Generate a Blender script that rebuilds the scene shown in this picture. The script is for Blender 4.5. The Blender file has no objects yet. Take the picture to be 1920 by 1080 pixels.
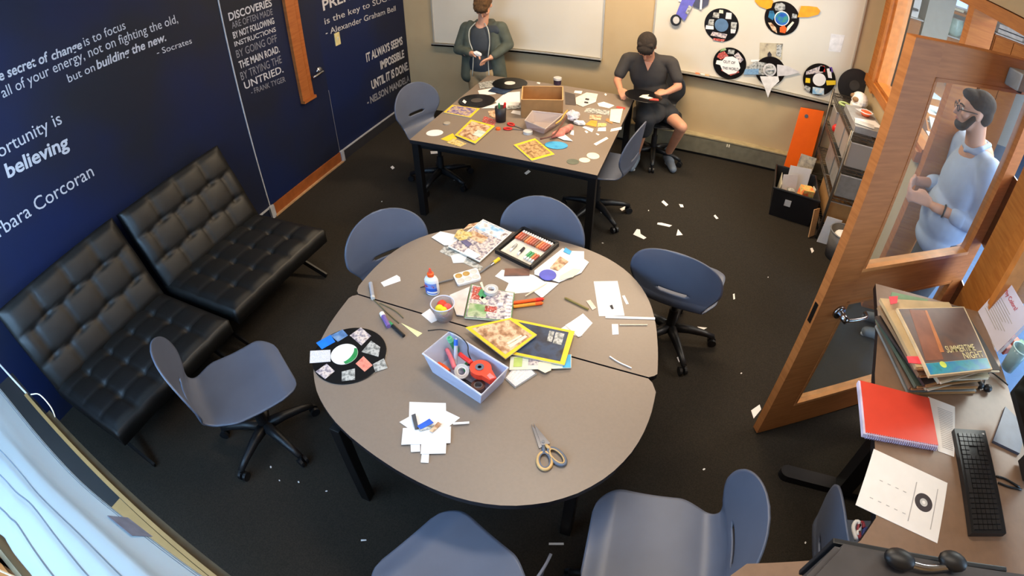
import bpy, bmesh, math, random
from mathutils import Vector, Matrix, Euler
random.seed(7)
PI = math.pi
SC = bpy.context.scene
COL = SC.collection

# ---------------------------------------------------------------- camera, world, lights, exposure
cd = bpy.data.cameras.new('camera')
cam = bpy.data.objects.new('camera', cd)
COL.objects.link(cam)
SC.camera = cam
cam.matrix_world = Matrix(((0.932479, -0.227396, 0.280667, 3.271451), (0.361052, 0.610716, -0.704746, -0.194907), (-0.011151, 0.758496, 0.651582, 2.362072), (0.000000, 0.000000, 0.000000, 1.000000)))
cd.type = 'PANO'
cd.panorama_type = 'FISHEYE_LENS_POLYNOMIAL'
cd.sensor_fit = 'HORIZONTAL'
cd.sensor_width = 36.0
cd.fisheye_fov = math.radians(170)
(cd.fisheye_polynomial_k0, cd.fisheye_polynomial_k1, cd.fisheye_polynomial_k2,
 cd.fisheye_polynomial_k3, cd.fisheye_polynomial_k4) = (0.0, -0.05220848401, -5.086792957e-06, 4.965111335e-06, -4.264641569e-08)
cd.clip_start = 0.02
SC.view_settings.view_transform = 'Standard'
SC.view_settings.look = 'None'
SC.view_settings.gamma = 1.0
SC.view_settings.exposure = 0.85
SC.view_settings.use_curve_mapping = False
SC.cycles.use_denoising = True
SC.cycles.max_bounces = 8
SC.cycles.sample_clamp_indirect = 4.0

W = bpy.data.worlds.new('daylight')
SC.world = W
W.use_nodes = True
W.node_tree.nodes['Background'].inputs[0].default_value = (0.55, 0.78, 1.0, 1)
W.node_tree.nodes['Background'].inputs[1].default_value = 3.0

def area(name, loc, rot, sx, sy, power, color):
    d = bpy.data.lights.new(name, 'AREA'); d.shape = 'RECTANGLE'; d.size = sx; d.size_y = sy
    d.energy = power; d.color = color
    o = bpy.data.objects.new(name, d); o.location = loc; o.rotation_euler = rot; COL.objects.link(o)
    return o
WARM = (1.0, 0.775, 0.52)
area('ceiling_lamp_far', (2.9, 3.9, 2.68), (0, 0, 0), 1.2, 0.3, 42, WARM)
area('ceiling_lamp_side', (1.1, 3.6, 2.68), (0, 0, 0), 1.2, 0.3, 11, WARM)
area('ceiling_lamp_middle', (2.9, 1.5, 2.68), (0, 0, 0), 1.2, 0.3, 17, (1.0, 0.84, 0.66))
area('ceiling_fill_near', (3.7, 0.25, 2.68), (0, 0, 0), 1.2, 0.3, 6, (1.0, 0.86, 0.70))  # added fill, no known fixture: brightens the open door leaf and desk side
area('window_daylight', (1.42, -0.53, 1.57), (math.radians(78), 0, 0), 2.4, 1.4, 36, (0.34, 0.60, 1.0))
area('hall_lamp', (6.2, 3.6, 2.66), (0, 0, 0), 1.5, 2.5, 140, (1.0, 0.90, 0.78))
area('hall_window_daylight', (7.4, 0.4, 1.6), (math.radians(90), 0, math.radians(20)), 1.6, 1.8, 90, (0.58, 0.77, 1.0))

# ---------------------------------------------------------------- materials
def lin(c):
    c = c / 255.0
    return c / 12.92 if c <= 0.04045 else ((c + 0.055) / 1.055) ** 2.4
def L3(rgb): return (lin(rgb[0]), lin(rgb[1]), lin(rgb[2]), 1)
MATS = {}
def mat(name, rgb, rough=0.6, metal=0.0, var=0.12, scale=18.0, bump=0.0, trans=0.0, alpha=1.0, spec=0.5, rgb2=None, stretch=(1, 1, 1)):
    if name in MATS: return MATS[name]
    m = bpy.data.materials.new(name); m.use_nodes = True
    nt = m.node_tree; b = nt.nodes['Principled BSDF']
    tc = nt.nodes.new('ShaderNodeTexCoord'); mp = nt.nodes.new('ShaderNodeMapping')
    mp.inputs['Scale'].default_value = stretch
    nt.links.new(tc.outputs['Object'], mp.inputs['Vector'])
    nz = nt.nodes.new('ShaderNodeTexNoise'); nz.inputs['Scale'].default_value = scale; nz.inputs['Detail'].default_value = 4
    nt.links.new(mp.outputs['Vector'], nz.inputs['Vector'])
    rp = nt.nodes.new('ShaderNodeValToRGB')
    c = L3(rgb)
    if rgb2: c2 = L3(rgb2); c1 = c
    else:
        c1 = tuple(x * (1 - var) for x in c[:3]) + (1,); c2 = tuple(min(1, x * (1 + var)) for x in c[:3]) + (1,)
    rp.color_ramp.elements[0].color = c1; rp.color_ramp.elements[0].position = 0.35
    rp.color_ramp.elements[1].color = c2; rp.color_ramp.elements[1].position = 0.65
    nt.links.new(nz.outputs['Fac'], rp.inputs['Fac'])
    nt.links.new(rp.outputs['Color'], b.inputs['Base Color'])
    b.inputs['Roughness'].default_value = rough; b.inputs['Metallic'].default_value = metal
    b.inputs['Specular IOR Level'].default_value = spec
    b.inputs['Transmission Weight'].default_value = trans; b.inputs['Alpha'].default_value = alpha
    if bump:
        bp = nt.nodes.new('ShaderNodeBump'); bp.inputs['Strength'].default_value = bump; bp.inputs['Distance'].default_value = 0.004
        nt.links.new(nz.outputs['Fac'], bp.inputs['Height']); nt.links.new(bp.outputs['Normal'], b.inputs['Normal'])
    MATS[name] = m
    return m
def printed(name, cols, scale=30.0, rough=0.45):
    """flat printed picture: cells of a few inks"""
    if name in MATS: return MATS[name]
    m = bpy.data.materials.new(name); m.use_nodes = True
    nt = m.node_tree; b = nt.nodes['Principled BSDF']
    tc = nt.nodes.new('ShaderNodeTexCoord')
    nz = nt.nodes.new('ShaderNodeTexNoise'); nz.inputs['Scale'].default_value = scale; nz.inputs['Detail'].default_value = 3
    nt.links.new(tc.outputs['Object'], nz.inputs['Vector'])
    rp = nt.nodes.new('ShaderNodeValToRGB'); e = rp.color_ramp.elements
    n = len(cols)
    e[0].color = L3(cols[0]); e[0].position = 0.28
    e[1].color = L3(cols[-1]); e[1].position = 0.72
    for i in range(1, n - 1):
        k = e.new(0.28 + 0.44 * i / (n - 1)); k.color = L3(cols[i])
    nt.links.new(nz.outputs['Fac'], rp.inputs['Fac']); nt.links.new(rp.outputs['Color'], b.inputs['Base Color'])
    b.inputs['Roughness'].default_value = rough
    MATS[name] = m
    return m
def glassy(name, rgb, f=0.85, rough=0.03):
    """thin see-through sheet: mostly transparent with a clear reflection"""
    if name in MATS: return MATS[name]
    m = bpy.data.materials.new(name); m.use_nodes = True
    nt = m.node_tree; nt.nodes.clear()
    out = nt.nodes.new('ShaderNodeOutputMaterial'); mx = nt.nodes.new('ShaderNodeMixShader')
    tr = nt.nodes.new('ShaderNodeBsdfTransparent'); tr.inputs[0].default_value = L3(rgb)
    gl = nt.nodes.new('ShaderNodeBsdfPrincipled'); gl.inputs['Base Color'].default_value = L3(rgb); gl.inputs['Roughness'].default_value = rough
    mx.inputs[0].default_value = 1 - f
    nt.links.new(tr.outputs[0], mx.inputs[1]); nt.links.new(gl.outputs[0], mx.inputs[2]); nt.links.new(mx.outputs[0], out.inputs[0])
    MATS[name] = m
    return m
def wood(name, rgb, rgb2, stretch, scale=6): return mat(name, rgb, 0.52, spec=0.35, rgb2=rgb2, scale=scale, stretch=stretch)

M_black = mat('black_plastic', (22, 22, 24), 0.45)
M_blackmetal = mat('black_metal', (16, 15, 16), 0.4)
M_leather = mat('black_leather', (15, 14, 12), 0.48, scale=60, bump=0.15)
M_chrome = mat('chrome', (170, 170, 175), 0.22, 1.0, var=0.05)
M_chair = mat('blue_grey_plastic', (90, 97, 114), 0.42, var=0.05, scale=6)
M_lam = mat('grey_brown_laminate', (132, 117, 103), 0.42, var=0.025, scale=90)
M_edge = mat('dark_edge_band', (24, 20, 24), 0.5)
M_white = mat('white_paper', (238, 234, 230), 0.8, var=0.02)
M_cream = mat('cream_paper', (232, 222, 196), 0.8, var=0.03)
M_vinyl = mat('black_vinyl', (14, 13, 14), 0.25, var=0.1)
M_red = mat('red_plastic', (222, 40, 32), 0.4)
M_orange = mat('orange_plastic', (245, 92, 20), 0.45)
M_yellow = mat('yellow_card', (238, 200, 40), 0.5, var=0.04)
M_blue = mat('blue_plastic', (40, 96, 205), 0.4)
M_cyan = mat('cyan_card', (60, 165, 215), 0.5)
M_green = mat('green_plastic', (60, 150, 95), 0.45)
M_grey = mat('grey_plastic', (120, 120, 122), 0.5)
M_lgrey = mat('light_grey', (196, 194, 190), 0.5)
M_card = mat('brown_cardboard', (168, 124, 74), 0.75, var=0.06)
M_skin = mat('skin', (214, 158, 128), 0.55, var=0.06, scale=10)
M_ink = mat('dark_ink', (45, 42, 48), 0.7)
M_gold = wood('honey_oak', (164, 94, 34), (182, 112, 46), (1, 1, 14))
M_oak = wood('door_oak', (164, 100, 50), (180, 113, 59), (1, 1, 12))

# ---------------------------------------------------------------- object helpers
WL = {}
def wloc(o): return WL.get(o.name, Vector((0, 0, 0)))
def tag(o, label=None, cat=None, group=None, kind=None):
    if label: o['label'] = label
    if cat: o['category'] = cat
    if group: o['group'] = group
    if kind: o['kind'] = kind
    return o
def thing(name, label, cat, loc, group=None, kind=None):
    o = bpy.data.objects.new(name, None); COL.objects.link(o); o.location = loc; o.empty_display_size = 0.05
    WL[o.name] = Vector(loc)
    return tag(o, label, cat, group, kind)
def link(name, bm, m, parent=None, label=None, cat=None, group=None, kind=None, smooth=False):
    if isinstance(bm, bpy.types.Mesh): me = bm
    else:
        bmesh.ops.recalc_face_normals(bm, faces=bm.faces[:])
        me = bpy.data.meshes.new(name); bm.to_mesh(me); bm.free()
    vs = [v.co for v in me.vertices]
    if vs:
        o0 = Vector(((min(v.x for v in vs) + max(v.x for v in vs)) / 2, (min(v.y for v in vs) + max(v.y for v in vs)) / 2, min(v.z for v in vs)))
    else: o0 = Vector((0, 0, 0))
    me.transform(Matrix.Translation(-o0))
    for mm in (m if isinstance(m, (list, tuple)) else [m]): me.materials.append(mm)
    if smooth:
        for p in me.polygons: p.use_smooth = True
    o = bpy.data.objects.new(name, me); COL.objects.link(o)
    WL[o.name] = o0
    if parent is not None:
        o.parent = parent; o.location = o0 - wloc(parent)
    else: o.location = o0
    return tag(o, label, cat, group, kind)
def kids(o): return [c for c in o.children]
def copy_tree(o, parent=None):
    c = o.copy(); COL.objects.link(c); c.parent = parent
    for ch in kids(o): copy_tree(ch, c)
    return c
def B(): return bmesh.new()
def b_box(bm, c, s, rot=None, bev=0.0):
    r = bmesh.ops.create_cube(bm, size=1.0); vs = r['verts']
    M = Matrix.Translation(c) @ (Euler(rot).to_matrix().to_4x4() if rot else Matrix()) @ Matrix.Diagonal((*s, 1))
    bmesh.ops.transform(bm, matrix=M, verts=vs)
    if bev:
        es = list({e for v in vs for e in v.link_edges})
        bmesh.ops.bevel(bm, geom=es, offset=bev, segments=2, affect='EDGES', profile=0.6)
    return bm
def b_beam(bm, a, b, w, h):
    """rectangular bar from a to b"""
    a = Vector(a); b = Vector(b); d = b - a
    q = d.to_track_quat('X', 'Z').to_matrix().to_4x4()
    r = bmesh.ops.create_cube(bm, size=1.0)
    bmesh.ops.transform(bm, matrix=Matrix.Translation((a + b) / 2) @ q @ Matrix.Diagonal((d.length, w, h, 1)), verts=r['verts'])
    return bm
def b_cone(bm, a, ra, b, rb, n=16, caps=True):
    a = Vector(a); b = Vector(b); d = b - a
    q = d.to_track_quat('Z', 'Y').to_matrix().to_4x4()
    r = bmesh.ops.create_cone(bm, cap_ends=caps, cap_tris=False, segments=n, radius1=max(ra, 1e-4), radius2=max(rb, 1e-4), depth=d.length)
    bmesh.ops.transform(bm, matrix=Matrix.Translation((a + b) / 2) @ q, verts=r['verts'])
    return bm
def b_ball(bm, c, r, n=16, rot=None):
    if not isinstance(r, (tuple, list)): r = (r, r, r)
    q = bmesh.ops.create_uvsphere(bm, u_segments=n, v_segments=max(6, n // 2), radius=1.0)
    M = Matrix.Translation(c) @ (Euler(rot).to_matrix().to_4x4() if rot else Matrix()) @ Matrix.Diagonal((*r, 1))
    bmesh.ops.transform(bm, matrix=M, verts=q['verts'])
    return bm
def b_lathe(bm, c, prof, n=24):
    """profile [(r, z)] round a vertical axis"""
    rings = []
    for r, z in prof:
        rings.append([bm.verts.new((c[0] + max(r, 1e-4) * math.cos(2 * PI * i / n), c[1] + max(r, 1e-4) * math.sin(2 * PI * i / n), c[2] + z)) for i in range(n)])
    for a, b in zip(rings, rings[1:]):
        for i in range(n): bm.faces.new((a[i], a[(i + 1) % n], b[(i + 1) % n], b[i]))
    bm.faces.new(list(reversed(rings[0]))); bm.faces.new(rings[-1])
    return bm
def b_poly(bm, pts, th, mi=0, si=None):
    """flat polygon (3D points, roughly horizontal) thickened downwards from its top"""
    top = [bm.verts.new(p) for p in pts]; bot = [bm.verts.new((p[0], p[1], p[2] - th)) for p in pts]
    f = bm.faces.new(top); f.material_index = mi
    g = bm.faces.new(list(reversed(bot))); g.material_index = mi if si is None else si
    n = len(pts)
    for i in range(n):
        s = bm.faces.new((top[i], bot[i], bot[(i + 1) % n], top[(i + 1) % n])); s.material_index = mi if si is None else si
    return bm
def b_wallpoly(bm, pts, d):
    """flat polygon thickened along vector d"""
    a = [bm.verts.new(p) for p in pts]; b = [bm.verts.new((p[0] + d[0], p[1] + d[1], p[2] + d[2])) for p in pts]
    bm.faces.new(a); bm.faces.new(list(reversed(b))); n = len(pts)
    for i in range(n): bm.faces.new((a[i], b[i], b[(i + 1) % n], a[(i + 1) % n]))
    return bm
def b_tube(bm, pts, r, n=8, close=False):
    pts = [Vector(p) for p in pts]; rings = []; N = len(pts)
    for i, p in enumerate(pts):
        if close: d = pts[(i + 1) % N] - pts[i - 1]
        else: d = pts[min(i + 1, N - 1)] - pts[max(i - 1, 0)]
        q = d.to_track_quat('Z', 'Y')
        rr = r[i] if isinstance(r, (list, tuple)) else r
        rings.append([bm.verts.new(p + q @ Vector((rr * math.cos(2 * PI * k / n), rr * math.sin(2 * PI * k / n), 0))) for k in range(n)])
    prs = list(zip(rings, rings[1:])) + ([(rings[-1], rings[0])] if close else [])
    for a, b in prs:
        for k in range(n): bm.faces.new((a[k], a[(k + 1) % n], b[(k + 1) % n], b[k]))
    if not close: bm.faces.new(list(reversed(rings[0]))); bm.faces.new(rings[-1])
    return bm
def curve(pts, n=24):
    """smooth line through points"""
    P = [Vector(p) for p in pts]; P = [P[0] * 2 - P[1]] + P + [P[-1] * 2 - P[-2]]; out = []
    segs = len(P) - 3; per = max(2, n // segs)
    for i in range(segs):
        a, b, c, d = P[i:i + 4]
        for k in range(per + (1 if i == segs - 1 else 0)):
            t = k / per
            out.append(0.5 * ((2 * b) + (c - a) * t + (2 * a - 5 * b + 4 * c - d) * t * t + (3 * b - a - 3 * c + d) * t ** 3))
    return out
def blob(prims, voxel=0.008, smooth=4):
    """one continuous skin round tapered limbs ('c') and rounded masses ('e')"""
    bm = B()
    for p in prims:
        if p[0] == 'c':
            _, a, ra, b, rb = p
            b_ball(bm, a, ra, 16); b_ball(bm, b, rb, 16)
            if (Vector(a) - Vector(b)).length > 1e-3: b_cone(bm, a, ra, b, rb, 20)
        elif p[0] == 'e': b_ball(bm, p[1], p[2], 24, p[3] if len(p) > 3 else None)
        elif p[0] == 'b': b_box(bm, p[1], p[2], p[3] if len(p) > 3 else None)
    me = bpy.data.meshes.new('skin'); bm.to_mesh(me); bm.free()
    o = bpy.data.objects.new('skin', me); COL.objects.link(o)
    r = o.modifiers.new('r', 'REMESH'); r.mode = 'VOXEL'; r.voxel_size = voxel
    s = o.modifiers.new('s', 'SMOOTH'); s.factor = 0.5; s.iterations = smooth
    dg = bpy.context.evaluated_depsgraph_get()
    res = bpy.data.meshes.new_from_object(o.evaluated_get(dg))
    bpy.data.objects.remove(o); bpy.data.meshes.remove(me)
    return res
def text_mesh(s, bold=0.0, shear=0.0, extrude=0.002):
    c = bpy.data.curves.new('t', 'FONT'); c.body = s; c.size = 1.0; c.offset = bold; c.shear = shear; c.resolution_u = 3
    o = bpy.data.objects.new('t', c); COL.objects.link(o)
    dg = bpy.context.evaluated_depsgraph_get()
    me = bpy.data.meshes.new_from_object(o.evaluated_get(dg))
    bpy.data.objects.remove(o)
    return me
def letter(name, s, p0, p1, up, h, m, parent, bold=0.0, shear=0.0, cap=0.72, lift=(0, 0, 0), fit=None):
    """lettering laid from p0 to p1 (baseline), letter height h along up; fit: only part of the string spans p0..p1"""
    me = text_mesh(s, bold, shear)
    xs = [v.co.x for v in me.vertices]; x0, x1 = min(xs), max(xs)
    p0 = Vector(p0); d = Vector(p1) - p0; up = Vector(up).normalized() * h; lf = Vector(lift)
    if fit:                                     # p0..p1 spans the tail of the string
        m2 = text_mesh(fit, bold, shear); w = max(v.co.x for v in m2.vertices) - min(v.co.x for v in m2.vertices)
        bpy.data.meshes.remove(m2); full = d * ((x1 - x0) / w); p0 = p0 + d - full; d = full
    for v in me.vertices:
        u = (v.co.x - x0) / (x1 - x0)
        v.co = p0 + d * u + up * (v.co.y / cap) + lf
    me.materials.clear()
    return link(name, me, m, parent)
def ell(c, rx, ry, rot=0, n=24):
    return [(c[0] + rx * math.cos(t) * math.cos(rot) - ry * math.sin(t) * math.sin(rot), c[1] + rx * math.cos(t) * math.sin(rot) + ry * math.sin(t) * math.cos(rot), c[2]) for t in [2 * PI * i / n for i in range(n)]]
def rect(c, w, h, rot=0):
    ca, sa = math.cos(rot), math.sin(rot)
    return [(c[0] + u * w / 2 * ca - v * h / 2 * sa, c[1] + u * w / 2 * sa + v * h / 2 * ca, c[2]) for u, v in ((-1, -1), (1, -1), (1, 1), (-1, 1))]
def lift(pts, dz): return [(p[0], p[1], p[2] + dz) for p in pts]
def qmap(q, u, v):
    """point of the quad q at (u, v)"""
    a, b, c, d = [Vector(p) for p in q]
    return (a * (1 - u) + b * u) * (1 - v) + (d * (1 - u) + c * u) * v
def quad(q, u0, v0, u1, v1, dz=0.0):
    return [tuple(qmap(q, u, v) + Vector((0, 0, dz))) for u, v in ((u0, v0), (u1, v0), (u1, v1), (u0, v1))]

# ---------------------------------------------------------------- the room
T = 0.670        # table height
D = 1.086        # standing desk height
XR, YF, ZC = 4.70, 4.983, 2.72
M_carpet = mat('dark_carpet', (43, 38, 31), 0.95, var=0.25, scale=160, bump=0.5, spec=0.25)
M_mural = mat('navy_mural', (27, 30, 40), 0.55, rgb2=(15, 30, 72), scale=0.8, spec=0.3)
M_beige = mat('beige_paint', (188, 164, 126), 0.85, var=0.03, scale=4)
M_ceil = mat('ceiling_white', (225, 220, 210), 0.9, var=0.03)
M_hallfloor = mat('hall_carpet', (66, 98, 142), 0.9, var=0.08, scale=40)
M_hallwall = mat('hall_wall', (176, 170, 160), 0.85, var=0.03)
M_glass = glassy('door_glass', (238, 246, 250), 0.94)
M_board = mat('whiteboard_enamel', (214, 206, 190), 0.3, var=0.02, scale=3)
M_alu = mat('board_frame_metal', (188, 182, 168), 0.4, 0.4, var=0.04)
M_letter = mat('wall_lettering', (196, 194, 198), 0.7, var=0.04)
M_letter2 = mat('wall_lettering_dim', (134, 134, 142), 0.7, var=0.04)

def slab(name, lo, hi, m, parent=None, kind='structure', bev=0.0):
    bm = B(); b_box(bm, [(a + b) / 2 for a, b in zip(lo, hi)], [b - a for a, b in zip(lo, hi)], bev=bev)
    return link(name, bm, m, parent, kind=kind if parent is None else None)
def slabs(name, boxes, m, parent=None):
    bm = B()
    for lo, hi in boxes: b_box(bm, [(a + b) / 2 for a, b in zip(lo, hi)], [b - a for a, b in zip(lo, hi)])
    return link(name, bm, m, parent, kind='structure' if parent is None else None)
slab('floor', (-0.1, -0.7, -0.06), (XR + 0.14, YF + 0.1, 0), M_carpet)
slab('ceiling', (-0.1, -0.7, ZC), (9.2, 8.2, ZC + 0.06), M_ceil)
wall_left = slab('wall_left', (-0.1, -0.7, 0), (0, YF, ZC), M_mural)
slab('wall_far', (0, YF, 0), (XR + 0.14, YF + 0.1, ZC), M_beige)
# wall with the corridor door and the inside windows
slabs('wall_right', [((XR, 4.62, 0), (XR + 0.14, YF, ZC)), ((XR, 3.14, 0), (XR + 0.14, 4.62, 1.16)), ((XR, 2.17, 2.24), (XR + 0.14, 4.62, ZC)),
                     ((XR, -0.7, 2.24), (XR + 0.14, 2.17, ZC)), ((XR, -0.7, 0), (XR + 0.14, 1.83, 0.85))], M_beige)
# daylight wall behind the roman shade
slabs('wall_near', [((0, -0.68, 0), (XR, -0.56, 0.78)), ((0, -0.68, 2.36), (XR, -0.56, ZC)), ((2.75, -0.68, 0.78), (XR, -0.56, 2.36)), ((0, -0.68, 0.78), (0.1, -0.56, 2.36))], M_beige)
wn = thing('window_1', None, None, (1.42, -0.62, 0.78), kind='structure')
slabs('window_frame', [((0.1, -0.66, 0.78), (0.16, -0.58, 2.36)), ((2.69, -0.66, 0.78), (2.75, -0.58, 2.36)), ((1.38, -0.66, 0.78), (1.46, -0.58, 2.36)), ((0.1, -0.66, 2.3), (2.75, -0.58, 2.36)), ((0.1, -0.66, 0.78), (2.75, -0.58, 0.84))], M_oak, wn)
slab('pane', (0.16, -0.63, 0.84), (1.38, -0.622, 2.3), M_glass, wn); slab('pane', (1.46, -0.63, 0.84), (2.69, -0.622, 2.3), M_glass, wn)

# ------------ mural lettering on the left wall
# ------------ the left wall's papered door, its slit window, lever and kick plate
dr = thing('door_1', None, None, (0.004, 2.513 + 0.5, 0.11), kind='structure')
y0, y1 = 2.513, (0, 3.553, 0.4751)[1]
slab('leaf', (0.0, y0 + 0.012, 0.115), (0.003, y1 - 0.006, 2.25), M_mural, dr)
M_trimw = mat('pale_trim', (176, 178, 184), 0.5)
slab('edge_strip', (0.0, y0 - 0.004, 0.1), (0.006, y0 + 0.006, 2.3), M_trimw, dr)
slab('edge_strip', (0.0, y1 - 0.003, 0.1), (0.003, y1 + 0.001, 0.75), M_letter2, dr)
kp = slab('kick_plate', (0.0, y0 + 0.03, 0.012), (0.012, y1 - 0.01, 0.108), mat('kick_oak', (150, 82, 38), 0.45), dr)
slab('sill_strip', (0.0, y0 + 0.02, 0.0), (0.03, y1, 0.014), mat('sill_tan', (186, 146, 104), 0.5), dr)
slab('end_block', (0.0, y0 - 0.02, 0.0), (0.024, y0 + 0.03, 0.115), M_trimw, dr)
slab('end_block', (0.0, y1 - 0.01, 0.0), (0.024, y1 + 0.035, 0.115), M_trimw, dr)
sy0, sy1 = 3.16, 3.325
slabs('slit_frame', [((0, sy0, 0.80), (0.035, sy0 + 0.105, 2.1)), ((0, sy1 - 0.045, 0.80), (0.022, sy1, 2.1)), ((0, sy0, 0.775), (0.05, sy1, 0.80))], wood('slit_oak', (156, 86, 38), (172, 100, 48), (1, 1, 10)), dr)
slab('slit_pane', (0.0, sy0 + 0.105, 0.80), (0.006, sy1 - 0.045, 2.1), mat('slit_glass', (40, 34, 30), 0.1), dr)
h0 = Vector((-0, 3.462, 0.9716))
bm = B(); b_cone(bm, h0, 0.040, h0 + Vector((0.018, 0, 0)), 0.036, 20); b_cone(bm, h0 + Vector((0.018, 0, 0)), 0.013, h0 + Vector((0.055, 0, 0)), 0.012, 12)
b_tube(bm, curve([h0 + Vector((0.055, 0, 0)), h0 + Vector((0.062, -0.06, 0.0)), h0 + Vector((0.055, -0.14, -0.012))], 10), 0.014)
link('lever_handle', bm, M_chrome, dr, smooth=True)
def wl(s, p0, p1, top, bold=0.0, dim=False, shear=0.0, fit=None):
    h = (Vector(top) - Vector(p0)).length
    letter('lettering', s, p0, p1, (0, 0, 1), h, M_letter2 if dim else M_letter, dr if y0 < p0[1] < y1 else wall_left, bold, shear, lift=(0.0045 if y0 < p0[1] < y1 else 0.0015, 0, 0), fit=fit)
for a in [
    ('The secret of', (0, 0.8461, 1.966), (0, 1.169, 1.938), (0, 0.8681, 2.021), 0.02, False, 0.15, 'e secret of'),
    ('change', (0, 1.186, 1.933), (0, 1.397, 1.92), (0, 1.204, 1.984), 0.02, False, 0.15, None),
    ('is to focus', (0, 1.414, 1.923), (0, 1.724, 1.919), (0, 1.433, 1.98), 0, False, 0, None),
    ('all of your energy, not on fighting the old,', (0, 0.8288, 1.873), (0, 2.13, 1.822), (0, 0.8529, 1.931), 0, False, 0, None),
    ('but on', (0, 1.241, 1.768), (0, 1.435, 1.76), (0, 1.26, 1.817), 0, False, 0, None),
    ('building the new.', (0, 1.451, 1.76), (0, 2.001, 1.738), (0, 1.471, 1.814), 0.02, False, 0.15, None),
    ('- Socrates', (0, 1.901, 1.67), (0, 2.203, 1.646), (0, 1.922, 1.707), 0, False, 0, None),
    ('opportunity is', (0, 0.6779, 1.592), (0, 1.113, 1.57), (0, 0.713, 1.664), 0, False, 0, 'ortunity is'),
    ('believing', (0, 0.6709, 1.468), (0, 1.105, 1.419), (0, 0.7093, 1.543), 0.025, False, 0.12, None),
    ('Barbara Corcoran', (0, 0.4691, 1.212), (0, 1.181, 1.176), (0, 0.5127, 1.286), 0, False, 0, 'rbara Corcoran'),
    ('DISCOVERIES', (0, 2.577, 1.692), (0, 3.039, 1.681), (0, 2.585, 1.752), 0.02, False, 0, None),
    ('ARE OFTEN MADE', (-0, 2.589, 1.626), (0, 3.031, 1.61), (0, 2.598, 1.678), 0, True, 0, None),
    ('BY NOT FOLLOWING', (0, 2.581, 1.551), (-0, 3.031, 1.536), (0, 2.587, 1.602), 0.02, False, 0, None),
    ('INSTRUCTIONS', (0, 2.577, 1.489), (0, 3.032, 1.468), (0, 2.583, 1.528), 0.01, False, 0, None),
    ('BY GOING OFF', (0, 2.573, 1.399), (0, 3.026, 1.385), (0, 2.58, 1.461), 0, True, 0, None),
    ('THE MAIN ROAD.', (0, 2.576, 1.312), (0, 3.03, 1.292), (-0, 2.582, 1.371), 0.02, False, 0, None),
    ('BY TRYING THE', (0, 2.567, 1.22), (0, 3.031, 1.199), (0, 2.574, 1.287), 0, True, 0, None),
    ('UNTRIED.', (0, 2.58, 1.141), (0, 3.028, 1.117), (0, 2.588, 1.202), 0.01, False, 0, None),
    ('- FRANK TYGER', (0, 2.632, 1.075), (0, 3.031, 1.033), (0, 2.634, 1.122), 0, True, 0, None),
    ('PREPARATION', (0, 3.654, 1.48), (0, 4.871, 1.509), (-0, 3.66, 1.577), 0.02, False, 0, None),
    ('is the key to SUCCESS.', (0, 3.648, 1.352), (0, 5.005, 1.335), (0, 3.646, 1.413), 0, False, 0, None),
    ('- Alexander Graham Bell', (0, 3.639, 1.249), (0, 4.82, 1.202), (0, 3.645, 1.308), 0, False, 0, None),
    ('IT ALWAYS SEEMS', (0, 4.196, 0.8155), (0, 4.893, 0.8043), (0, 4.202, 0.9045), 0.03, False, 0, None),
    ('IMPOSSIBLE', (0, 4.424, 0.6597), (0, 4.899, 0.6495), (0, 4.422, 0.749), 0.03, False, 0, None),
    ('UNTIL IT IS DONE.', (0, 4.224, 0.5072), (0, 4.962, 0.4832), (0, 4.231, 0.6019), 0.03, False, 0, None),
    ('- NELSON MANDELA', (0, 4.108, 0.3736), (0, 4.959, 0.3412), (0, 4.117, 0.4501), 0.03, True, 0, None),
]: wl(*a)
s0 = Vector((0, 3.789, 1.175))
sw = thing('light_switch', 'cream light switch on the navy lettered wall beside its door', 'light switch', s0)
bm = B(); b_box(bm, s0 + Vector((0.004, 0, 0)), (0.008, 0.075, 0.12), bev=0.002); link('cover_plate', bm, mat('ivory_plastic', (222, 208, 150), 0.4), sw)
bm = B(); b_box(bm, s0 + Vector((0.011, 0, 0.005)), (0.012, 0.012, 0.026), rot=(0, 0.3, 0)); link('toggle', bm, M_cream, sw)
# baseboards
slabs('baseboard_left', [((0, y1 + 0.04, 0.0), (0.012, YF, 0.1))], mat('dark_base', (38, 38, 44), 0.6))
slab('trim_1', (0, y1 + 0.04, 0.1), (0.014, YF, 0.112), M_trimw)
slabs('trim_2', [((0, 2.22, 0.1), (0.014, y0 - 0.02, 0.112))], M_trimw)
hz = slabs('baseboard_far', [((0.9, YF - 0.085, 0.03), (4.62, YF, 0.2))], mat('heater_grey', (112, 108, 92), 0.5))
slab('heater_cap', (0.9, YF - 0.09, 0.2), (4.62, YF, 0.212), mat('heater_top', (168, 152, 116), 0.5), hz)
slab('heater_shadow_gap', (0.9, YF - 0.06, 0.0), (4.62, YF, 0.03), M_black, hz)  # solid black strip standing in for the shade under the heater
hb = Vector((3.532, 4.898, 0.1703))
bm = B(); b_box(bm, (hb.x - 0.008, YF - 0.087, hb.z), (0.012, 0.006, 0.03)); b_box(bm, (hb.x + 0.012, YF - 0.087, hb.z), (0.012, 0.006, 0.03)); link('outlet', bm, M_cream, hz)

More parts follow.
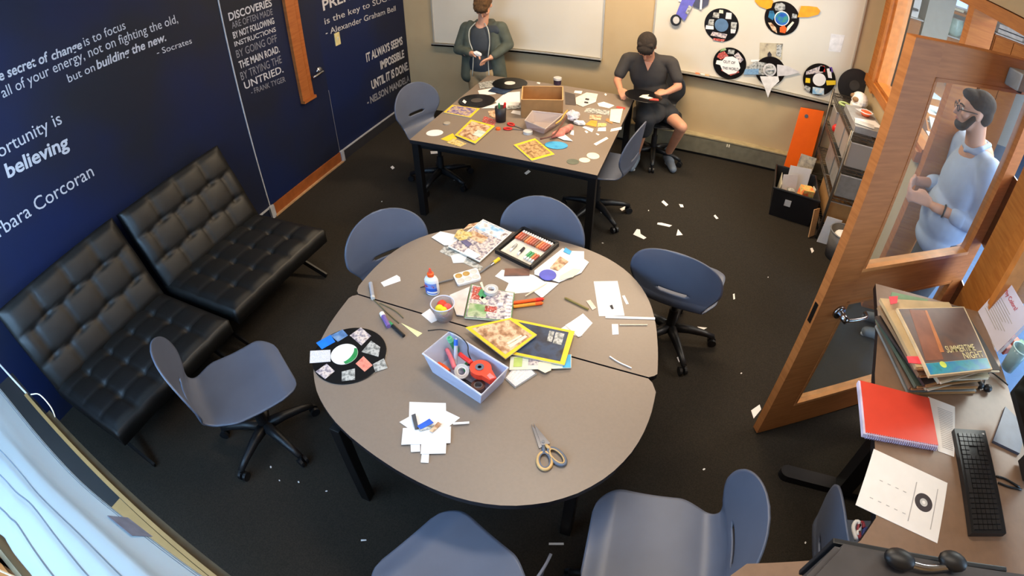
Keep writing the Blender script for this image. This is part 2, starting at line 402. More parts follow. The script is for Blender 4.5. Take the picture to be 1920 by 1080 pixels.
# ------------ whiteboards on the far wall
def board(label, x0, x1, z0, z1):
    t = thing('whiteboard', label, 'whiteboard', ((x0 + x1) / 2, YF, z0))
    slab('writing_surface', (x0, YF - 0.012, z0), (x1, YF - 0.002, z1), M_board, t)
    slabs('metal_frame', [((x0 - 0.014, YF - 0.02, z0 - 0.01), (x0, YF, z1)), ((x1, YF - 0.02, z0 - 0.01), (x1 + 0.014, YF, z1)), ((x0, YF - 0.02, z1 - 0.014), (x1, YF, z1))], M_alu, t)
    slabs('marker_tray', [((x0 - 0.014, YF - 0.07, z0 - 0.022), (x1 + 0.014, YF, z0 - 0.006)), ((x0 - 0.014, YF - 0.07, z0 - 0.022), (x1 + 0.014, YF - 0.06, z0 + 0.008))], M_alu, t)
    return t
ZB = 0.815
board('wide blank whiteboard behind the standing boy', 0.362, 2.176, ZB, 2.05)
board('whiteboard with decorated vinyl records stuck on it', 2.67, 4.518, ZB, 2.05)

# ------------ inside window and door frame to the corridor
wi = thing('window_2', None, None, (XR + 0.07, 3.9, 1.16), kind='structure')
slabs('frame', [((XR - 0.03, 4.62, 1.10), (XR + 0.14, 4.88, 2.5)), ((XR - 0.01, 3.05, 0.0), (XR + 0.15, 3.14, 2.24))], M_gold, wi)
slabs('frame_moulding', [((XR - 0.045, 4.585, 1.10), (XR - 0.0, 4.66, 2.4)), ((XR - 0.02, 4.55, 1.22), (XR + 0.1, 4.62, 2.3))], mat('oak_light', (196, 124, 60), 0.4), wi)
slabs('sill', [((XR - 0.05, 3.14, 1.13), (XR + 0.15, 4.88, 1.2)), ((XR - 0.02, 3.14, 1.2), (XR + 0.1, 4.6, 1.225))], M_gold, wi)
slab('pane', (XR + 0.06, 3.14, 1.22), (XR + 0.066, 4.56, 2.2), M_glass, wi)
tr = slabs('trim_3', [((XR - 0.02, 1.73, 2.165), (XR + 0.15, 4.62, 2.235)), ((XR - 0.02, 1.83, 0.0), (XR + 0.15, 1.985, 2.165)), ((XR + 0.03, 1.985, 0.0), (XR + 0.1, 2.0, 2.165))], M_gold)
slab('hinge_plate', (XR + 0.11, 2.0, 0.62), (XR + 0.118, 2.25, 0.92), M_chrome, tr); slab('hinge_plate', (XR + 0.11, 2.0, 1.16), (XR + 0.118, 2.25, 1.55), M_chrome, tr)
w3 = thing('window_3', None, None, (XR + 0.07, 1.2, 0.85), kind='structure')
slabs('frame', [((XR - 0.02, 1.73, 0.85), (XR + 0.15, 1.83, 2.165)), ((XR - 0.02, 0.1, 0.85), (XR + 0.15, 1.73, 0.93)), ((XR - 0.02, 0.0, 0.85), (XR + 0.15, 0.1, 2.165))], M_gold, w3)
slabs('frame_moulding', [((XR - 0.03, 1.69, 0.93), (XR + 0.05, 1.73, 2.165))], mat('oak_light', (196, 124, 60), 0.4), w3)
slab('pane', (XR + 0.06, 0.1, 0.93), (XR + 0.066, 1.73, 2.165), M_glass, w3)
slabs('wall_right_upper', [((XR, -0.7, 0.85), (XR + 0.14, 0.0, 2.24))], M_beige)
# ------------ the open glass door
F = Vector((3.91, 1.71, 0)); dd = Vector((0.8524, 0.5228, 0)); nn = Vector((-0.5228, 0.8524, 0)); ang = math.atan2(dd.y, dd.x)
d2 = thing('door_2', None, None, F + dd * 0.53, kind='structure')
LW = 1.05
def lbox(bm, u0, u1, z0, z1, th=0.045, off=0.0):
    c = F + dd * ((u0 + u1) / 2) + nn * off; b_box(bm, (c.x, c.y, (z0 + z1) / 2), (u1 - u0, th, z1 - z0), rot=(0, 0, ang))
def lpart(name, boxes, m, th=0.045, off=0.0):
    bm = B()
    for q in boxes: lbox(bm, *q, th=th, off=off)
    return link(name, bm, m, d2)
lpart('stile', [(0, 0.165, 0.012, 2.09)], M_oak); lpart('stile', [(0.955, LW, 0.012, 2.09)], M_oak)
lpart('top_rail', [(0.165, 0.955, 1.965, 2.09)], M_oak); lpart('middle_rail', [(0.165, 0.955, 0.93, 1.10)], M_oak); lpart('bottom_rail', [(0.165, 0.955, 0.012, 0.20)], M_oak)
lpart('top_edge', [(0, LW, 2.09, 2.094)], M_gold)
bead = mat('oak_bead', (205, 140, 82), 0.35)
lpart('glazing_bead', [(0.165, 0.955, 1.10, 1.118), (0.165, 0.955, 0.20, 0.218)], bead, th=0.052)
lpart('glazing_bead', [(0.165, 0.180, 1.10, 1.965), (0.94, 0.955, 1.10, 1.965), (0.165, 0.955, 1.95, 1.965), (0.165, 0.180, 0.2, 0.93), (0.94, 0.955, 0.2, 0.93), (0.165, 0.955, 0.915, 0.93)], M_oak, th=0.05)
lpart('pane', [(0.175, 0.945, 1.11, 1.955)], M_glass, th=0.006); lpart('pane', [(0.175, 0.945, 0.21, 0.92)], M_glass, th=0.006)
bm = B(); hp = F + dd * 0.135 - nn * 0.023 + Vector((0, 0, 0.88))
b_cone(bm, hp, 0.034, hp - nn * 0.012, 0.032, 20); b_cone(bm, hp - nn * 0.012, 0.02, hp - nn * 0.065, 0.017, 14)
b_tube(bm, curve([hp - nn * 0.06, hp - nn * 0.068 + dd * 0.06, hp - nn * 0.066 + dd * 0.12, hp - nn * 0.05 + dd * 0.135, hp - nn * 0.035 + dd * 0.138], 16), 0.010)
link('lever_handle', bm, M_chrome, d2, smooth=True)
bm = B(); hp = F + dd * 0.0 + Vector((0, 0, 0.88)); b_box(bm, hp, (0.004, 0.024, 0.11), rot=(0, 0, ang)); link('latch_plate', bm, M_chrome, d2)
bm = B(); c = F + dd * 0.80 - nn * 0.06 + Vector((0, 0, 2.02)); b_box(bm, c, (0.34, 0.075, 0.075), rot=(0, 0, ang), bev=0.008)
cl = link('door_closer', bm, mat('closer_grey', (134, 132, 128), 0.45), d2)
bm = B(); b_cone(bm, c - dd * 0.09 + Vector((0, 0, -0.037)), 0.012, c - dd * 0.09 + Vector((0, 0, -0.052)), 0.012, 10); link('screw_cap', bm, M_black, cl)

# ------------ corridor beyond
slab('hall_floor', (XR + 0.14, -0.7, -0.06), (9.2, 8.2, 0), M_hallfloor)
slab('hall_wall_far', (XR + 0.14, 8.1, 0), (9.2, 8.2, ZC), M_hallwall)
slab('hall_wall_right', (9.1, -0.7, 0), (9.2, 8.1, ZC), mat('hall_blue_wall', (132, 150, 176), 0.85, var=0.03))
slab('hall_wall_near', (XR + 0.14, -0.8, 0), (9.2, -0.7, ZC), M_hallwall)
slab('hall_wall_side', (XR + 0.0, YF + 0.1, 0), (XR + 0.14, 8.1, ZC), M_hallwall)
slab('hall_column', (5.98, 7.5, 0), (6.36, 7.9, ZC), mat('column_paint', (178, 174, 164), 0.8, var=0.03))

# ---------------------------------------------------------------- tables
def wedge_table(label, pts, legs):
    cx = sum(p[0] for p in pts) / len(pts); cy = sum(p[1] for p in pts) / len(pts)
    t = thing('half_round_table', label, 'table', (cx, cy, 0), 'pair of half-round tables')
    bm = B(); b_poly(bm, pts, 0.028, 0, 1); link('tabletop', bm, [M_lam, M_edge], t)
    inner = [(cx + (p[0] - cx) * 0.9, cy + (p[1] - cy) * 0.9, T - 0.0285) for p in pts]
    bm = B(); b_poly(bm, inner, 0.045); link('apron', bm, M_blackmetal, t)
    for a, b in legs:
        bm = B(); b_box(bm, (a, b, (T - 0.0735) / 2), (0.05, 0.05, T - 0.0735), bev=0.004); link('leg', bm, M_blackmetal, t)
back_edge = [(3.268, 1.309, T), (3.289, 1.324, T), (3.299, 1.338, T), (3.292, 1.386, T), (3.284, 1.434, T), (3.275, 1.481, T), (3.264, 1.529, T), (3.253, 1.577, T), (3.240, 1.625, T), (3.224, 1.673, T), (3.206, 1.721, T), (3.184, 1.769, T), (3.158, 1.814, T), (3.128, 1.858, T), (3.094, 1.899, T), (3.056, 1.936, T), (3.014, 1.970, T), (2.969, 1.998, T), (2.921, 2.023, T), (2.871, 2.042, T), (2.820, 2.057, T), (2.768, 2.068, T), (2.716, 2.076, T), (2.664, 2.080, T), (2.612, 2.083, T), (2.560, 2.084, T), (2.508, 2.084, T), (2.456, 2.082, T), (2.403, 2.079, T), (2.350, 2.074, T), (2.296, 2.067, T), (2.243, 2.056, T), (2.189, 2.042, T), (2.137, 2.023, T), (2.086, 1.999, T), (2.039, 1.969, T), (1.995, 1.935, T), (1.955, 1.895, T), (1.921, 1.851, T), (1.892, 1.802, T), (1.869, 1.752, T), (1.852, 1.699, T), (1.839, 1.645, T), (1.832, 1.592, T), (1.827, 1.539, T), (1.826, 1.487, T), (1.826, 1.436, T), (1.828, 1.386, T), (1.841, 1.351, T), (1.860, 1.335, T)]
front_edge = [(1.860, 1.327, T), (1.840, 1.311, T), (1.832, 1.290, T), (1.835, 1.242, T), (1.838, 1.195, T), (1.843, 1.147, T), (1.849, 1.099, T), (1.858, 1.052, T), (1.869, 1.004, T), (1.885, 0.957, T), (1.904, 0.911, T), (1.928, 0.868, T), (1.956, 0.827, T), (1.989, 0.789, T), (2.024, 0.754, T), (2.063, 0.724, T), (2.105, 0.697, T), (2.148, 0.673, T), (2.192, 0.652, T), (2.237, 0.635, T), (2.282, 0.619, T), (2.328, 0.606, T), (2.373, 0.594, T), (2.419, 0.583, T), (2.466, 0.573, T), (2.512, 0.564, T), (2.560, 0.557, T), (2.608, 0.551, T), (2.658, 0.547, T), (2.708, 0.545, T), (2.759, 0.547, T), (2.810, 0.552, T), (2.862, 0.561, T), (2.913, 0.574, T), (2.963, 0.592, T), (3.011, 0.615, T), (3.058, 0.641, T), (3.101, 0.673, T), (3.142, 0.708, T), (3.178, 0.748, T), (3.211, 0.791, T), (3.239, 0.837, T), (3.262, 0.885, T), (3.281, 0.934, T), (3.295, 0.985, T), (3.305, 1.037, T), (3.311, 1.089, T), (3.314, 1.140, T), (3.313, 1.191, T), (3.311, 1.241, T), (3.288, 1.284, T), (3.268, 1.301, T)]
wedge_table('half-round grey table carrying glue bottle and paint palette', back_edge, [(2.30, 1.40), (3.18, 1.58), (2.97, 1.93)])
wedge_table('half-round grey table carrying the scissors and white paper pile', front_edge, [(2.159, 0.6745, 0)[:2], (3.10, 0.86), (2.05, 1.15), (3.08, 1.15)])
ft = thing('work_table', 'square grey work table under the cardboard box', 'table', (1.93, 3.64, 0))
FT = [(1.229, 2.936, T), (2.656, 2.862, T), (2.626, 4.398, T), (1.199, 4.473, T)]
bm = B(); b_poly(bm, FT, 0.03, 0, 1); link('tabletop', bm, [M_lam, M_edge], ft)
bm = B(); b_poly(bm, [(1.925 + (p[0] - 1.925) * 0.94, 3.64 + (p[1] - 3.64) * 0.94, T - 0.0305) for p in FT], 0.05); link('apron', bm, M_blackmetal, ft)
for p in FT:
    x, y = 1.925 + (p[0] - 1.925) * 0.95, 3.64 + (p[1] - 3.64) * 0.95
    bm = B(); b_box(bm, (x, y, (T - 0.03) / 2), (0.055, 0.055, T - 0.032), bev=0.004); link('leg', bm, M_blackmetal, ft)

# ---------------------------------------------------------------- swivel chairs
def smooth(t): t = max(0, min(1, t)); return t * t * (3 - 2 * t)
def chair_shell():
    NS, NT = 110, 36
    A0, RB, SL = 0.43, 0.085, math.radians(97)
    arc = RB * SL; S1 = A0 + arc; SM = S1 + 0.315
    def prof(s):
        if s < A0:
            f = 0.25 - s; z = 0.445 + 0.02 * smooth(s / 0.09) - 0.012 * math.sin(PI * min(1, s / A0)) ** 2 + 0.0
            return f, z, 0.0
        if s < S1:
            a = (s - A0) / RB; return 0.25 - A0 - RB * math.sin(a), 0.465 + RB * (1 - math.cos(a)), a
        a = SL; d = s - S1
        return 0.25 - A0 - RB * math.sin(a) + d * math.cos(a) , 0.465 + RB * (1 - math.cos(a)) + d * math.sin(a), a
    def hw(s):
        if s < 0.12: return 0.125 + 0.11 * math.sqrt(max(0, 1 - ((0.12 - s) / 0.12) ** 2))
        if s < 0.33: return 0.235
        if s < 0.50: return 0.235 - 0.06 * smooth((s - 0.33) / 0.17)
        if s < S1 + 0.10: return 0.175 + 0.075 * smooth((s - 0.50) / (S1 + 0.10 - 0.50))
        q = (s - S1 - 0.10) / (SM - S1 - 0.10); return 0.25 * max(0.0, 1 - q ** 2.3) ** 0.5
    bm = B(); g = []; cen = {}
    for i in range(NS + 1):
        s = SM * i / NS
        if i == NS: s = SM - 0.0006
        f, z, a = prof(s); w = max(0.004, hw(s)); row = []
        wrap = smooth((s - A0) / 0.2)
        for j in range(NT + 1):
            x = w * (2 * j / NT - 1)
            dn = 0.75 * x * x * wrap + 0.25 * x * x * (1 - wrap)
            row.append(bm.verts.new((f + dn * math.sin(a), x, z + dn * math.cos(a) * (1 if a < 1 else 0.3))))
        g.append(row)
    for i in range(NS):
        sm = SM * (i + 0.5) / NS - S1 - 0.045
        for j in range(NT):
            w = hw(SM * (i + 0.5) / NS); x = w * (2 * (j + 0.5) / NT - 1)
            if abs(x) < 0.085 and abs(sm) < 0.014 * math.sqrt(max(0.0, 1 - (x / 0.085) ** 2)) + 0.001: continue
            bm.faces.new((g[i][j], g[i][j + 1], g[i + 1][j + 1], g[i + 1][j]))
    return bm
def make_chair():
    t = thing('swivel_chair', 'chair', 'chair', (0, 0, 0))
    s = link('seat_shell', chair_shell(), M_chair, t, smooth=True)
    so = s.modifiers.new('thick', 'SOLIDIFY'); so.thickness = 0.009; so.offset = -1
    bm = B(); b_cone(bm, (0, 0, 0.40), 0.11, (0, 0, 0.445), 0.12, 16); b_box(bm, (0, 0, 0.41), (0.2, 0.14, 0.03), bev=0.006); link('under_plate', bm, M_black, t)
    bm = B(); b_cone(bm, (0, 0, 0.10), 0.03, (0, 0, 0.26), 0.028, 16); b_cone(bm, (0, 0, 0.26), 0.018, (0, 0, 0.41), 0.018, 12); link('gas_column', bm, M_black, t)
    l0 = c0 = None
    for k in range(5):
        a = 2 * PI * k / 5
        u = Vector((math.cos(a), math.sin(a), 0))
        bm = B(); b_tube(bm, [u * 0.02 + Vector((0, 0, 0.115)), u * 0.12 + Vector((0, 0, 0.11)), u * 0.22 + Vector((0, 0, 0.092)), u * 0.285 + Vector((0, 0, 0.072))], [0.034, 0.027, 0.021, 0.017], 8)
        lg = link('leg', bm, M_black, t, smooth=True)
        v = Vector((-u.y, u.x, 0)); c = u * 0.285 + Vector((0, 0, 0.027)); bm = B()
        for sgn in (-1, 1): b_cone(bm, c + v * sgn * 0.008, 0.027, c + v * sgn * 0.024, 0.027, 14)
        b_cone(bm, c + Vector((0, 0, 0)), 0.009, c + Vector((0, 0, 0.05)), 0.009, 8)
        link('caster', bm, M_black, lg)
    return t
ch = make_chair()
CHS = 0.98
chairs = [
    (1.48, 0.75, 60, 0, 'swivel chair between the tufted sofa and the round table, seat facing the table'),
    (1.98, 1.60, -34, 0, 'blue swivel chair pushed under the round table near the sofa, glue bottle side'),
    (2.515, 1.895, -92, 0, 'swivel chair tucked behind the black paint case on the round table'),
    (3.315, 2.24, 82, 0, 'dark swivel chair turned away from the round table, near the open glass door'),
    (2.82, 0.32, 158, 0, 'swivel chair with only its seat showing, in front of the white paper pile'),
    (3.46, 0.68, 187, 0, 'swivel chair with a slotted back beside the standing desk, facing the scissors'),
    (1.15, 3.50, -20, 0, 'grey swivel chair by the navy wall at the far work table'),
    (2.55, 3.43, 172, 0, 'swivel chair pushed sideways under the far work table beside the seated boy'),
    (2.825, 4.605, -82, 0, 'swivel chair the seated boy sits on by the far wall'),
    (4.33, 0.78, 10, 0, 'swivel chair tucked under the standing desk with a striped strap on it'),
]

for i, (x, y, a, legrot, lab) in enumerate(chairs):
    c = ch if i == 0 else copy_tree(ch)
    c.location = (x, y, 0); c.rotation_euler = (0, 0, math.radians(a)); c.scale = (CHS, CHS, CHS)
    if 'seated boy sits' in lab:
        for k in c.children:
            if k.name.startswith('seat_shell'): k.data = k.data.copy(); k.data.materials[0] = mat('black_shell', (34, 34, 36), 0.5)
    c['label'] = lab; c['group'] = 'blue-grey swivel chairs'
    for k in c.children:
        if k.name.split('.')[0] in ('leg',):
            k.rotation_euler.z = 0

# ---------------------------------------------------------------- tufted sofas
def tufted(L, Wd, nx, ny, th, puff=0.03, stagger=False):
    """a cushion in local axes: x along length L, y along width Wd, top at z = 0"""
    NX, NY = nx * 12, ny * 12; bm = B(); g = []
    for i in range(NX + 1):
        r = []
        for j in range(NY + 1):
            u, v = i / NX, j / NY; row = min(ny - 1, int(v * ny + 1e-6)); sh = 0.5 if (stagger and row % 2) else 0.0
            a = abs(math.sin(PI * (nx * u + sh))) ** 0.45; b = abs(math.sin(PI * ny * v)) ** 0.45
            ed = min(u, 1 - u) * L; ew = min(v, 1 - v) * Wd; rim = smooth(min(ed, ew) / 0.05)
            # deep buttons where the seams cross
            du = min((u * nx + sh) % 1, 1 - (u * nx + sh) % 1) * L / nx; dv = min((v * ny) % 1, 1 - (v * ny) % 1) * Wd / ny
            btn = math.exp(-(du * du + dv * dv) / (0.022 ** 2)) * (1 if min(ed, ew) > 0.03 else 0)
            z = puff * (0.55 + 0.45 * a * b) * (0.35 + 0.65 * rim) - puff - 0.026 * btn
            r.append(bm.verts.new((u * L - L / 2, v * Wd - Wd / 2, z)))
        g.append(r)
    for i in range(NX):
        for j in range(NY): bm.faces.new((g[i][j], g[i + 1][j], g[i + 1][j + 1], g[i][j + 1]))
    ring = [g[i][0] for i in range(NX + 1)] + [g[NX][j] for j in range(1, NY + 1)] + [g[i][NY] for i in range(NX - 1, -1, -1)] + [g[0][j] for j in range(NY - 1, 0, -1)]
    low = [bm.verts.new((v.co.x, v.co.y, -th)) for v in ring]; n = len(ring)
    for k in range(n): bm.faces.new((ring[k], low[k], low[(k + 1) % n], ring[(k + 1) % n]))
    bm.faces.new(low)
    return bm
def sofa(label, y0, y1, dx=0.0):
    L = y1 - y0; yc = (y0 + y1) / 2
    t = thing('tufted_sofa', label, 'sofa', (0.6 + dx, yc, 0), 'black tufted sofas')
    bm = tufted(L, 0.72, 5, 4, 0.12)
    bmesh.ops.transform(bm, matrix=Matrix.Translation((0.66 + dx, yc, 0.42)) @ Euler((0, 0.03, PI / 2)).to_matrix().to_4x4(), verts=bm.verts[:])
    link('seat_cushion', bm, M_leather, t, smooth=True)
    lean = math.atan2(0.52, 0.22)
    bm = tufted(L, 0.60, 4, 3, 0.10, 0.042, True)
    M = Matrix.Translation((0.30 + dx, yc, 0.665)) @ Matrix(((0, -math.cos(lean), math.sin(lean), 0), (1, 0, 0, 0), (0, math.sin(lean), math.cos(lean), 0), (0, 0, 0, 1)))
    bmesh.ops.transform(bm, matrix=M, verts=bm.verts[:])
    link('back_cushion', bm, M_leather, t, smooth=True)
    for yy in (y0 + 0.06, y1 - 0.06):
        bm = B(); b_beam(bm, (0.98 + dx, yy, 0.015), (0.30 + dx, yy, 0.29), 0.014, 0.04); b_beam(bm, (0.28 + dx, yy, 0.015), (0.94 + dx, yy, 0.29), 0.014, 0.04)
        link('crossed_leg', bm, M_blackmetal, t)
    bm = B(); b_box(bm, (0.63 + dx, yc, 0.29), (0.6, L - 0.1, 0.03)); link('seat_rail', bm, M_blackmetal, t)
sofa('black tufted armless sofa section beside the papered wall door', 1.17, 2.07)
sofa('black tufted armless sofa section closest to the shaded window', 0.20, 1.12, -0.02)

# ---------------------------------------------------------------- people
def hand(palm, fwd, up, side, size=1.0, curl=0.6, thumb=1):
    """prims of a relaxed hand: palm centre, finger direction, back-of-hand normal, thumb direction"""
    palm, fwd, up, side = Vector(palm), Vector(fwd).normalized(), Vector(up).normalized(), Vector(side).normalized()
    s = size; out = []
    for k, (ln, off) in enumerate(((0.062, 0.030), (0.072, 0.011), (0.068, -0.009), (0.052, -0.027))):
        a = palm + side * off * s + fwd * 0.035 * s
        b = a + (fwd * math.cos(curl * 0.5) - up * math.sin(curl * 0.5)) * ln * 0.5 * s
        c = b + (fwd * math.cos(curl * 1.4) - up * math.sin(curl * 1.4)) * ln * 0.45 * s
        out += [('c', a, 0.0095 * s, b, 0.0088 * s), ('c', b, 0.0088 * s, c, 0.0075 * s)]
    a = palm + side * 0.030 * s - fwd * 0.022 * s; b = a + (side * 0.7 + fwd * 0.6 - up * 0.3) * 0.036 * s; c = b + (fwd * 0.9 + side * 0.1 - up * 0.3) * 0.032 * s
    out += [('c', a, 0.013 * s, b, 0.011 * s), ('c', b, 0.0105 * s, c, 0.0085 * s)]
    for o in (0.028, 0.010, -0.009, -0.026): out.append(('c', palm - fwd * 0.04 * s + side * o * 0.7 * s, 0.014 * s, palm + fwd * 0.033 * s + side * o * s, 0.0115 * s))
    return out
def frame(yaw, pitch):
    """head axes: face direction, left, up"""
    f = Vector((math.cos(yaw) * math.cos(pitch), math.sin(yaw) * math.cos(pitch), -math.sin(pitch)))
    l = Vector((-math.sin(yaw), math.cos(yaw), 0)); return f, l, f.cross(l)
def head_prims(c, f, l, u, s=1.0):
    c = Vector(c); R = Matrix((f, l, u)).transposed().to_euler()
    P = [('e', c + u * 0.022 * s - f * 0.008 * s, (0.092 * s, 0.074 * s, 0.088 * s), R), ('e', c - u * 0.045 * s + f * 0.024 * s, (0.062 * s, 0.056 * s, 0.066 * s), R),
         ('e', c - u * 0.088 * s + f * 0.048 * s, (0.026 * s, 0.028 * s, 0.020 * s), R),
         ('c', c + u * 0.012 * s + f * 0.088 * s, 0.010 * s, c - u * 0.028 * s + f * 0.104 * s, 0.014 * s), ('e', c + u * 0.022 * s + f * 0.075 * s, (0.014 * s, 0.05 * s, 0.012 * s), R),
         ('e', c - u * 0.058 * s + f * 0.080 * s, (0.010 * s, 0.024 * s, 0.010 * s), R)]
    for q in (-1, 1): P += [('e', c + l * q * 0.074 * s - u * 0.008 * s - f * 0.008 * s, (0.018 * s, 0.009 * s, 0.030 * s), R), ('e', c + l * q * 0.042 * s - u * 0.02 * s + f * 0.055 * s, (0.028 * s, 0.022 * s, 0.022 * s), R)]
    return P
def face_parts(par, c, f, l, u, s, lip=True):
    c = Vector(c)
    for q in (-1, 1):
        bm = B(); b_ball(bm, c + l * q * 0.030 * s + u * 0.004 * s + f * 0.070 * s, 0.0108 * s, 12); e = link('eye', bm, mat('eye_white', (225, 220, 214), 0.3), par, smooth=True)
        bm = B(); b_ball(bm, c + l * q * 0.030 * s + u * 0.002 * s + f * 0.0775 * s, 0.0052 * s, 10); link('iris', bm, mat('iris_brown', (50, 34, 26), 0.3), e, smooth=True)
        bm = B(); b_tube(bm, curve([c + l * q * 0.014 * s + u * 0.024 * s + f * 0.089 * s, c + l * q * 0.032 * s + u * 0.029 * s + f * 0.086 * s, c + l * q * 0.050 * s + u * 0.022 * s + f * 0.074 * s], 6), 0.004 * s, 6); link('eyebrow', bm, mat('brow_brown', (62, 42, 28), 0.8), par, smooth=True)
    bm = B(); b_tube(bm, curve([c + l * 0.022 * s - u * 0.057 * s + f * 0.083 * s, c - u * 0.055 * s + f * 0.0905 * s, c - l * 0.022 * s - u * 0.057 * s + f * 0.083 * s], 8), 0.0045 * s, 6); link('mouth', bm, mat('lip', (176, 104, 92), 0.5), par, smooth=True)
def person(name_label, loc):
    t = thing('person', name_label, 'person', loc); return t

# -- boy standing behind the far work table
t = person('standing boy in a grey-green jacket working at the far table', (1.08, 4.62, 0))
f, l, u = frame(math.radians(-84), 0.92); HC = Vector((1.125, 4.575, 1.335)); S = 1.0
prims = head_prims(HC, f, l, u, S) + [('c', (1.09, 4.63, 1.12), 0.05, HC - u * 0.03 - f * 0.03, 0.052)]
prims += [('c', (0.98, 4.53, 0.865), 0.032, (1.045, 4.47, 0.875), 0.026), ('c', (1.29, 4.555, 0.896), 0.030, (1.235, 4.475, 0.855), 0.026)]
prims += hand((1.085, 4.445, 0.88), (1, -0.25, 0.0), (0, 0.3, 1), (0.2, -1, 0.2), 0.85, 0.9) + hand((1.215, 4.445, 0.842), (-0.75, -0.5, -0.3), (0.1, 0, 1), (-0.4, -0.9, 0.2), 0.85, 0.9)
prims += [('c', (0.95, 4.53, 0.86), 0.034, (0.84, 4.62, 0.88), 0.036), ('c', (1.29, 4.555, 0.896), 0.030, (1.34, 4.645, 0.942), 0.034), ('c', (0.84, 4.62, 0.88), 0.036, (0.9, 4.65, 1.08), 0.04), ('c', (1.34, 4.645, 0.942), 0.034, (1.26, 4.66, 1.1), 0.04),
          ('c', (0.9, 4.65, 1.08), 0.04, (1.26, 4.66, 1.1), 0.04), ('c', (1.08, 4.65, 1.1), 0.08, (1.06, 4.65, 0.7), 0.08)]
for q in (-1, 1): prims += [('c', (1.06 + q * 0.07, 4.65, 0.68), 0.075, (1.06 + q * 0.075, 4.66, 0.36), 0.05), ('c', (1.06 + q * 0.075, 4.66, 0.36), 0.048, (1.06 + q * 0.08, 4.67, 0.08), 0.034)]
link('body', blob(prims, 0.0065), M_skin, t, smooth=True); face_parts(t, HC, f, l, u, S)
P = [('e', HC + u * 0.040 - f * 0.022, (0.098, 0.084, 0.082), Matrix((f, l, u)).transposed().to_euler()), ('e', HC + u * 0.055 + f * 0.045, (0.056, 0.074, 0.042), Matrix((f, l, u)).transposed().to_euler()), ('e', HC - u * 0.01 - f * 0.06, (0.05, 0.075, 0.07), Matrix((f, l, u)).transposed().to_euler())]
P += [('c', HC + u * 0.085 + f * 0.03 + l * 0.016 * k, 0.022, HC + u * (0.018 + 0.006 * (k % 2)) + f * (0.092 - 0.002 * k * k) + l * 0.019 * k, 0.008) for k in range(-3, 4)]
link('hair', blob(P, 0.005, 2), mat('light_brown_hair', (84, 58, 30), 0.9, var=0.3, scale=70, bump=0.5), t, smooth=True)
P = [('c', (0.93, 4.64, 1.07), 0.055, (1.24, 4.64, 1.09), 0.055), ('e', (1.08, 4.63, 0.95), (0.155, 0.095, 0.2)), ('e', (1.06, 4.63, 0.76), (0.145, 0.09, 0.2))]
link('t_shirt', blob(P, 0.009), mat('slate_tshirt', (58, 64, 70), 0.85, var=0.08), t, smooth=True)
Mj = mat('grey_green_jacket', (78, 84, 74), 0.85, var=0.12, scale=14)
P = []
for q, sh, el, wr in ((-1, (0.905, 4.65, 1.085), (0.82, 4.615, 0.865), (1.01, 4.505, 0.868)), (1, (1.265, 4.66, 1.105), (1.345, 4.65, 0.945), (1.255, 4.50, 0.868))):
    P += [('c', sh, 0.064, el, 0.052), ('c', el, 0.052, wr, 0.040)]
P += [('c', (0.93, 4.665, 1.075), 0.07, (1.24, 4.67, 1.095), 0.07), ('e', (0.95, 4.645, 0.9), (0.075, 0.095, 0.27)), ('e', (1.21, 4.655, 0.9), (0.07, 0.09, 0.27)), ('e', (1.07, 4.70, 0.9), (0.17, 0.06, 0.28)), ('c', (0.93, 4.64, 0.80), 0.075, (0.915, 4.63, 0.60), 0.08), ('c', (1.22, 4.66, 0.80), 0.07, (1.24, 4.66, 0.60), 0.075), ('c', (1.01, 4.70, 1.14), 0.032, (1.16, 4.70, 1.15), 0.032)]
jk = link('jacket', blob(P, 0.009), Mj, t, smooth=True)
Mp = mat('pale_piping', (186, 188, 178), 0.7)
bm = B(); b_tube(bm, curve([(1.035, 4.585, 1.16), (0.985, 4.55, 1.09), (0.985, 4.54, 0.98), (1.02, 4.533, 0.86), (1.0, 4.538, 0.62)], 20), 0.0055, 6); link('piping', bm, Mp, jk, smooth=True)
bm = B(); b_tube(bm, curve([(1.125, 4.59, 1.16), (1.175, 4.562, 1.10), (1.19, 4.55, 0.98), (1.175, 4.54, 0.82), (1.175, 4.55, 0.60)], 20), 0.0055, 6); link('piping', bm, Mp, jk, smooth=True)
P = [('e', (1.06, 4.65, 0.66), (0.15, 0.1, 0.12))]
for q in (-1, 1): P += [('c', (1.06 + q * 0.07, 4.65, 0.64), 0.09, (1.06 + q * 0.078, 4.66, 0.36), 0.072), ('c', (1.06 + q * 0.078, 4.66, 0.36), 0.07, (1.06 + q * 0.08, 4.67, 0.08), 0.062)]
link('trousers', blob(P, 0.01), mat('khaki_cloth', (176, 150, 112), 0.85), t, smooth=True)
for q in (-1, 1): link('shoe', blob([('c', (1.06 + q * 0.08, 4.70, 0.035), 0.04, (1.06 + q * 0.085, 4.55, 0.03), 0.034)], 0.009), M_black, t, smooth=True)
tg = thing('paper_scrap', 'crumpled white scrap in the hands of the standing boy', 'paper', (1.125, 4.415, 0.895))
bm = B(); b_ball(bm, (1.125, 4.41, 0.90), (0.045, 0.02, 0.022), 8, (0.2, 0.3, 0.2)); 
for v in bm.verts: v.co += Vector((random.uniform(-1, 1), random.uniform(-1, 1), random.uniform(-1, 1))) * 0.004
link('crumpled_sheet', bm, M_white, tg)

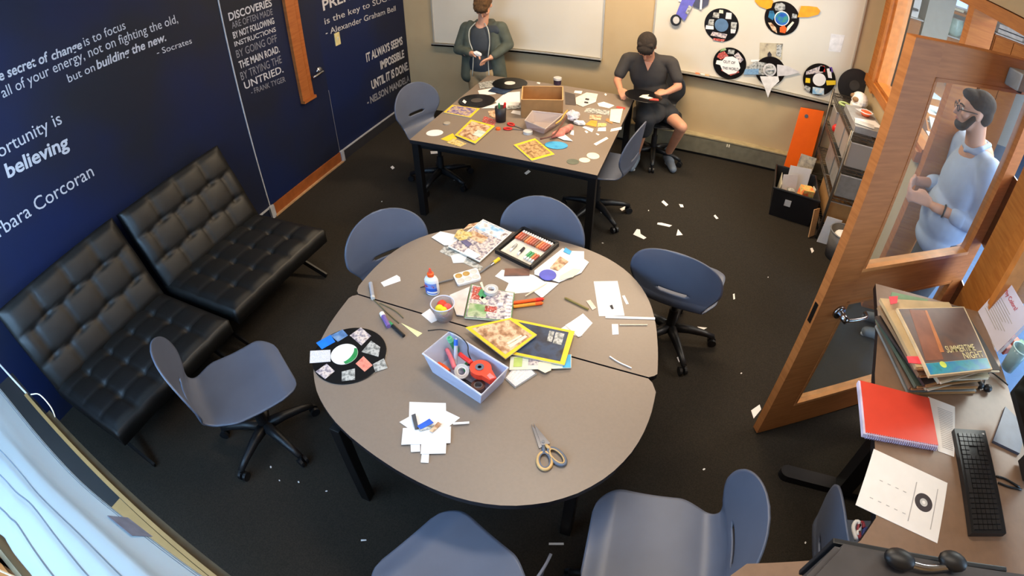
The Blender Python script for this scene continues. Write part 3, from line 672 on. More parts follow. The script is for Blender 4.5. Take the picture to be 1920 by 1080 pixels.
# -- boy seated with a record on his lap
t = person('seated boy in a dark V-neck shirt holding a record on his lap', (2.76, 4.5, 0))
f, l, u = frame(math.radians(-92), 0.92); HC = Vector((2.68, 4.46, 1.135)); S = 0.98; RE = Matrix((f, l, u)).transposed().to_euler()
prims = head_prims(HC, f, l, u, S) + [('c', (2.70, 4.57, 0.97), 0.052, HC - u * 0.03 - f * 0.03, 0.05)]
wl_, wr_ = Vector((2.495, 4.37, 0.735)), Vector((2.905, 4.42, 0.765))
prims += [('c', (2.50, 4.59, 0.95), 0.042, (2.44, 4.50, 0.77), 0.036), ('c', (2.44, 4.50, 0.77), 0.036, wl_, 0.026), ('c', (2.90, 4.60, 0.97), 0.042, (2.985, 4.52, 0.80), 0.036), ('c', (2.985, 4.52, 0.80), 0.036, wr_, 0.026)]
prims += hand(wl_ + Vector((0.02, -0.045, -0.005)), (0.45, -0.8, -0.2), (-0.3, 0, 1), (0.8, 0.4, 0.5), 0.85, 0.9) + hand(wr_ + Vector((-0.045, -0.03, -0.005)), (-0.85, -0.4, -0.2), (0.2, 0, 1), (-0.4, 0.8, 0.5), 0.85, 0.9)
prims += [('c', (2.5, 4.59, 0.95), 0.042, (2.9, 4.6, 0.97), 0.042), ('c', (2.71, 4.6, 0.95), 0.09, (2.76, 4.63, 0.6), 0.09)]
kr, kl = Vector((3.075, 4.33, 0.50)), Vector((2.77, 4.20, 0.575))
prims += [('c', (2.83, 4.58, 0.56), 0.075, kr, 0.052), ('c', kr, 0.050, (2.975, 4.60, 0.10), 0.034), ('c', (2.72, 4.58, 0.56), 0.078, kl, 0.052), ('c', kl, 0.05, (2.69, 4.43, 0.11), 0.034)]
link('body', blob(prims, 0.0065), mat('skin_tan', (196, 136, 104), 0.55, var=0.06, scale=10), t, smooth=True); face_parts(t, HC, f, l, u, S)
P = [('e', HC + u * 0.038 - f * 0.020, (0.098, 0.085, 0.084), RE), ('e', HC + u * 0.055 + f * 0.045, (0.055, 0.075, 0.042), RE), ('e', HC - u * 0.01 - f * 0.065, (0.045, 0.074, 0.06), RE)]
P += [('c', HC + u * 0.085 + f * 0.03 + l * 0.016 * k, 0.022, HC + u * (0.020 + 0.007 * (k % 2)) + f * (0.090 - 0.002 * k * k) + l * 0.019 * k, 0.008) for k in range(-3, 4)]
link('hair', blob(P, 0.005, 2), mat('dark_brown_hair', (36, 26, 18), 0.9, var=0.3, scale=70, bump=0.5), t, smooth=True)
P = [('c', (2.52, 4.6, 0.965), 0.058, (2.88, 4.61, 0.985), 0.058), ('e', (2.70, 4.6, 0.86), (0.175, 0.105, 0.2)), ('e', (2.74, 4.62, 0.68), (0.165, 0.115, 0.17)), ('c', (2.50, 4.59, 0.955), 0.060, (2.455, 4.525, 0.83), 0.054), ('c', (2.90, 4.60, 0.975), 0.060, (2.965, 4.545, 0.86), 0.054)]
sh = link('shirt', blob(P, 0.009), mat('charcoal_shirt', (52, 48, 46), 0.85, var=0.1), t, smooth=True)
bm = B(); b_wallpoly(bm, [(2.665, 4.502, 0.985), (2.735, 4.502, 0.985), (2.705, 4.487, 0.905)], (0, 0.03, 0.0)); link('neck_opening', bm, MATS['skin_tan'], sh)
Mk = mat('black_shorts', (30, 30, 33), 0.85, var=0.1)
P = [('e', (2.78, 4.6, 0.56), (0.17, 0.14, 0.1)), ('c', (2.83, 4.57, 0.565), 0.098, (2.95, 4.47, 0.535), 0.088), ('c', (2.72, 4.58, 0.565), 0.10, (2.77, 4.20, 0.57), 0.088), ('c', (2.77, 4.20, 0.57), 0.088, (2.755, 4.215, 0.46), 0.078), ('e', (2.80, 4.36, 0.575), (0.12, 0.19, 0.085))]
link('shorts', blob(P, 0.009), Mk, t, smooth=True)
Msh = mat('grey_trainer', (110, 118, 128), 0.6, var=0.1)
for a, b in (((2.965, 4.63, 0.05), (3.055, 4.41, 0.036)), ((2.69, 4.46, 0.05), (2.68, 4.27, 0.036))):
    a, b = Vector(a), Vector(b); d = (b - a)
    so = link('shoe', blob([('c', a, 0.042, a + d * 0.5 + Vector((0, 0, 0.008)), 0.044), ('c', a + d * 0.5, 0.042, b, 0.036), ('c', a + Vector((0, 0, 0.03)), 0.04, a + Vector((0, 0, 0.06)), 0.038)], 0.008), Msh, t, smooth=True)
    link('sole', blob([('c', a + Vector((0, 0, -0.035)), 0.016, b + Vector((0, 0, -0.02)), 0.016), ('c', a + d * 0.3 + Vector((-0.02, 0, -0.035)), 0.016, a + d * 0.85 + Vector((0.02, 0, -0.03)), 0.016)], 0.007), M_lgrey, so, smooth=True)
# the record he holds, propped on his hands
hr = thing('vinyl_record', 'black vinyl record held on the lap of the seated boy', 'record', (2.72, 4.26, 0.74))
Mh = Matrix.Translation((2.72, 4.26, 0.75)) @ Euler((-0.02, 0.03, 0)).to_matrix().to_4x4()
def onrec(bm): bmesh.ops.transform(bm, matrix=Mh, verts=bm.verts[:]); return bm
link('disc', onrec(b_lathe(B(), (0, 0, 0), [(0.16, -0.002), (0.162, 0), (0.16, 0.002)], 48)), M_vinyl, hr)
link('paper_cutting', onrec(b_poly(B(), [(-0.03, -0.06, 0.005), (0.05, -0.07, 0.005), (0.085, -0.02, 0.005), (0.03, 0.0, 0.005), (0.04, 0.05, 0.005), (-0.01, 0.01, 0.005)], 0.002)), M_cream, hr)
link('red_cutting', onrec(b_poly(B(), [(0.06, -0.09, 0.006), (0.14, -0.06, 0.006), (0.13, -0.02, 0.006), (0.08, -0.03, 0.006)], 0.002)), mat('red_card', (196, 70, 58), 0.6), hr)

# -- bearded man in a light blue shirt in the doorway
t = person('bearded man in a light blue shirt standing behind the glass door', (4.84, 2.85, 0))
f, l, u = frame(math.radians(172), 0.10); HC = Vector((4.745, 2.77, 1.655)); S = 1.05; RE = Matrix((f, l, u)).transposed().to_euler()
shN, shF = Vector((4.90, 2.63, 1.405)), Vector((4.86, 2.99, 1.40))
prims = head_prims(HC, f, l, u, S) + [('c', (4.85, 2.80, 1.42), 0.062, HC - u * 0.04 - f * 0.03, 0.058)]
elN, elF = Vector((4.99, 2.60, 1.07)), Vector((4.90, 3.04, 1.08)); wN, wF = Vector((4.70, 2.70, 1.065)), Vector((4.63, 2.92, 1.10))
prims += [('c', shN, 0.05, elN, 0.044), ('c', elN, 0.042, wN, 0.029), ('c', shF, 0.05, elF, 0.044), ('c', elF, 0.042, wF, 0.029), ('c', shN, 0.05, shF, 0.05), ('c', (4.88, 2.81, 1.4), 0.11, (4.90, 2.82, 0.95), 0.12)]
prims += hand(wN + Vector((-0.065, 0.04, 0.005)), (-0.85, 0.5, -0.1), (0.3, -0.6, 0.7), (0, 0.3, 0.9), 1.0, 0.8) + hand(wF + Vector((-0.05, -0.05, 0.0)), (-0.55, -0.8, -0.1), (-0.6, 0.3, 0.7), (0, 0.2, 0.9), 1.0, 0.8)
for q, y in ((-1, 2.73), (1, 2.90)): prims += [('c', (4.9, y, 0.88), 0.09, (4.87, y, 0.47), 0.062), ('c', (4.87, y, 0.47), 0.06, (4.88, y, 0.09), 0.042)]
link('body', blob(prims, 0.008), mat('skin_man', (206, 150, 122), 0.55, var=0.06, scale=10), t, smooth=True); face_parts(t, HC, f, l, u, S)
Mhair = mat('man_dark_hair', (46, 33, 25), 0.9, var=0.3, scale=70, bump=0.5)
P = [('e', HC + u * 0.045 - f * 0.022, (0.100, 0.084, 0.080), RE), ('e', HC - u * 0.0 - f * 0.06, (0.055, 0.079, 0.075), RE), ('e', HC + u * 0.085 + f * 0.035, (0.055, 0.066, 0.032), RE)]
link('hair', blob(P, 0.007, 3), Mhair, t, smooth=True)
P = [('e', HC - u * 0.09 + f * 0.055, (0.042, 0.048, 0.036), RE)]
for q in (-1, 1): P.append(('c', HC - u * 0.02 + l * q * 0.068 + f * 0.008, 0.016, HC - u * 0.082 + l * q * 0.046 + f * 0.045, 0.022))
link('beard', blob(P, 0.006, 3), Mhair, t, smooth=True)
bm = B()
for q in (-1, 1):
    c0 = HC + l * q * 0.034 + u * 0.003 + f * 0.104
    b_tube(bm, [c0 + l * 0.024 * math.cos(a) + u * 0.017 * math.sin(a) for a in [2 * PI * i / 16 for i in range(16)]], 0.0025, 6, close=True)
    b_tube(bm, [c0 + l * q * 0.024, HC + l * q * 0.082 + f * 0.0 + u * 0.008], 0.0025, 6)
b_tube(bm, [HC + l * 0.011 + u * 0.006 + f * 0.106, HC - l * 0.011 + u * 0.006 + f * 0.106], 0.0025, 6)
link('glasses', bm, M_black, t, smooth=True)
Ms = mat('light_blue_shirt', (166, 179, 204), 0.85, var=0.06, scale=10)
P = [('c', shN + Vector((0, 0.02, 0)), 0.068, shF + Vector((0, -0.02, 0)), 0.068), ('e', (4.875, 2.81, 1.22), (0.145, 0.205, 0.23)), ('e', (4.86, 2.815, 0.98), (0.165, 0.20, 0.22)), ('e', (4.87, 2.815, 0.83), (0.155, 0.195, 0.12)),
     ('c', shN, 0.074, elN, 0.066), ('c', elN, 0.066, elN.lerp(wN, 0.45), 0.056), ('c', shF, 0.074, elF, 0.066), ('c', elF, 0.066, elF.lerp(wF, 0.45), 0.056)]
st = link('shirt', blob(P, 0.011), Ms, t, smooth=True)
link('collar', blob([('c', (4.775, 2.765, 1.425), 0.013, (4.85, 2.725, 1.475), 0.016), ('c', (4.85, 2.725, 1.475), 0.016, (4.915, 2.77, 1.497), 0.016), ('c', (4.915, 2.77, 1.497), 0.016, (4.905, 2.86, 1.487), 0.016), ('c', (4.905, 2.86, 1.487), 0.016, (4.80, 2.87, 1.43), 0.013), ('e', (4.85, 2.80, 1.44), (0.085, 0.09, 0.035))], 0.007), Ms, st, smooth=True)
for e, w in ((elN, wN), (elF, wF)): link('rolled_cuff', blob([('c', e.lerp(w, 0.42), 0.060, e.lerp(w, 0.52), 0.057)], 0.008), Ms, st, smooth=True)
bm = B(); cc = wN + (elN - wN) * 0.2; ax = (elN - wN).normalized().to_track_quat('Z', 'Y')
b_tube(bm, [cc + ax @ Vector((0.036 * math.cos(a), 0.036 * math.sin(a), 0)) for a in [2 * PI * i / 18 for i in range(18)]], 0.006, 6, close=True); link('wristband', bm, M_black, t, smooth=True)
P = [('e', (4.9, 2.815, 0.86), (0.135, 0.18, 0.11))]
for y in (2.73, 2.90): P += [('c', (4.9, y, 0.84), 0.105, (4.87, y, 0.47), 0.082), ('c', (4.87, y, 0.47), 0.08, (4.88, y, 0.10), 0.07)]
link('jeans', blob(P, 0.011), mat('grey_jeans', (70, 72, 78), 0.85, var=0.1), t, smooth=True)
for y, dx in ((2.73, -0.03), (2.90, 0.0)):
    so = link('shoe', blob([('c', (4.90 + dx, y, 0.046), 0.044, (4.70 + dx, y + 0.005, 0.036), 0.036)], 0.009), mat('grey_sneaker', (96, 98, 100), 0.6), t, smooth=True)
    link('sole', blob([('c', (4.92 + dx, y, 0.018), 0.018, (4.68 + dx, y, 0.018), 0.018), ('c', (4.8 + dx, y - 0.02, 0.018), 0.018, (4.72 + dx, y + 0.025, 0.018), 0.018)], 0.008), M_lgrey, so, smooth=True)

# ---------------------------------------------------------------- things on the round table
P_photo = printed('print_photo', [(70, 66, 74), (150, 140, 150), (228, 214, 206), (120, 96, 88)], 45)
P_warm = printed('print_warm', [(84, 52, 34), (170, 124, 88), (226, 196, 160), (120, 80, 56)], 22)
P_grey = printed('print_grey', [(60, 62, 64), (126, 128, 124), (198, 198, 192), (96, 98, 96)], 40)
P_blue = printed('print_blue', [(60, 120, 180), (150, 195, 225), (236, 236, 232), (120, 100, 96)], 18)
P_night = printed('print_night', [(18, 22, 34), (24, 36, 60), (40, 62, 92), (28, 26, 34)], 12)
P_green = printed('print_green', [(96, 140, 84), (120, 160, 100), (178, 190, 150), (74, 96, 70)], 14)
P_red = printed('print_red', [(226, 214, 204), (200, 84, 70), (150, 48, 44), (235, 225, 214)], 60)
P_text = printed('print_text', [(226, 224, 226), (236, 233, 233), (190, 190, 196), (236, 233, 233)], 320)
P_gold = printed('print_gold', [(110, 88, 40), (196, 166, 92), (228, 206, 140), (90, 84, 110)], 40)
def sheet(name, label, pts, k, m=None, cat='paper', group=None, th=0.0012, parent=None):
    return link(name, b_poly(B(), lift(pts, 0.0015 + 0.0015 * k), th), m or M_white, parent, label, cat, group)
def booklet(label, q, k, th, border, picture, inset=0.09, name='magazine', cat='magazine', bars=()):
    """pages, cover and printed picture; q = corners round the cover"""
    z = 0.0015 + 0.0015 * k; c = sum((Vector(p) for p in q), Vector()) / 4
    t = thing(name, label, cat, (c.x, c.y, q[0][2] + z))
    link('pages', b_poly(B(), lift(quad(q, 0.006, 0.006, 0.994, 0.994), z + th - 0.001), th - 0.001), M_cream, t)
    link('cover', b_poly(B(), lift(q, z + th), 0.001), border, t)
    if picture: link('cover_picture', b_poly(B(), lift(quad(q, inset, inset * 0.8, 1 - inset, 1 - inset * 0.8), z + th + 0.0006), 0.0006), picture, t)
    for u0, v0, u1, v1, m in bars: link('cover_print', b_poly(B(), lift(quad(q, u0, v0, u1, v1), z + th + 0.0011), 0.0005), m, t)
    return t
def pen(label, a, b, r, m, tip=None, name='marker', cat='marker', capm=None, group=None):
    a, b = Vector(a), Vector(b); d = (b - a)
    t = thing(name, label, cat, (a + b) / 2 - Vector((0, 0, r)), group)
    bm = B(); b_cone(bm, a, r, a + d * 0.72, r, 12); link('barrel', bm, m, t, smooth=False)
    bm = B(); b_cone(bm, a + d * 0.72, r * 1.12, a + d * 0.95, r * 1.05, 12); link('cap', bm, capm or m, t)
    bm = B(); b_cone(bm, a + d * 0.95, r * 0.6, b, r * 0.3, 10); link('tip', bm, tip or m, t)
    return t
def up(pts, dz): return [tuple(Vector(p) + Vector((0, 0, dz))) for p in pts]

# decorated record
rc = Vector((2.046, 0.9764, 0.67)); RR = 0.166
rt = thing('vinyl_record', 'black vinyl record covered with photo stickers at the left edge of the round table', 'record', rc)
link('disc', b_lathe(B(), rc, [(RR - 0.002, 0.001), (RR, 0.0022), (RR - 0.002, 0.0034)], 64), M_vinyl, rt)
lc = Vector((2.024, 0.9707, 0.67))
link('centre_label', b_poly(B(), ell(lc + Vector((0, 0, 0.0042)), 0.061, 0.061, 0, 36), 0.0007), mat('label_white', (232, 234, 230), 0.6), rt)
link('green_crescent', b_poly(B(), [tuple(lc + Vector((0.060 * math.cos(a), 0.060 * math.sin(a), 0.0047))) for a in [-0.9 + 1.9 * i / 12 for i in range(13)]] + [tuple(lc + Vector((0.010 + 0.026 * math.cos(a), 0.048 * math.sin(a) + 0.003, 0.0047))) for a in [1.1 - 2.2 * i / 12 for i in range(13)]], 0.0004), mat('label_green', (36, 140, 74), 0.6), rt)
for q, m in (([(1.862, 0.977, 0.67), (1.896, 1.045, 0.67), (1.943, 1.017, 0.67), (1.911, 0.9552, 0.67)], mat('sticker_blue', (20, 120, 230), 0.5)), ([(1.898, 1.042, 0.67), (1.931, 1.095, 0.67), (1.976, 1.073, 0.67), (1.954, 1.022, 0.67)], printed('print_sea', [(60, 90, 130), (90, 130, 180), (150, 170, 190)], 25)), ([(1.983, 1.076, 0.67), (2.004, 1.139, 0.67), (2.077, 1.11, 0.67), (2.068, 1.043, 0.67)], P_photo),
             ([(2.089, 1.011, 0.67), (2.093, 1.085, 0.67), (2.152, 1.067, 0.67), (2.174, 1.015, 0.67)], P_grey), ([(2.173, 0.9688, 0.67), (2.201, 1.016, 0.67), (2.244, 0.9752, 0.67), (2.207, 0.9348, 0.67)], P_grey), ([(2.102, 0.9428, 0.67), (2.111, 0.9929, 0.67), (2.176, 0.9636, 0.67), (2.163, 0.9198, 0.67)], printed('print_coral', [(214, 120, 100), (232, 150, 130), (200, 96, 84)], 40)),
             ([(2.07, 0.881, 0.67), (2.114, 0.9189, 0.67), (2.148, 0.8665, 0.67), (2.1, 0.8366, 0.67)], P_grey), ([(1.962, 0.8353, 0.67), (1.982, 0.893, 0.67), (2.04, 0.8716, 0.67), (2.026, 0.8178, 0.67)], P_photo), ([(1.866, 0.9259, 0.67), (1.95, 0.9677, 0.67), (1.991, 0.9099, 0.67), (1.908, 0.865, 0.67)], P_text)):
    link('sticker', b_poly(B(), up(q, 0.0042), 0.0007), m, rt)

# paper pile with scraps
G = 'sheets of the starburst paper pile'
for k, (q, lab) in enumerate((([(2.485, 0.7147, 0.67), (2.622, 0.7635, 0.67), (2.55, 0.9044, 0.67), (2.414, 0.8551, 0.67)], 'square white sheet at the back of the starburst paper pile, lowest one'), ([(2.425, 0.7533, 0.67), (2.571, 0.7143, 0.67), (2.632, 0.86, 0.67), (2.502, 0.8793, 0.67)], 'white sheet turned like a diamond in the starburst paper pile'), ([(2.584, 0.6244, 0.67), (2.611, 0.6337, 0.67), (2.583, 0.699, 0.67), (2.558, 0.6912, 0.67)], 'narrow white tab poking out in front of the starburst paper pile'),
        ([(2.531, 0.6494, 0.67), (2.561, 0.6645, 0.67), (2.544, 0.6978, 0.67), (2.511, 0.6839, 0.67)], 'small white card poking out front-left of the starburst paper pile'), ([(2.568, 0.655, 0.67), (2.652, 0.6922, 0.67), (2.619, 0.77, 0.67), (2.535, 0.7278, 0.67)], 'white sheet sticking out at the front of the starburst paper pile'), ([(2.484, 0.6622, 0.67), (2.649, 0.7387, 0.67), (2.619, 0.8068, 0.67), (2.454, 0.7305, 0.67)], 'wide white sheet on top of the starburst paper pile'), ([(2.623, 0.8164, 0.67), (2.678, 0.8432, 0.67), (2.674, 0.8523, 0.67), (2.619, 0.8254, 0.67)], 'thin white strip sticking out right of the starburst paper pile'))):
    sheet('paper_sheet', lab, q, k, M_white, 'paper', G)
for q, m, lab, k in (([(2.502, 0.74, 0.67), (2.514, 0.7477, 0.67), (2.468, 0.8072, 0.67), (2.457, 0.7941, 0.67)], mat('scrap_grey', (70, 72, 78), 0.6), 'dark grey strip on the white starburst paper pile', 8), ([(2.506, 0.7497, 0.67), (2.524, 0.7413, 0.67), (2.576, 0.7842, 0.67), (2.574, 0.799, 0.67)], P_grey, 'grey photo scrap on the white starburst paper pile', 8), ([(2.502, 0.7562, 0.67), (2.522, 0.7486, 0.67), (2.554, 0.7935, 0.67), (2.53, 0.8052, 0.67)], M_blue, 'blue scrap on the white starburst paper pile', 9), ([(2.555, 0.7544, 0.67), (2.57, 0.7525, 0.67), (2.584, 0.8006, 0.67), (2.567, 0.8041, 0.67)], P_warm, 'tan scrap on the white starburst paper pile', 9)):
    sheet('paper_scrap', lab, q, k, m)

# scissors with tan and grey loops
sc = thing('scissors', 'open scissors with tan and grey handle loops on the round table', 'scissors', (2.971, 0.8576, 0.67))
tip = Vector((2.894, 0.9268, 0.676)); tip2 = Vector((2.901, 0.9319, 0.676)); piv = Vector((2.962, 0.865, 0.676)); h1 = Vector((2.994, 0.7902, 0.678)); h2 = Vector((3.029, 0.8221, 0.678))
def blade(tp, base, w):
    d = (base - tp); s = Vector((-d.y, d.x, 0)).normalized() * w
    return b_poly(B(), [tuple(tp), tuple(base + s * 0.5 + Vector((0, 0, 0))), tuple(base - s)], 0.003)
link('blade', blade(tip, piv + (piv - tip) * 0.18, 0.025), M_chrome, sc); link('blade', blade(tip2 + Vector((0, 0, 0.003)), piv + (piv - tip2) * 0.18 + Vector((0, 0, 0.003)), -0.022), M_chrome, sc)
bm = B(); b_cone(bm, piv, 0.007, piv + Vector((0, 0, 0.006)), 0.006, 12); link('pivot_screw', bm, M_grey, sc)
M_tan = mat('tan_rubber', (206, 168, 110), 0.5); M_slate = mat('slate_rubber', (92, 102, 118), 0.5)
ax = (h1 - piv).to_2d().angle_signed(Vector((1, 0)))
for hc, rx, ry, m, m2 in ((h1, 0.036, 0.025, M_tan, M_slate), (h2, 0.042, 0.022, M_slate, M_tan)):
    d = (hc - piv).normalized(); a0 = math.atan2(d.y, d.x)
    bm = B(); b_tube(bm, ell(hc, rx, ry, a0, 24), 0.0065, 8, close=True); hd = link('handle_loop', bm, m, sc, smooth=True)
    bm = B(); b_tube(bm, [piv + d * 0.015, hc - d * (rx - 0.004)], [0.006, 0.009], 8); link('handle_stem', bm, m2, hd, smooth=True)
    bm = B(); b_tube(bm, ell(hc + Vector((0, 0, 0.004)), rx - 0.006, ry - 0.006, a0, 20), 0.003, 6, close=True); link('loop_lining', bm, m2, hd, smooth=True)

# clear bin of tools
M_bin = glassy('frosted_bin', (214, 218, 236), 0.40, 0.25)
rim = [Vector(p) for p in [(2.389, 1.04, 0.755), (2.694, 0.9322, 0.755), (2.738, 1.093, 0.755), (2.436, 1.191, 0.755)]]; base = [Vector(p) for p in [(2.43, 1.026, 0.672), (2.677, 0.9502, 0.672), (2.719, 1.084, 0.672), (2.467, 1.162, 0.672)]]
bt = thing('storage_bin', 'clear plastic bin full of pens, tapes and scissors on the round table', 'bin', sum(base, Vector()) / 4)
def tub(rim, base, th, m, parent, nm='shell'):
    bm = B(); c = sum(base, Vector()) / 4; n = len(rim)
    ro = [bm.verts.new(p) for p in rim]; bo = [bm.verts.new(p) for p in base]
    ri = [bm.verts.new(p + (Vector((c.x, c.y, p.z)) - p).normalized() * th) for p in rim]; bi = [bm.verts.new(p + (c - p).normalized() * th + Vector((0, 0, th))) for p in base]
    for i in range(n):
        j = (i + 1) % n
        bm.faces.new((ro[i], ro[j], bo[j], bo[i])); bm.faces.new((ri[j], ri[i], bi[i], bi[j])); bm.faces.new((ro[j], ro[i], ri[i], ri[j]))
    bm.faces.new(bo); bm.faces.new(list(reversed(bi)))
    return link(nm, bm, m, parent)
tub(rim, base, 0.004, M_bin, bt)
bm = B(); b_tube(bm, rim, 0.0045, 6, close=True); link('rim', bm, mat('bin_rim', (205, 206, 218), 0.3), bt)
ctr = sum(base, Vector()) / 4
pen('green marker standing in the clear tool bin', (2.486, 1.148, 0.7), (2.459, 1.141, 0.78), 0.011, M_green, capm=mat('mint_cap', (110, 200, 150), 0.4))
pen('blue capped pen standing in the clear tool bin', (2.511, 1.081, 0.7), (2.492, 1.142, 0.785), 0.008, mat('clear_pen', (190, 190, 200), 0.3), capm=M_blue, name='pen', cat='pen')
td = thing('tape_dispenser', 'orange-red tape dispenser in the clear tool bin', 'tape dispenser', (2.65, 1.054, 0.69))
tc = Vector((2.631, 1.067, 0.742)); 
bm = B(); dx = Vector((0.035, -0.02, 0)); pts = [tc + Vector((0.044 * math.cos(a), 0.040 * math.sin(a), 0)) for a in [0.2 + 5.0 * i / 18 for i in range(19)]] + [tc + Vector((0.058, -0.046, 0)), tc + Vector((0.078, -0.026, 0))]
b_poly(bm, [tuple(p) for p in pts], 0.028); link('body', bm, mat('dispenser_red', (240, 70, 44), 0.4), td)
link('hub', b_lathe(B(), tc + Vector((-0.004, 0, 0)), [(0.016, -0.002), (0.018, 0.003), (0.008, 0.003), (0.0078, 0.0)], 20), M_slate, td)
bm = B(); b_poly(bm, [tuple(tc + Vector(p)) for p in ((0.040, -0.030, 0.002), (0.058, -0.042, 0.002), (0.074, -0.027, 0.002), (0.045, -0.014, 0.002))], 0.002); link('cutter', bm, mat('pink_plastic', (232, 130, 130), 0.4), td)
def ringroll(label, c, r, h, m, inner, par=None, name='tape_roll', cat='tape', tilt=None):
    t = thing(name, label, cat, c); M = Matrix.Translation(c) @ (Euler(tilt).to_matrix().to_4x4() if tilt else Matrix())
    for nm, prof, mm in (('tape', [(r * 0.62, 0), (r, 0), (r, h), (r * 0.62, h), (r * 0.62, 0.0005)], m), ('core', [(r * 0.5, 0.001), (r * 0.62, 0.001), (r * 0.62, h * 0.96), (r * 0.5, h * 0.96), (r * 0.5, 0.0012)], inner)):
        bm = B(); n = 24; rings = [[bm.verts.new((a * math.cos(2 * PI * i / n), a * math.sin(2 * PI * i / n), b)) for i in range(n)] for a, b in prof]
        for A, Bq in zip(rings, rings[1:]):
            for i in range(n): bm.faces.new((A[i], A[(i + 1) % n], Bq[(i + 1) % n], Bq[i]))
        bmesh.ops.transform(bm, matrix=M, verts=bm.verts[:]); link(nm, bm, mm, t)
    return t
ringroll('white tape roll inside the clear tool bin', Vector((2.556, 1.05, 0.7)), 0.030, 0.026, M_lgrey, M_white, tilt=(0.5, 0.2, 0))
ringroll('dark tape roll at the bottom of the clear tool bin', Vector((2.643, 1.011, 0.682)), 0.028, 0.022, mat('tape_brown', (84, 52, 44), 0.4), M_grey)
ringroll('green tape roll beside the white one in the clear tool bin', Vector((2.57, 1.077, 0.7)), 0.023, 0.020, M_green, M_grey, tilt=(0.1, 0.4, 0))
for pts, lab, m in (([(2.453, 1.125, 0.72), (2.491, 1.086, 0.72), (2.526, 1.044, 0.72)], 'pink-handled tool in the clear tool bin', mat('pink_handle', (222, 110, 120), 0.4)), ([(2.523, 1.104, 0.74), (2.553, 1.091, 0.74), (2.586, 1.079, 0.74)], 'red handle across the clear tool bin', M_red), ([(2.44, 1.063, 0.69), (2.469, 1.056, 0.69), (2.499, 1.043, 0.69)], 'orange handle at the left end of the clear tool bin', M_orange), ([(2.542, 1.031, 0.682), (2.58, 1.022, 0.682), (2.615, 1.012, 0.682)], 'black cable clip along the front of the clear tool bin', M_black)):
    bm = B(); b_tube(bm, curve(pts, 8), 0.010, 8); link('tool_handle', bm, m, None, lab, 'tool', smooth=True)
bm = B(); b_tube(bm, curve([(2.356, 1.151, 0.77), (2.412, 1.179, 0.77), (2.483, 1.174, 0.77)] + [(2.539, 1.145, 0.765), (2.564, 1.101, 0.765)] + [(2.577, 1.097, 0.73)], 30), 0.0025, 6)
link('black_wire', bm, M_black, None, 'thin black wire arching over the back of the clear tool bin', 'wire', smooth=True)

# magazines round the bin
booklet('white magazine with slanted bars sticking out from under the yellow-bordered ones', [(2.718, 1.1, 0.67), (2.775, 1.069, 0.67), (2.833, 1.167, 0.67), (2.736, 1.228, 0.67)], 0, 0.005, mat('mag_grey', (120, 122, 130), 0.5), P_text, 0.06, bars=[(0.15 + 0.17 * i, 0.18, 0.24 + 0.17 * i, 0.62, M_white) for i in range(4)])
booklet('pale magazine with a light blue corner under the dark yellow-bordered one', [(2.721, 1.144, 0.67), (2.954, 1.242, 0.67), (2.933, 1.313, 0.67), (2.699, 1.214, 0.67)], 4, 0.004, mat('mag_pale', (214, 220, 206), 0.5), None, bars=[(0.86, 0.02, 0.99, 0.98, M_cyan), (0.06, 0.2, 0.2, 0.9, mat('lime_patch', (176, 200, 110), 0.6)), (0.3, 0.3, 0.55, 0.9, P_photo)])
sheet('paper_cutting', 'cream paper cutting in front of the dark yellow-bordered magazine', [(2.819, 1.227, 0.67), (2.87, 1.239, 0.67), (2.881, 1.2, 0.67), (2.863, 1.178, 0.67), (2.828, 1.187, 0.67)], 8, M_cream)
YB = M_yellow
booklet('dark yellow-bordered magazine under the animal cover one on the round table', [(2.676, 1.218, 0.67), (2.926, 1.238, 0.67), (2.91, 1.438, 0.67), (2.627, 1.418, 0.67)], 9, 0.008, YB, P_night, 0.085, bars=[(0.62, 0.55, 0.70, 0.86, P_grey), (0.72, 0.52, 0.86, 0.86, P_grey)])
nm = booklet('yellow-bordered magazine with a brown animal cover on the round table', [(2.693, 1.175, 0.682), (2.768, 1.349, 0.682), (2.628, 1.409, 0.682), (2.463, 1.282, 0.682)], 10, 0.008, YB, P_warm, 0.085, bars=[(0.30, 0.12, 0.80, 0.2, M_cream), (0.34, 0.22, 0.74, 0.27, M_cream)])
# green magazine, folded page, tape
booklet('green magazine with a white list down its side, in the middle of the round table', [(2.423, 1.356, 0.67), (2.628, 1.408, 0.67), (2.574, 1.589, 0.67), (2.358, 1.575, 0.67)], 4, 0.010, mat('mag_green', (88, 134, 84), 0.5), P_photo, 0.02, bars=[(0.05, 0.04, 0.45, 0.42, P_green), (0.40, 0.22, 0.66, 0.40, P_red), (0.06, 0.55, 0.30, 0.95, P_red)] + [(0.85, 0.05 + 0.12 * i, 0.97, 0.11 + 0.12 * i, M_white) for i in range(8)])
link('folded_page', b_poly(B(), [(2.291, 1.474, 0.682), (2.38, 1.363, 0.682), (2.413, 1.368, 0.682)] + [(2.36, 1.555, 0.69)], 0.003), mat('page_grey', (214, 206, 200), 0.7), None, 'folded grey-white page leaning between the pompom cup and the green magazine', 'paper')
ringroll('white tape roll lying on the green magazine', Vector((2.47, 1.554, 0.691)), 0.034, 0.018, M_lgrey, M_white)
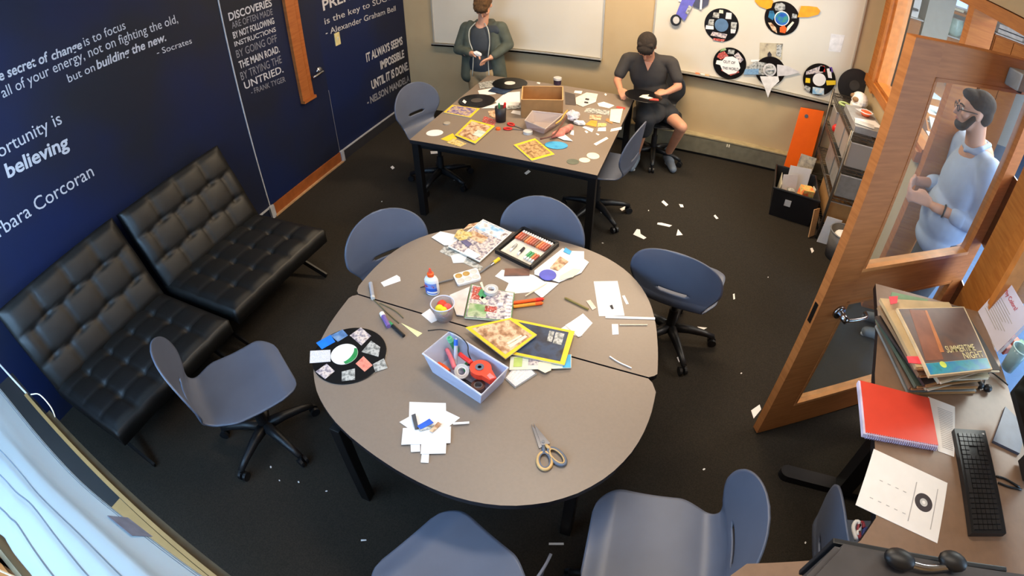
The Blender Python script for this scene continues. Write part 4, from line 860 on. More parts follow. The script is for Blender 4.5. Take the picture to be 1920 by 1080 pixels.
for q, m, lab in (([(2.418, 1.518, 0.688), (2.451, 1.49, 0.688), (2.461, 1.518, 0.688), (2.417, 1.562, 0.688)], M_green, 'dark green scrap on the green magazine beside the tape roll'), ([(2.434, 1.492, 0.688), (2.472, 1.467, 0.688), (2.482, 1.486, 0.688), (2.445, 1.512, 0.688)], M_cream, 'cream scrap on the green magazine in front of the tape roll'), ([(2.394, 1.595, 0.688), (2.432, 1.547, 0.688), (2.439, 1.55, 0.688), (2.401, 1.606, 0.688)], M_cream, 'cream curl behind the tape roll on the green magazine'), ([(2.532, 1.474, 0.688), (2.557, 1.484, 0.688), (2.549, 1.504, 0.688), (2.528, 1.492, 0.688)], M_white, 'small white square scrap on the green magazine')):
    sheet('paper_scrap', lab, q, 1, m)
# cup of pompoms
cb = Vector((2.331, 1.336, 0.67)); CR = 0.053
ct = thing('plastic_cup', 'clear plastic cup of red and yellow pompoms on the round table', 'cup', cb)
M_cup = glassy('clear_cup', (236, 232, 232), 0.78, 0.15)
link('wall', b_lathe(B(), cb, [(0.038, 0.001), (CR, 0.088), (CR - 0.003, 0.088), (0.036, 0.004)], 28), M_cup, ct, smooth=True)
bm = B(); b_tube(bm, ell(cb + Vector((0, 0, 0.088)), CR, CR, 0, 28), 0.003, 6, close=True); link('rim', bm, mat('bin_rim', (205, 206, 218), 0.3), ct, smooth=True)
for dx, dy, dz, r, m, lab in ((-0.018, 0.022, 0.062, 0.024, mat('pom_red', (238, 74, 50), 0.95, bump=1.0, scale=120), 'orange-red pompom at the back of the clear cup'), (0.024, 0.012, 0.060, 0.022, mat('pom_coral', (240, 90, 84), 0.95, bump=1.0, scale=120), 'coral pompom on the right in the clear cup'), (-0.016, -0.018, 0.062, 0.022, mat('pom_yellow', (240, 222, 50), 0.95, bump=1.0, scale=120), 'yellow pompom at the front left of the clear cup'), (0.014, -0.022, 0.060, 0.021, MATS['pom_yellow'], 'yellow pompom at the front right of the clear cup'), (0.0, 0.0, 0.030, 0.026, P_red, 'mottled red pompom low in the clear cup')):
    link('pompom', b_ball(B(), cb + Vector((dx * 0.72, dy * 0.72, dz)), r * 0.92, 16), m, None, lab, 'pompom', 'pompoms in the clear cup', smooth=True)
sheet('paper_scrap', 'white paper corner under the pompom cup', [(2.222, 1.317, 0.67), (2.292, 1.284, 0.67), (2.312, 1.314, 0.67), (2.241, 1.366, 0.67)], 0)
# glue bottle
gb = Vector((2.203, 1.471, 0.67))
gt = thing('glue_bottle', 'white glue bottle with an orange cap and blue label on the round table', 'glue bottle', gb)
bm = b_lathe(B(), (0, 0, 0), [(0.030, 0), (0.034, 0.006), (0.034, 0.082), (0.028, 0.096), (0.014, 0.104), (0.013, 0.110)], 28)
for v in bm.verts: v.co.y *= 0.72
bmesh.ops.transform(bm, matrix=Matrix.Translation(gb) @ Matrix.Rotation(0.15, 4, 'Z'), verts=bm.verts[:]); link('bottle', bm, mat('glue_white', (236, 238, 244), 0.35), gt, smooth=True)
link('cap_collar', b_lathe(B(), gb, [(0.016, 0.106), (0.016, 0.120), (0.010, 0.124)], 16), M_orange, gt); link('nozzle', b_lathe(B(), gb, [(0.009, 0.122), (0.006, 0.142), (0.003, 0.150)], 14), mat('nozzle_red', (232, 84, 56), 0.4), gt)
def glab(u0, u1, z0, z1, off, m, nm='label'):
    bm = B(); n = 10; A = []
    for i in range(n + 1):
        a = -PI / 2 + 0.15 + (u0 + (u1 - u0) * i / n); c, s = math.cos(a), math.sin(a); rr = (0.034 + off)
        x, y = rr * math.cos(-PI / 2 + u0 + (u1 - u0) * i / n), rr * 0.72 * math.sin(-PI / 2 + u0 + (u1 - u0) * i / n) - off
        p = Matrix.Rotation(0.15, 3, 'Z') @ Vector((x, y, 0)); A.append((bm.verts.new(gb + p + Vector((0, 0, z0))), bm.verts.new(gb + p + Vector((0, 0, z1)))))
    for a, b in zip(A, A[1:]): bm.faces.new((a[0], b[0], b[1], a[1]))
    return link(nm, bm, m, gt)
glab(-1.0, 1.0, 0.012, 0.046, 0.0006, mat('glue_blue', (36, 92, 196), 0.4)); glab(-1.0, 1.0, 0.046, 0.074, 0.0006, mat('glue_lblue', (120, 150, 220), 0.4)); glab(-0.6, 1.0, 0.018, 0.028, 0.001, M_white)
letter('brand_lettering', "Elmer's", gb + Vector((-0.025, -0.0275, 0.053)), gb + Vector((0.023, -0.0225, 0.053)), (0, 0, 1), 0.014, mat('label_red', (200, 40, 40), 0.5), gt, 0.02)
# paint palette
q = [(2.297, 1.552, 0.67), (2.384, 1.636, 0.67), (2.329, 1.708, 0.67), (2.238, 1.616, 0.67)]
pt = thing('paint_palette', 'white six-well paint palette on the round table', 'palette', Vector(q[0]).lerp(Vector(q[2]), 0.5))
rp_ = []
for cu, cv, a0 in ((0.1, 0.16, PI), (0.9, 0.16, 1.5 * PI), (0.9, 0.84, 0), (0.1, 0.84, 0.5 * PI)):
    for k in range(5): a = a0 + PI / 2 * k / 4; rp_.append(tuple(qmap(q, cu + 0.1 * math.cos(a), cv + 0.16 * math.sin(a)) + Vector((0, 0, 0.012))))
link('tray', b_poly(B(), rp_, 0.011), M_white, pt)
for i in range(3):
    for j in range(2):
        c = qmap(q, 0.19 + 0.31 * i, 0.27 + 0.46 * j) + Vector((0, 0, 0.0125)); m = mat('gold_paint', (178, 138, 60), 0.3) if (j == 1 and i < 2) else mat('well_grey', (206, 204, 198), 0.4)
        link('well', b_lathe(B(), c, [(0.0165, 0), (0.0175, 0.0012), (0.015, 0.0012), (0.012, 0.0006)], 18), m, pt)
for a, b, lab, hm in (((2.253, 1.591, 0.677), (2.131, 1.477, 0.677), 'dark-tipped paint brush between the glue bottle and palette', M_ink), ((2.355, 1.677, 0.677), (2.404, 1.814, 0.68), 'sponge brush with a yellow tip behind the palette', M_yellow)):
    a, b = Vector(a), Vector(b); d = b - a; t = thing('paint_brush', lab, 'brush', a)
    bm = B(); b_cone(bm, a, 0.004, a + d * 0.55, 0.005, 8); link('handle', bm, M_grey, t)
    bm = B(); b_cone(bm, a + d * 0.55, 0.0055, a + d * 0.72, 0.006, 10); link('ferrule', bm, M_chrome, t)
    bm = B(); b_cone(bm, a + d * 0.72, 0.008 if hm is M_yellow else 0.006, b, 0.010 if hm is M_yellow else 0.002, 10); link('bristle_head', bm, hm, t)
# magazines at the back
sheet('magazine_page', 'grey printed page under the back magazine pile', [(2.083, 1.774, 0.67), (2.347, 1.701, 0.67), (2.35, 1.734, 0.67), (2.089, 1.836, 0.67)], 0, P_grey, 'page')
sheet('paper_sheet', 'white torn sheet poking from under the back magazine pile', [(2.155, 1.761, 0.67), (2.195, 1.709, 0.67), (2.242, 1.731, 0.67), (2.237, 1.84, 0.67)], 1)
sheet('paper_sheet', 'white folded sheet at the far-left end of the back magazine pile', [(1.984, 1.871, 0.67), (2.083, 1.829, 0.67), (2.15, 1.853, 0.67), (2.11, 1.937, 0.67), (2.005, 1.938, 0.67)], 2)
booklet('blue and white magazine on top of the back pile', [(2.113, 1.815, 0.67), (2.324, 1.752, 0.67), (2.383, 2.047, 0.67), (2.184, 2.113, 0.67)], 4, 0.007, M_white, P_photo, 0.03, bars=[(0.05, 0.70, 0.96, 0.96, P_blue), (0.1, 0.4, 0.62, 0.62, P_warm)])
sheet('page_scrap', 'brown page corner behind the blue and white magazine', [(2.115, 1.993, 0.67), (2.161, 2.048, 0.67), (2.181, 2.106, 0.67), (2.122, 2.057, 0.67)], 1, P_warm, 'page')
sheet('paper_cutting', 'gold flower-shaped cutting on the back magazine', [(2.108, 1.902, 0.679), (2.152, 1.877, 0.679), (2.18, 1.897, 0.679), (2.2, 1.935, 0.679), (2.178, 1.97, 0.679), (2.143, 1.962, 0.679), (2.116, 1.98, 0.679), (2.101, 1.958, 0.679)], 6, P_gold)
sheet('paper_cutting', 'purple-grey cutting below the gold flower on the back magazine', [(2.16, 1.874, 0.679), (2.219, 1.84, 0.679), (2.228, 1.873, 0.679), (2.18, 1.897, 0.679)], 6, mat('cut_purple', (100, 96, 130), 0.6))
sheet('paper_cutting', 'white triangle cutting on the near corner of the back magazine', [(2.216, 1.78, 0.679), (2.292, 1.76, 0.679), (2.312, 1.796, 0.679), (2.223, 1.832, 0.679)], 6)
# paint case
q = [(2.364, 1.867, 0.67), (2.579, 1.796, 0.67), (2.646, 2.036, 0.67), (2.426, 2.106, 0.67)]
pc = thing('paint_case', 'open black case of paint tubes on the round table', 'paint case', Vector(q[0]).lerp(Vector(q[2]), 0.5))
link('tray', b_poly(B(), lift(q, 0.006), 0.0055), M_black, pc)
for a, b in ((0, 1), (1, 2), (2, 3), (3, 0)):
    bm = B(); b_beam(bm, Vector(q[a]) + Vector((0, 0, 0.012)), Vector(q[b]) + Vector((0, 0, 0.012)), 0.014, 0.022); link('rim', bm, M_black, pc)
link('white_insert', b_poly(B(), lift(quad(q, 0.07, 0.05, 0.93, 0.95), 0.010), 0.003), mat('insert_white', (222, 216, 204), 0.5), pc)
tubes = [mat('tube_%d' % i, c, 0.4) for i, c in enumerate(((206, 92, 50), (150, 66, 44), (216, 120, 60), (176, 76, 56), (120, 70, 50)))]
TG = 'paint tubes in the black case'
ORD = ('first', 'second', 'third', 'fourth', 'fifth', 'sixth', 'seventh', 'eighth', 'ninth', 'tenth', 'eleventh', 'twelfth', 'last')
def ptube(a, b, m, lab):
    t = thing('paint_tube', lab, 'paint tube', a, TG); a, b = Vector(a), Vector(b); d = b - a
    bm = B(); b_cone(bm, a, 0.0075, a + d * 0.72, 0.0075, 10); link('tube', bm, m, t); bm = B(); b_cone(bm, a + d * 0.72, 0.006, b, 0.006, 10); link('cap', bm, M_white, t)
for i in range(13):
    u = 0.10 + 0.80 * i / 12; ptube(qmap(q, u, 0.60) + Vector((0, 0, 0.018)), qmap(q, u, 0.92) + Vector((0, 0, 0.018)), tubes[(i * 3) % 5], 'white-capped orange-brown paint tube, %s from the left in the long row of the black case' % ORD[i])
for i in range(4):
    u = 0.70 + 0.07 * i; ptube(qmap(q, u, 0.40) + Vector((0, 0, 0.018)), qmap(q, u, 0.14) + Vector((0, 0, 0.018)), M_green if i < 2 else tubes[i], ('green', 'green', 'orange', 'orange')[i] + ' paint tube, %s from the left in the short row of the black case' % ORD[i])
for u, m, lab in ((0.26, P_grey, 'grey paint tube lying loose left in the black case'), (0.48, M_ink, 'black paint tube lying loose in the middle of the black case')):
    ptube(qmap(q, u, 0.42) + Vector((0, 0, 0.018)), qmap(q, u + 0.02, 0.18) + Vector((0, 0, 0.018)), m, lab)
# papers right of the case
sheet('paper_sheet', 'large irregular white sheet with a pointed left end, middle of the round table', [(2.433, 1.688, 0.67), (2.515, 1.663, 0.67), (2.521, 1.574, 0.67), (2.632, 1.635, 0.67), (2.689, 1.728, 0.67), (2.606, 1.762, 0.67), (2.446, 1.746, 0.67)], 0)
sheet('paper_sheet', 'white torn sheet in front of the blue disc', [(2.651, 1.642, 0.67), (2.701, 1.613, 0.67), (2.744, 1.74, 0.67), (2.677, 1.732, 0.67)], 2)
sheet('paper_sheet', 'large white cut-out sheet right of the black paint case', [(2.611, 1.763, 0.67), (2.742, 1.747, 0.67), (2.824, 1.856, 0.67), (2.837, 1.952, 0.67), (2.807, 1.969, 0.67), (2.79, 2.031, 0.67), (2.718, 2.009, 0.67), (2.678, 2.018, 0.67), (2.601, 1.791, 0.67)], 3)
sheet('paper_cutting', 'cream curved cutting on the large white cut-out sheet', [(2.738, 1.759, 0.67), (2.795, 1.806, 0.67), (2.813, 1.875, 0.67), (2.778, 1.871, 0.67), (2.733, 1.792, 0.67)], 5, M_cream)
sheet('photo_print', 'reddish brown photo on the large white cut-out sheet', [(2.668, 1.834, 0.67), (2.711, 1.827, 0.67), (2.74, 1.916, 0.67), (2.686, 1.943, 0.67)], 5, P_warm, 'photo')
link('blue_disc', b_lathe(B(), Vector((2.675, 1.777, 0.678)), [(0.040, 0), (0.042, 0.002), (0.040, 0.004)], 28), mat('disc_blue', (84, 88, 190), 0.5), None, 'flat violet-blue disc on the white cut-out sheets', 'disc')
sheet('card_strip', 'dark brown printed strip on the pointed white sheet', [(2.476, 1.7, 0.67), (2.591, 1.747, 0.67), (2.573, 1.798, 0.67), (2.459, 1.756, 0.67)], 3, printed('print_brown', [(70, 46, 40), (120, 80, 66), (64, 54, 54)], 8), 'card')
sheet('paper_strip', 'small light blue strip at the back of the white cut-out sheet', [(2.69, 1.988, 0.67), (2.729, 1.973, 0.67), (2.731, 2.004, 0.67), (2.691, 2.023, 0.67)], 6, M_cyan)
bm = B(); b_tube(bm, [(2.625, 1.595, 0.678), (2.689, 1.718, 0.678)], 0.003, 6); link('wooden_stick', bm, M_cream, None, 'thin pale stick across the torn white sheet', 'stick')
pen('orange-red marker right of the green magazine, rear one', (2.589, 1.529, 0.679), (2.715, 1.607, 0.679), 0.008, M_orange, capm=M_red, group='orange markers')
pen('yellow-orange marker right of the green magazine, front one', (2.6, 1.506, 0.679), (2.72, 1.578, 0.679), 0.008, mat('marker_amber', (245, 150, 40), 0.4), capm=M_orange, group='orange markers')
pen('olive pencil with a worn end on the right half of the round table', (2.925, 1.612, 0.675), (2.798, 1.651, 0.675), 0.005, mat('olive_wood', (128, 112, 50), 0.5), name='pencil', cat='pencil')
sheet('paper_scrap', 'curled peach scrap at the end of the olive pencil', [(2.9, 1.667, 0.67), (2.944, 1.617, 0.67), (2.957, 1.637, 0.67), (2.917, 1.681, 0.67)], 1, mat('peach_paper', (236, 206, 184), 0.7))
pq = sheet('paper_sheet', 'upright white sheet with a dark smudge at the right of the round table', [(2.982, 1.589, 0.67), (3.092, 1.633, 0.67), (3.007, 1.863, 0.67), (2.897, 1.818, 0.67)], 0)
link('dark_smudge', b_poly(B(), [(3.011, 1.674, 0.6722), (3.026, 1.653, 0.6722), (3.035, 1.659, 0.6722), (3.021, 1.685, 0.6722)], 0.0004), M_ink, pq)
sheet('paper_strip', 'long thin white strip in front of the smudged sheet', [(3.013, 1.586, 0.67), (3.231, 1.654, 0.67), (3.228, 1.668, 0.67), (3.009, 1.6, 0.67)], 1)
sheet('paper_scrap', 'small white rectangle in front of the long white strip', [(3.067, 1.495, 0.67), (3.093, 1.507, 0.67), (3.076, 1.569, 0.67), (3.049, 1.559, 0.67)], 0)
bm = B(); b_tube(bm, [(3.084, 1.564, 0.674), (3.204, 1.607, 0.674)], 0.0025, 6); link('wooden_stick', bm, M_cream, None, 'thin pale stick near the right rim of the round table', 'stick')
sheet('paper_scrap', 'tiny white scrap right of the smudged sheet', [(3.083, 1.71, 0.67), (3.094, 1.718, 0.67), (3.062, 1.771, 0.67), (3.051, 1.762, 0.67)], 0)
sheet('paper_sheet', 'white sheet turned on its corner behind the dark yellow-bordered magazine', [(2.833, 1.434, 0.67), (2.938, 1.434, 0.67), (2.966, 1.536, 0.67), (2.909, 1.581, 0.67)], 0)
sheet('paper_scrap', 'white slip lying across the corner-turned white sheet', [(2.856, 1.478, 0.67), (2.93, 1.428, 0.67), (2.945, 1.444, 0.67), (2.869, 1.501, 0.67)], 2)
bm = B(); b_tube(bm, curve([(3.087, 1.364, 0.674), (3.131, 1.345, 0.674), (3.189, 1.331, 0.674)], 8), 0.003, 6); link('paper_curl', bm, M_white, None, 'thin white paper curl on the right side of the round table', 'paper')
sheet('paper_tag', 'rounded white tag left of the glue bottle', [(1.954, 1.425, 0.67), (2.01, 1.493, 0.67), (1.992, 1.517, 0.67), (1.968, 1.526, 0.67), (1.922, 1.447, 0.67)], 0)
vb = thing('glass_vial', 'small clear vial near the table seam', 'vial', (1.911, 1.379, 0.67))
va, vc = Vector((1.882, 1.417, 0.679)), Vector((1.946, 1.335, 0.679))
bm = B(); b_cone(bm, va, 0.010, vc, 0.010, 12); link('tube', bm, glassy('vial_glass', (210, 214, 224), 0.5, 0.1), vb); bm = B(); b_cone(bm, vc, 0.011, vc + (vc - va) * 0.15, 0.010, 12); link('stopper', bm, M_lgrey, vb)
pen('white and violet glue stick on the left half of the round table', (2.127, 1.186, 0.681), (2.047, 1.252, 0.681), 0.011, mat('stick_violet', (120, 96, 160), 0.4), capm=M_white, name='glue_stick', cat='glue stick')
pen('black pen with a green end beside the glue stick', (2.219, 1.161, 0.678), (2.107, 1.214, 0.678), 0.008, M_black, capm=M_green, name='pen', cat='pen')
sheet('paper_cutting', 'pale yellow paper triangle beside the black pen', [(2.162, 1.234, 0.67), (2.275, 1.184, 0.67), (2.284, 1.212, 0.67)], 0, mat('pale_yellow', (236, 228, 168), 0.7))
for pts, lab in (([(1.941, 1.332, 0.673), (2.084, 1.26, 0.673), (2.155, 1.228, 0.673)], 'thin green twig above the glue stick, longer one'), ([(1.998, 1.314, 0.673), (2.093, 1.294, 0.673), (2.156, 1.265, 0.673)], 'thin green twig beside the table seam, shorter one')):
    bm = B(); b_tube(bm, curve(pts, 8), 0.002, 5); link('twig', bm, mat('twig_green', (96, 92, 60), 0.7), None, lab, 'twig')

# ---------------------------------------------------------------- things on the far work table
def record(label, c, r=0.16, lab=(220, 216, 206), k=0):
    t = thing('vinyl_record', label, 'record', c); c = Vector(c) + Vector((0, 0, 0.0015 * k))
    link('disc', b_lathe(B(), c, [(r - 0.002, 0.001), (r, 0.0022), (r - 0.002, 0.0034)], 56), M_vinyl, t)
    link('centre_label', b_poly(B(), ell(c + Vector((0, 0, 0.0042)), 0.05, 0.05, 0, 28), 0.0007), mat('rec_label_%d' % lab[0], lab, 0.6), t)
    return t
for q, lab, m, k in (([(1.36, 3.921, 0.67), (1.472, 4.014, 0.67), (1.385, 4.148, 0.67), (1.285, 4.042, 0.67)], 'white sheet at the back-left of the work table under the labelled record', M_white, 0), ([(1.539, 3.83, 0.67), (1.687, 3.725, 0.67), (1.747, 3.876, 0.67), (1.65, 4.135, 0.67), (1.541, 4.067, 0.67)], 'large white sheet between the glossy record and the cardboard box', M_white, 0), ([(1.492, 3.647, 0.67), (1.769, 3.755, 0.67), (1.751, 3.851, 0.67), (1.586, 3.833, 0.67)], 'white sheet in front of the glossy record, left of the box', M_white, 2), ([(1.286, 4.086, 0.67), (1.388, 4.164, 0.67), (1.322, 4.347, 0.67), (1.206, 4.23, 0.67)], 'silver-grey page below the standing boy', P_grey, 2), ([(1.383, 4.043, 0.67), (1.548, 4.011, 0.67), (1.589, 4.202, 0.67), (1.384, 4.162, 0.67)], 'dark photo page under the labelled record', P_night, 3), ([(1.622, 3.521, 0.67), (1.703, 3.48, 0.67), (1.634, 3.67, 0.67), (1.569, 3.611, 0.67)], 'colourful cutting left of the pencil cup', P_warm, 1), ([(1.609, 3.403, 0.67), (1.728, 3.355, 0.67), (1.712, 3.46, 0.67), (1.581, 3.508, 0.67)], 'tan and white cutting in front of the pencil cup', P_red, 0), ([(1.757, 3.639, 0.67), (1.846, 3.623, 0.67), (1.818, 3.698, 0.67), (1.753, 3.699, 0.67)], 'white slip against the left side of the cardboard box', M_white, 0), ([(1.7, 3.692, 0.67), (1.798, 3.752, 0.67), (1.777, 3.808, 0.67), (1.677, 3.773, 0.67)], 'dark grey magazine edge left of the cardboard box', P_grey, 3)):
    sheet('paper_sheet', lab, q, k, m)
record('glossy black record with no sticker on the far work table', (1.387, 3.794, 0.67), 0.155, (70, 64, 60), 4)
record('record with a white label in front of the standing boy', (1.493, 4.292, 0.67), 0.16, (222, 218, 210), 6)
sheet('paper_scrap', 'small white scrap on the glossy record', [(1.289, 3.716, 0.678), (1.333, 3.678, 0.678), (1.324, 3.727, 0.678), (1.28, 3.766, 0.678)], 4)
booklet('yellow-bordered magazine with a violet picture, nearest the navy wall', [(1.237, 3.473, 0.67), (1.495, 3.434, 0.67), (1.488, 3.634, 0.67), (1.23, 3.643, 0.67)], 0, 0.006, YB, printed('print_violet', [(60, 52, 90), (120, 100, 150), (206, 180, 150), (70, 50, 50)], 25), 0.08)
sheet('yellow_card', 'yellow card piece by the front-left corner of the work table, outer one', [(1.45, 3.01, 0.67), (1.516, 2.993, 0.67), (1.563, 3.055, 0.67), (1.49, 3.131, 0.67)], 0, M_yellow, 'card')
sheet('yellow_card', 'yellow card piece with a cream patch under the tilted yellow magazine', [(1.521, 2.966, 0.67), (1.648, 2.932, 0.67), (1.669, 2.994, 0.67), (1.54, 3.048, 0.67)], 1, P_gold, 'card')
booklet('tilted yellow-bordered magazine with a brown picture by the pencil cup', [(1.531, 3.084, 0.67), (1.735, 2.997, 0.67), (1.748, 3.33, 0.67), (1.522, 3.386, 0.67)], 4, 0.006, YB, P_warm, 0.09, bars=[(0.6, 0.3, 0.95, 0.6, mat('pale_teal', (190, 206, 196), 0.6))])
booklet('yellow-bordered magazine with people on it at the front of the work table', [(1.996, 3.079, 0.67), (2.198, 2.89, 0.67), (2.313, 3.036, 0.67), (2.102, 3.233, 0.67)], 0, 0.006, YB, printed('print_sepia', [(90, 64, 34), (150, 112, 66), (206, 168, 116), (84, 52, 30)], 30), 0.09)
link('paper_oval', b_poly(B(), ell(Vector((1.355, 3.096, 0.672)), 0.065, 0.058, 0.3, 20), 0.001), M_white, None, 'white paper oval at the left edge of the work table', 'paper')
link('clear_lid', b_lathe(B(), Vector((1.364, 3.282, 0.67)), [(0.028, 0.0), (0.028, 0.008), (0.024, 0.009)], 18), mat('lid_cloudy', (170, 160, 144), 0.3), None, 'small cloudy lid between two yellow-bordered magazines', 'lid')
# pencil cup
cb = Vector((1.743, 3.459, 0.67))
t = thing('pencil_cup', 'black pencil cup on the far work table', 'cup', cb)
link('cup', b_lathe(B(), cb, [(0.040, 0.0), (0.045, 0.12), (0.042, 0.12), (0.036, 0.006)], 20), mat('mesh_black', (38, 36, 40), 0.5), t, smooth=True)
pen('red pen standing in the black pencil cup', cb + Vector((0.015, 0.0, 0.02)), cb + Vector((0.036, 0.01, 0.16)), 0.009, M_red, name='pen', cat='pen'); pen('green pen standing in the black pencil cup', cb + Vector((-0.01, 0.005, 0.02)), cb + Vector((-0.02, 0.02, 0.145)), 0.007, M_green, name='pen', cat='pen')
link('bottle_cap', b_lathe(B(), Vector((1.786, 3.301, 0.67)), [(0.018, 0), (0.018, 0.014), (0.015, 0.016)], 14), M_orange, None, 'orange bottle cap in front of the pencil cup', 'cap')
# cardboard box
bx = thing('cardboard_box', 'open brown cardboard box on the far work table', 'box', (1.975, 3.78, T))
BA, BB_, BC, BD, BH = [(1.873, 3.574, T + 0.002), (2.174, 3.679, T + 0.002), (2.083, 3.98, T + 0.002), (1.775, 3.868, T + 0.002), 0.153]
for (a, b), h in (((BA, BB_), BH), ((BB_, BC), BH), ((BC, BD), BH), ((BD, BA), BH)):
    a, b = Vector(a), Vector(b); bm = B(); b_beam(bm, a + Vector((0, 0, h / 2)), b + Vector((0, 0, h / 2)), 0.006, h); link('panel', bm, M_card, bx)
link('bottom', b_poly(B(), [tuple(Vector(p) + Vector((0, 0, 0.005))) for p in (BA, BB_, BC, BD)], 0.004), M_card, bx)
bm = B()
for a, b in ((BA, BB_), (BB_, BC), (BC, BD), (BD, BA)): b_beam(bm, Vector(a) + Vector((0, 0, BH + 0.001)), Vector(b) + Vector((0, 0, BH + 0.001)), 0.009, 0.003)
link('cut_edge', bm, mat('card_edge', (196, 156, 104), 0.8), bx)
# clear tray, cords, cloth
M_tray = glassy('cloudy_tray', (214, 200, 196), 0.5, 0.2)
tt = thing('plastic_tray', 'cloudy clear plastic tray in front of the cardboard box', 'tray', (2.048, 3.538, 0.67))
tub([Vector(p) for p in [(1.971, 3.378, 0.74), (2.162, 3.281, 0.74), (2.202, 3.604, 0.74), (1.959, 3.579, 0.74)]], [Vector(p) for p in [(1.985, 3.386, 0.673), (2.136, 3.339, 0.673), (2.191, 3.564, 0.673), (1.997, 3.522, 0.673)]], 0.004, M_tray, tt)
bm = B(); b_tube(bm, [Vector(p) for p in [(1.971, 3.378, 0.74), (2.162, 3.281, 0.74), (2.202, 3.604, 0.74), (1.959, 3.579, 0.74)]], 0.004, 6, close=True); link('rim', bm, mat('tray_rim', (190, 178, 170), 0.4), tt)
link('pink_cloth', blob([('c', (2.223, 3.323, 0.69), 0.022, (2.281, 3.427, 0.695), 0.028), ('c', (2.25, 3.395, 0.69), 0.02, (2.3, 3.476, 0.7), 0.024), ('c', (2.216, 3.28, 0.69), 0.014, (2.272, 3.363, 0.69), 0.02)], 0.007), mat('pink_fabric', (206, 124, 110), 0.9, var=0.25, scale=25), None, 'crumpled pink cloth in front of the clear tray', 'cloth', smooth=True)
for pts, m, lab in (([(2.171, 3.145, 0.72), (2.233, 3.236, 0.72), (2.238, 3.402, 0.72), (2.229, 3.574, 0.72), (2.217, 3.734, 0.72)], mat('cord_brown', (96, 54, 44), 0.6), 'dark red cord looping over the pink cloth'), ([(2.198, 3.425, 0.73), (2.211, 3.519, 0.73), (2.203, 3.63, 0.73), (2.204, 3.715, 0.73)], mat('cord_gold', (206, 160, 74), 0.6), 'golden cord over the end of the clear tray')):
    bm = B(); b_tube(bm, curve(pts, 20), 0.006, 6); link('cord', bm, m, None, lab, 'cord', smooth=True)
bm = B(); b_ball(bm, Vector((2.261, 3.67, 0.715)), (0.05, 0.075, 0.032), 14)
for v in bm.verts: v.co += Vector((random.uniform(-1, 1), random.uniform(-1, 1), random.uniform(-1, 1))) * 0.009
link('plastic_wrap', bm, mat('wrap_grey', (196, 194, 204), 0.35, var=0.2, scale=40), None, 'crumpled clear plastic wrap right of the cardboard box', 'wrap')
bm = B(); b_ball(bm, Vector((2.333, 3.615, 0.685)), (0.05, 0.03, 0.018), 12)
for v in bm.verts: v.co += Vector((random.uniform(-1, 1), random.uniform(-1, 1), random.uniform(-0.5, 0.5))) * 0.006
link('tissue', bm, M_white, None, 'white tissue in front of the crumpled plastic wrap', 'tissue')
rs = thing('scissors', 'red-handled scissors left of the clear tray on the far work table', 'scissors', (1.9, 3.384, 0.67))
p0, p1, p2 = Vector((1.854, 3.326, 0.678)), Vector((1.847, 3.41, 0.678)), Vector((1.99, 3.349, 0.676))
for c in (p0, p1):
    d = (p2 - c).normalized(); bm = B(); b_tube(bm, ell(c, 0.030, 0.018, math.atan2(d.y, d.x), 18), 0.006, 6, close=True); link('handle_loop', bm, M_red, rs, smooth=True)
    link('blade', b_poly(B(), [tuple(c + d * 0.03), tuple(p2), tuple(c + d * 0.03 + Vector((0.004, 0.016, 0)))], 0.003), M_chrome, rs)
link('clear_lid', b_lathe(B(), Vector((2.02, 3.312, 0.67)), [(0.036, 0.0), (0.036, 0.02), (0.030, 0.022)], 18), M_lgrey, None, 'white jar lid in front of the clear tray', 'lid')
link('blue_card', b_poly(B(), ell(Vector((2.278, 3.186, 0.674)), 0.082, 0.062, 0.2, 28), 0.0015), printed('print_cyan', [(50, 150, 200), (70, 170, 215), (60, 160, 208), (40, 130, 190)], 18), None, 'bright blue rounded card at the front of the work table', 'card')
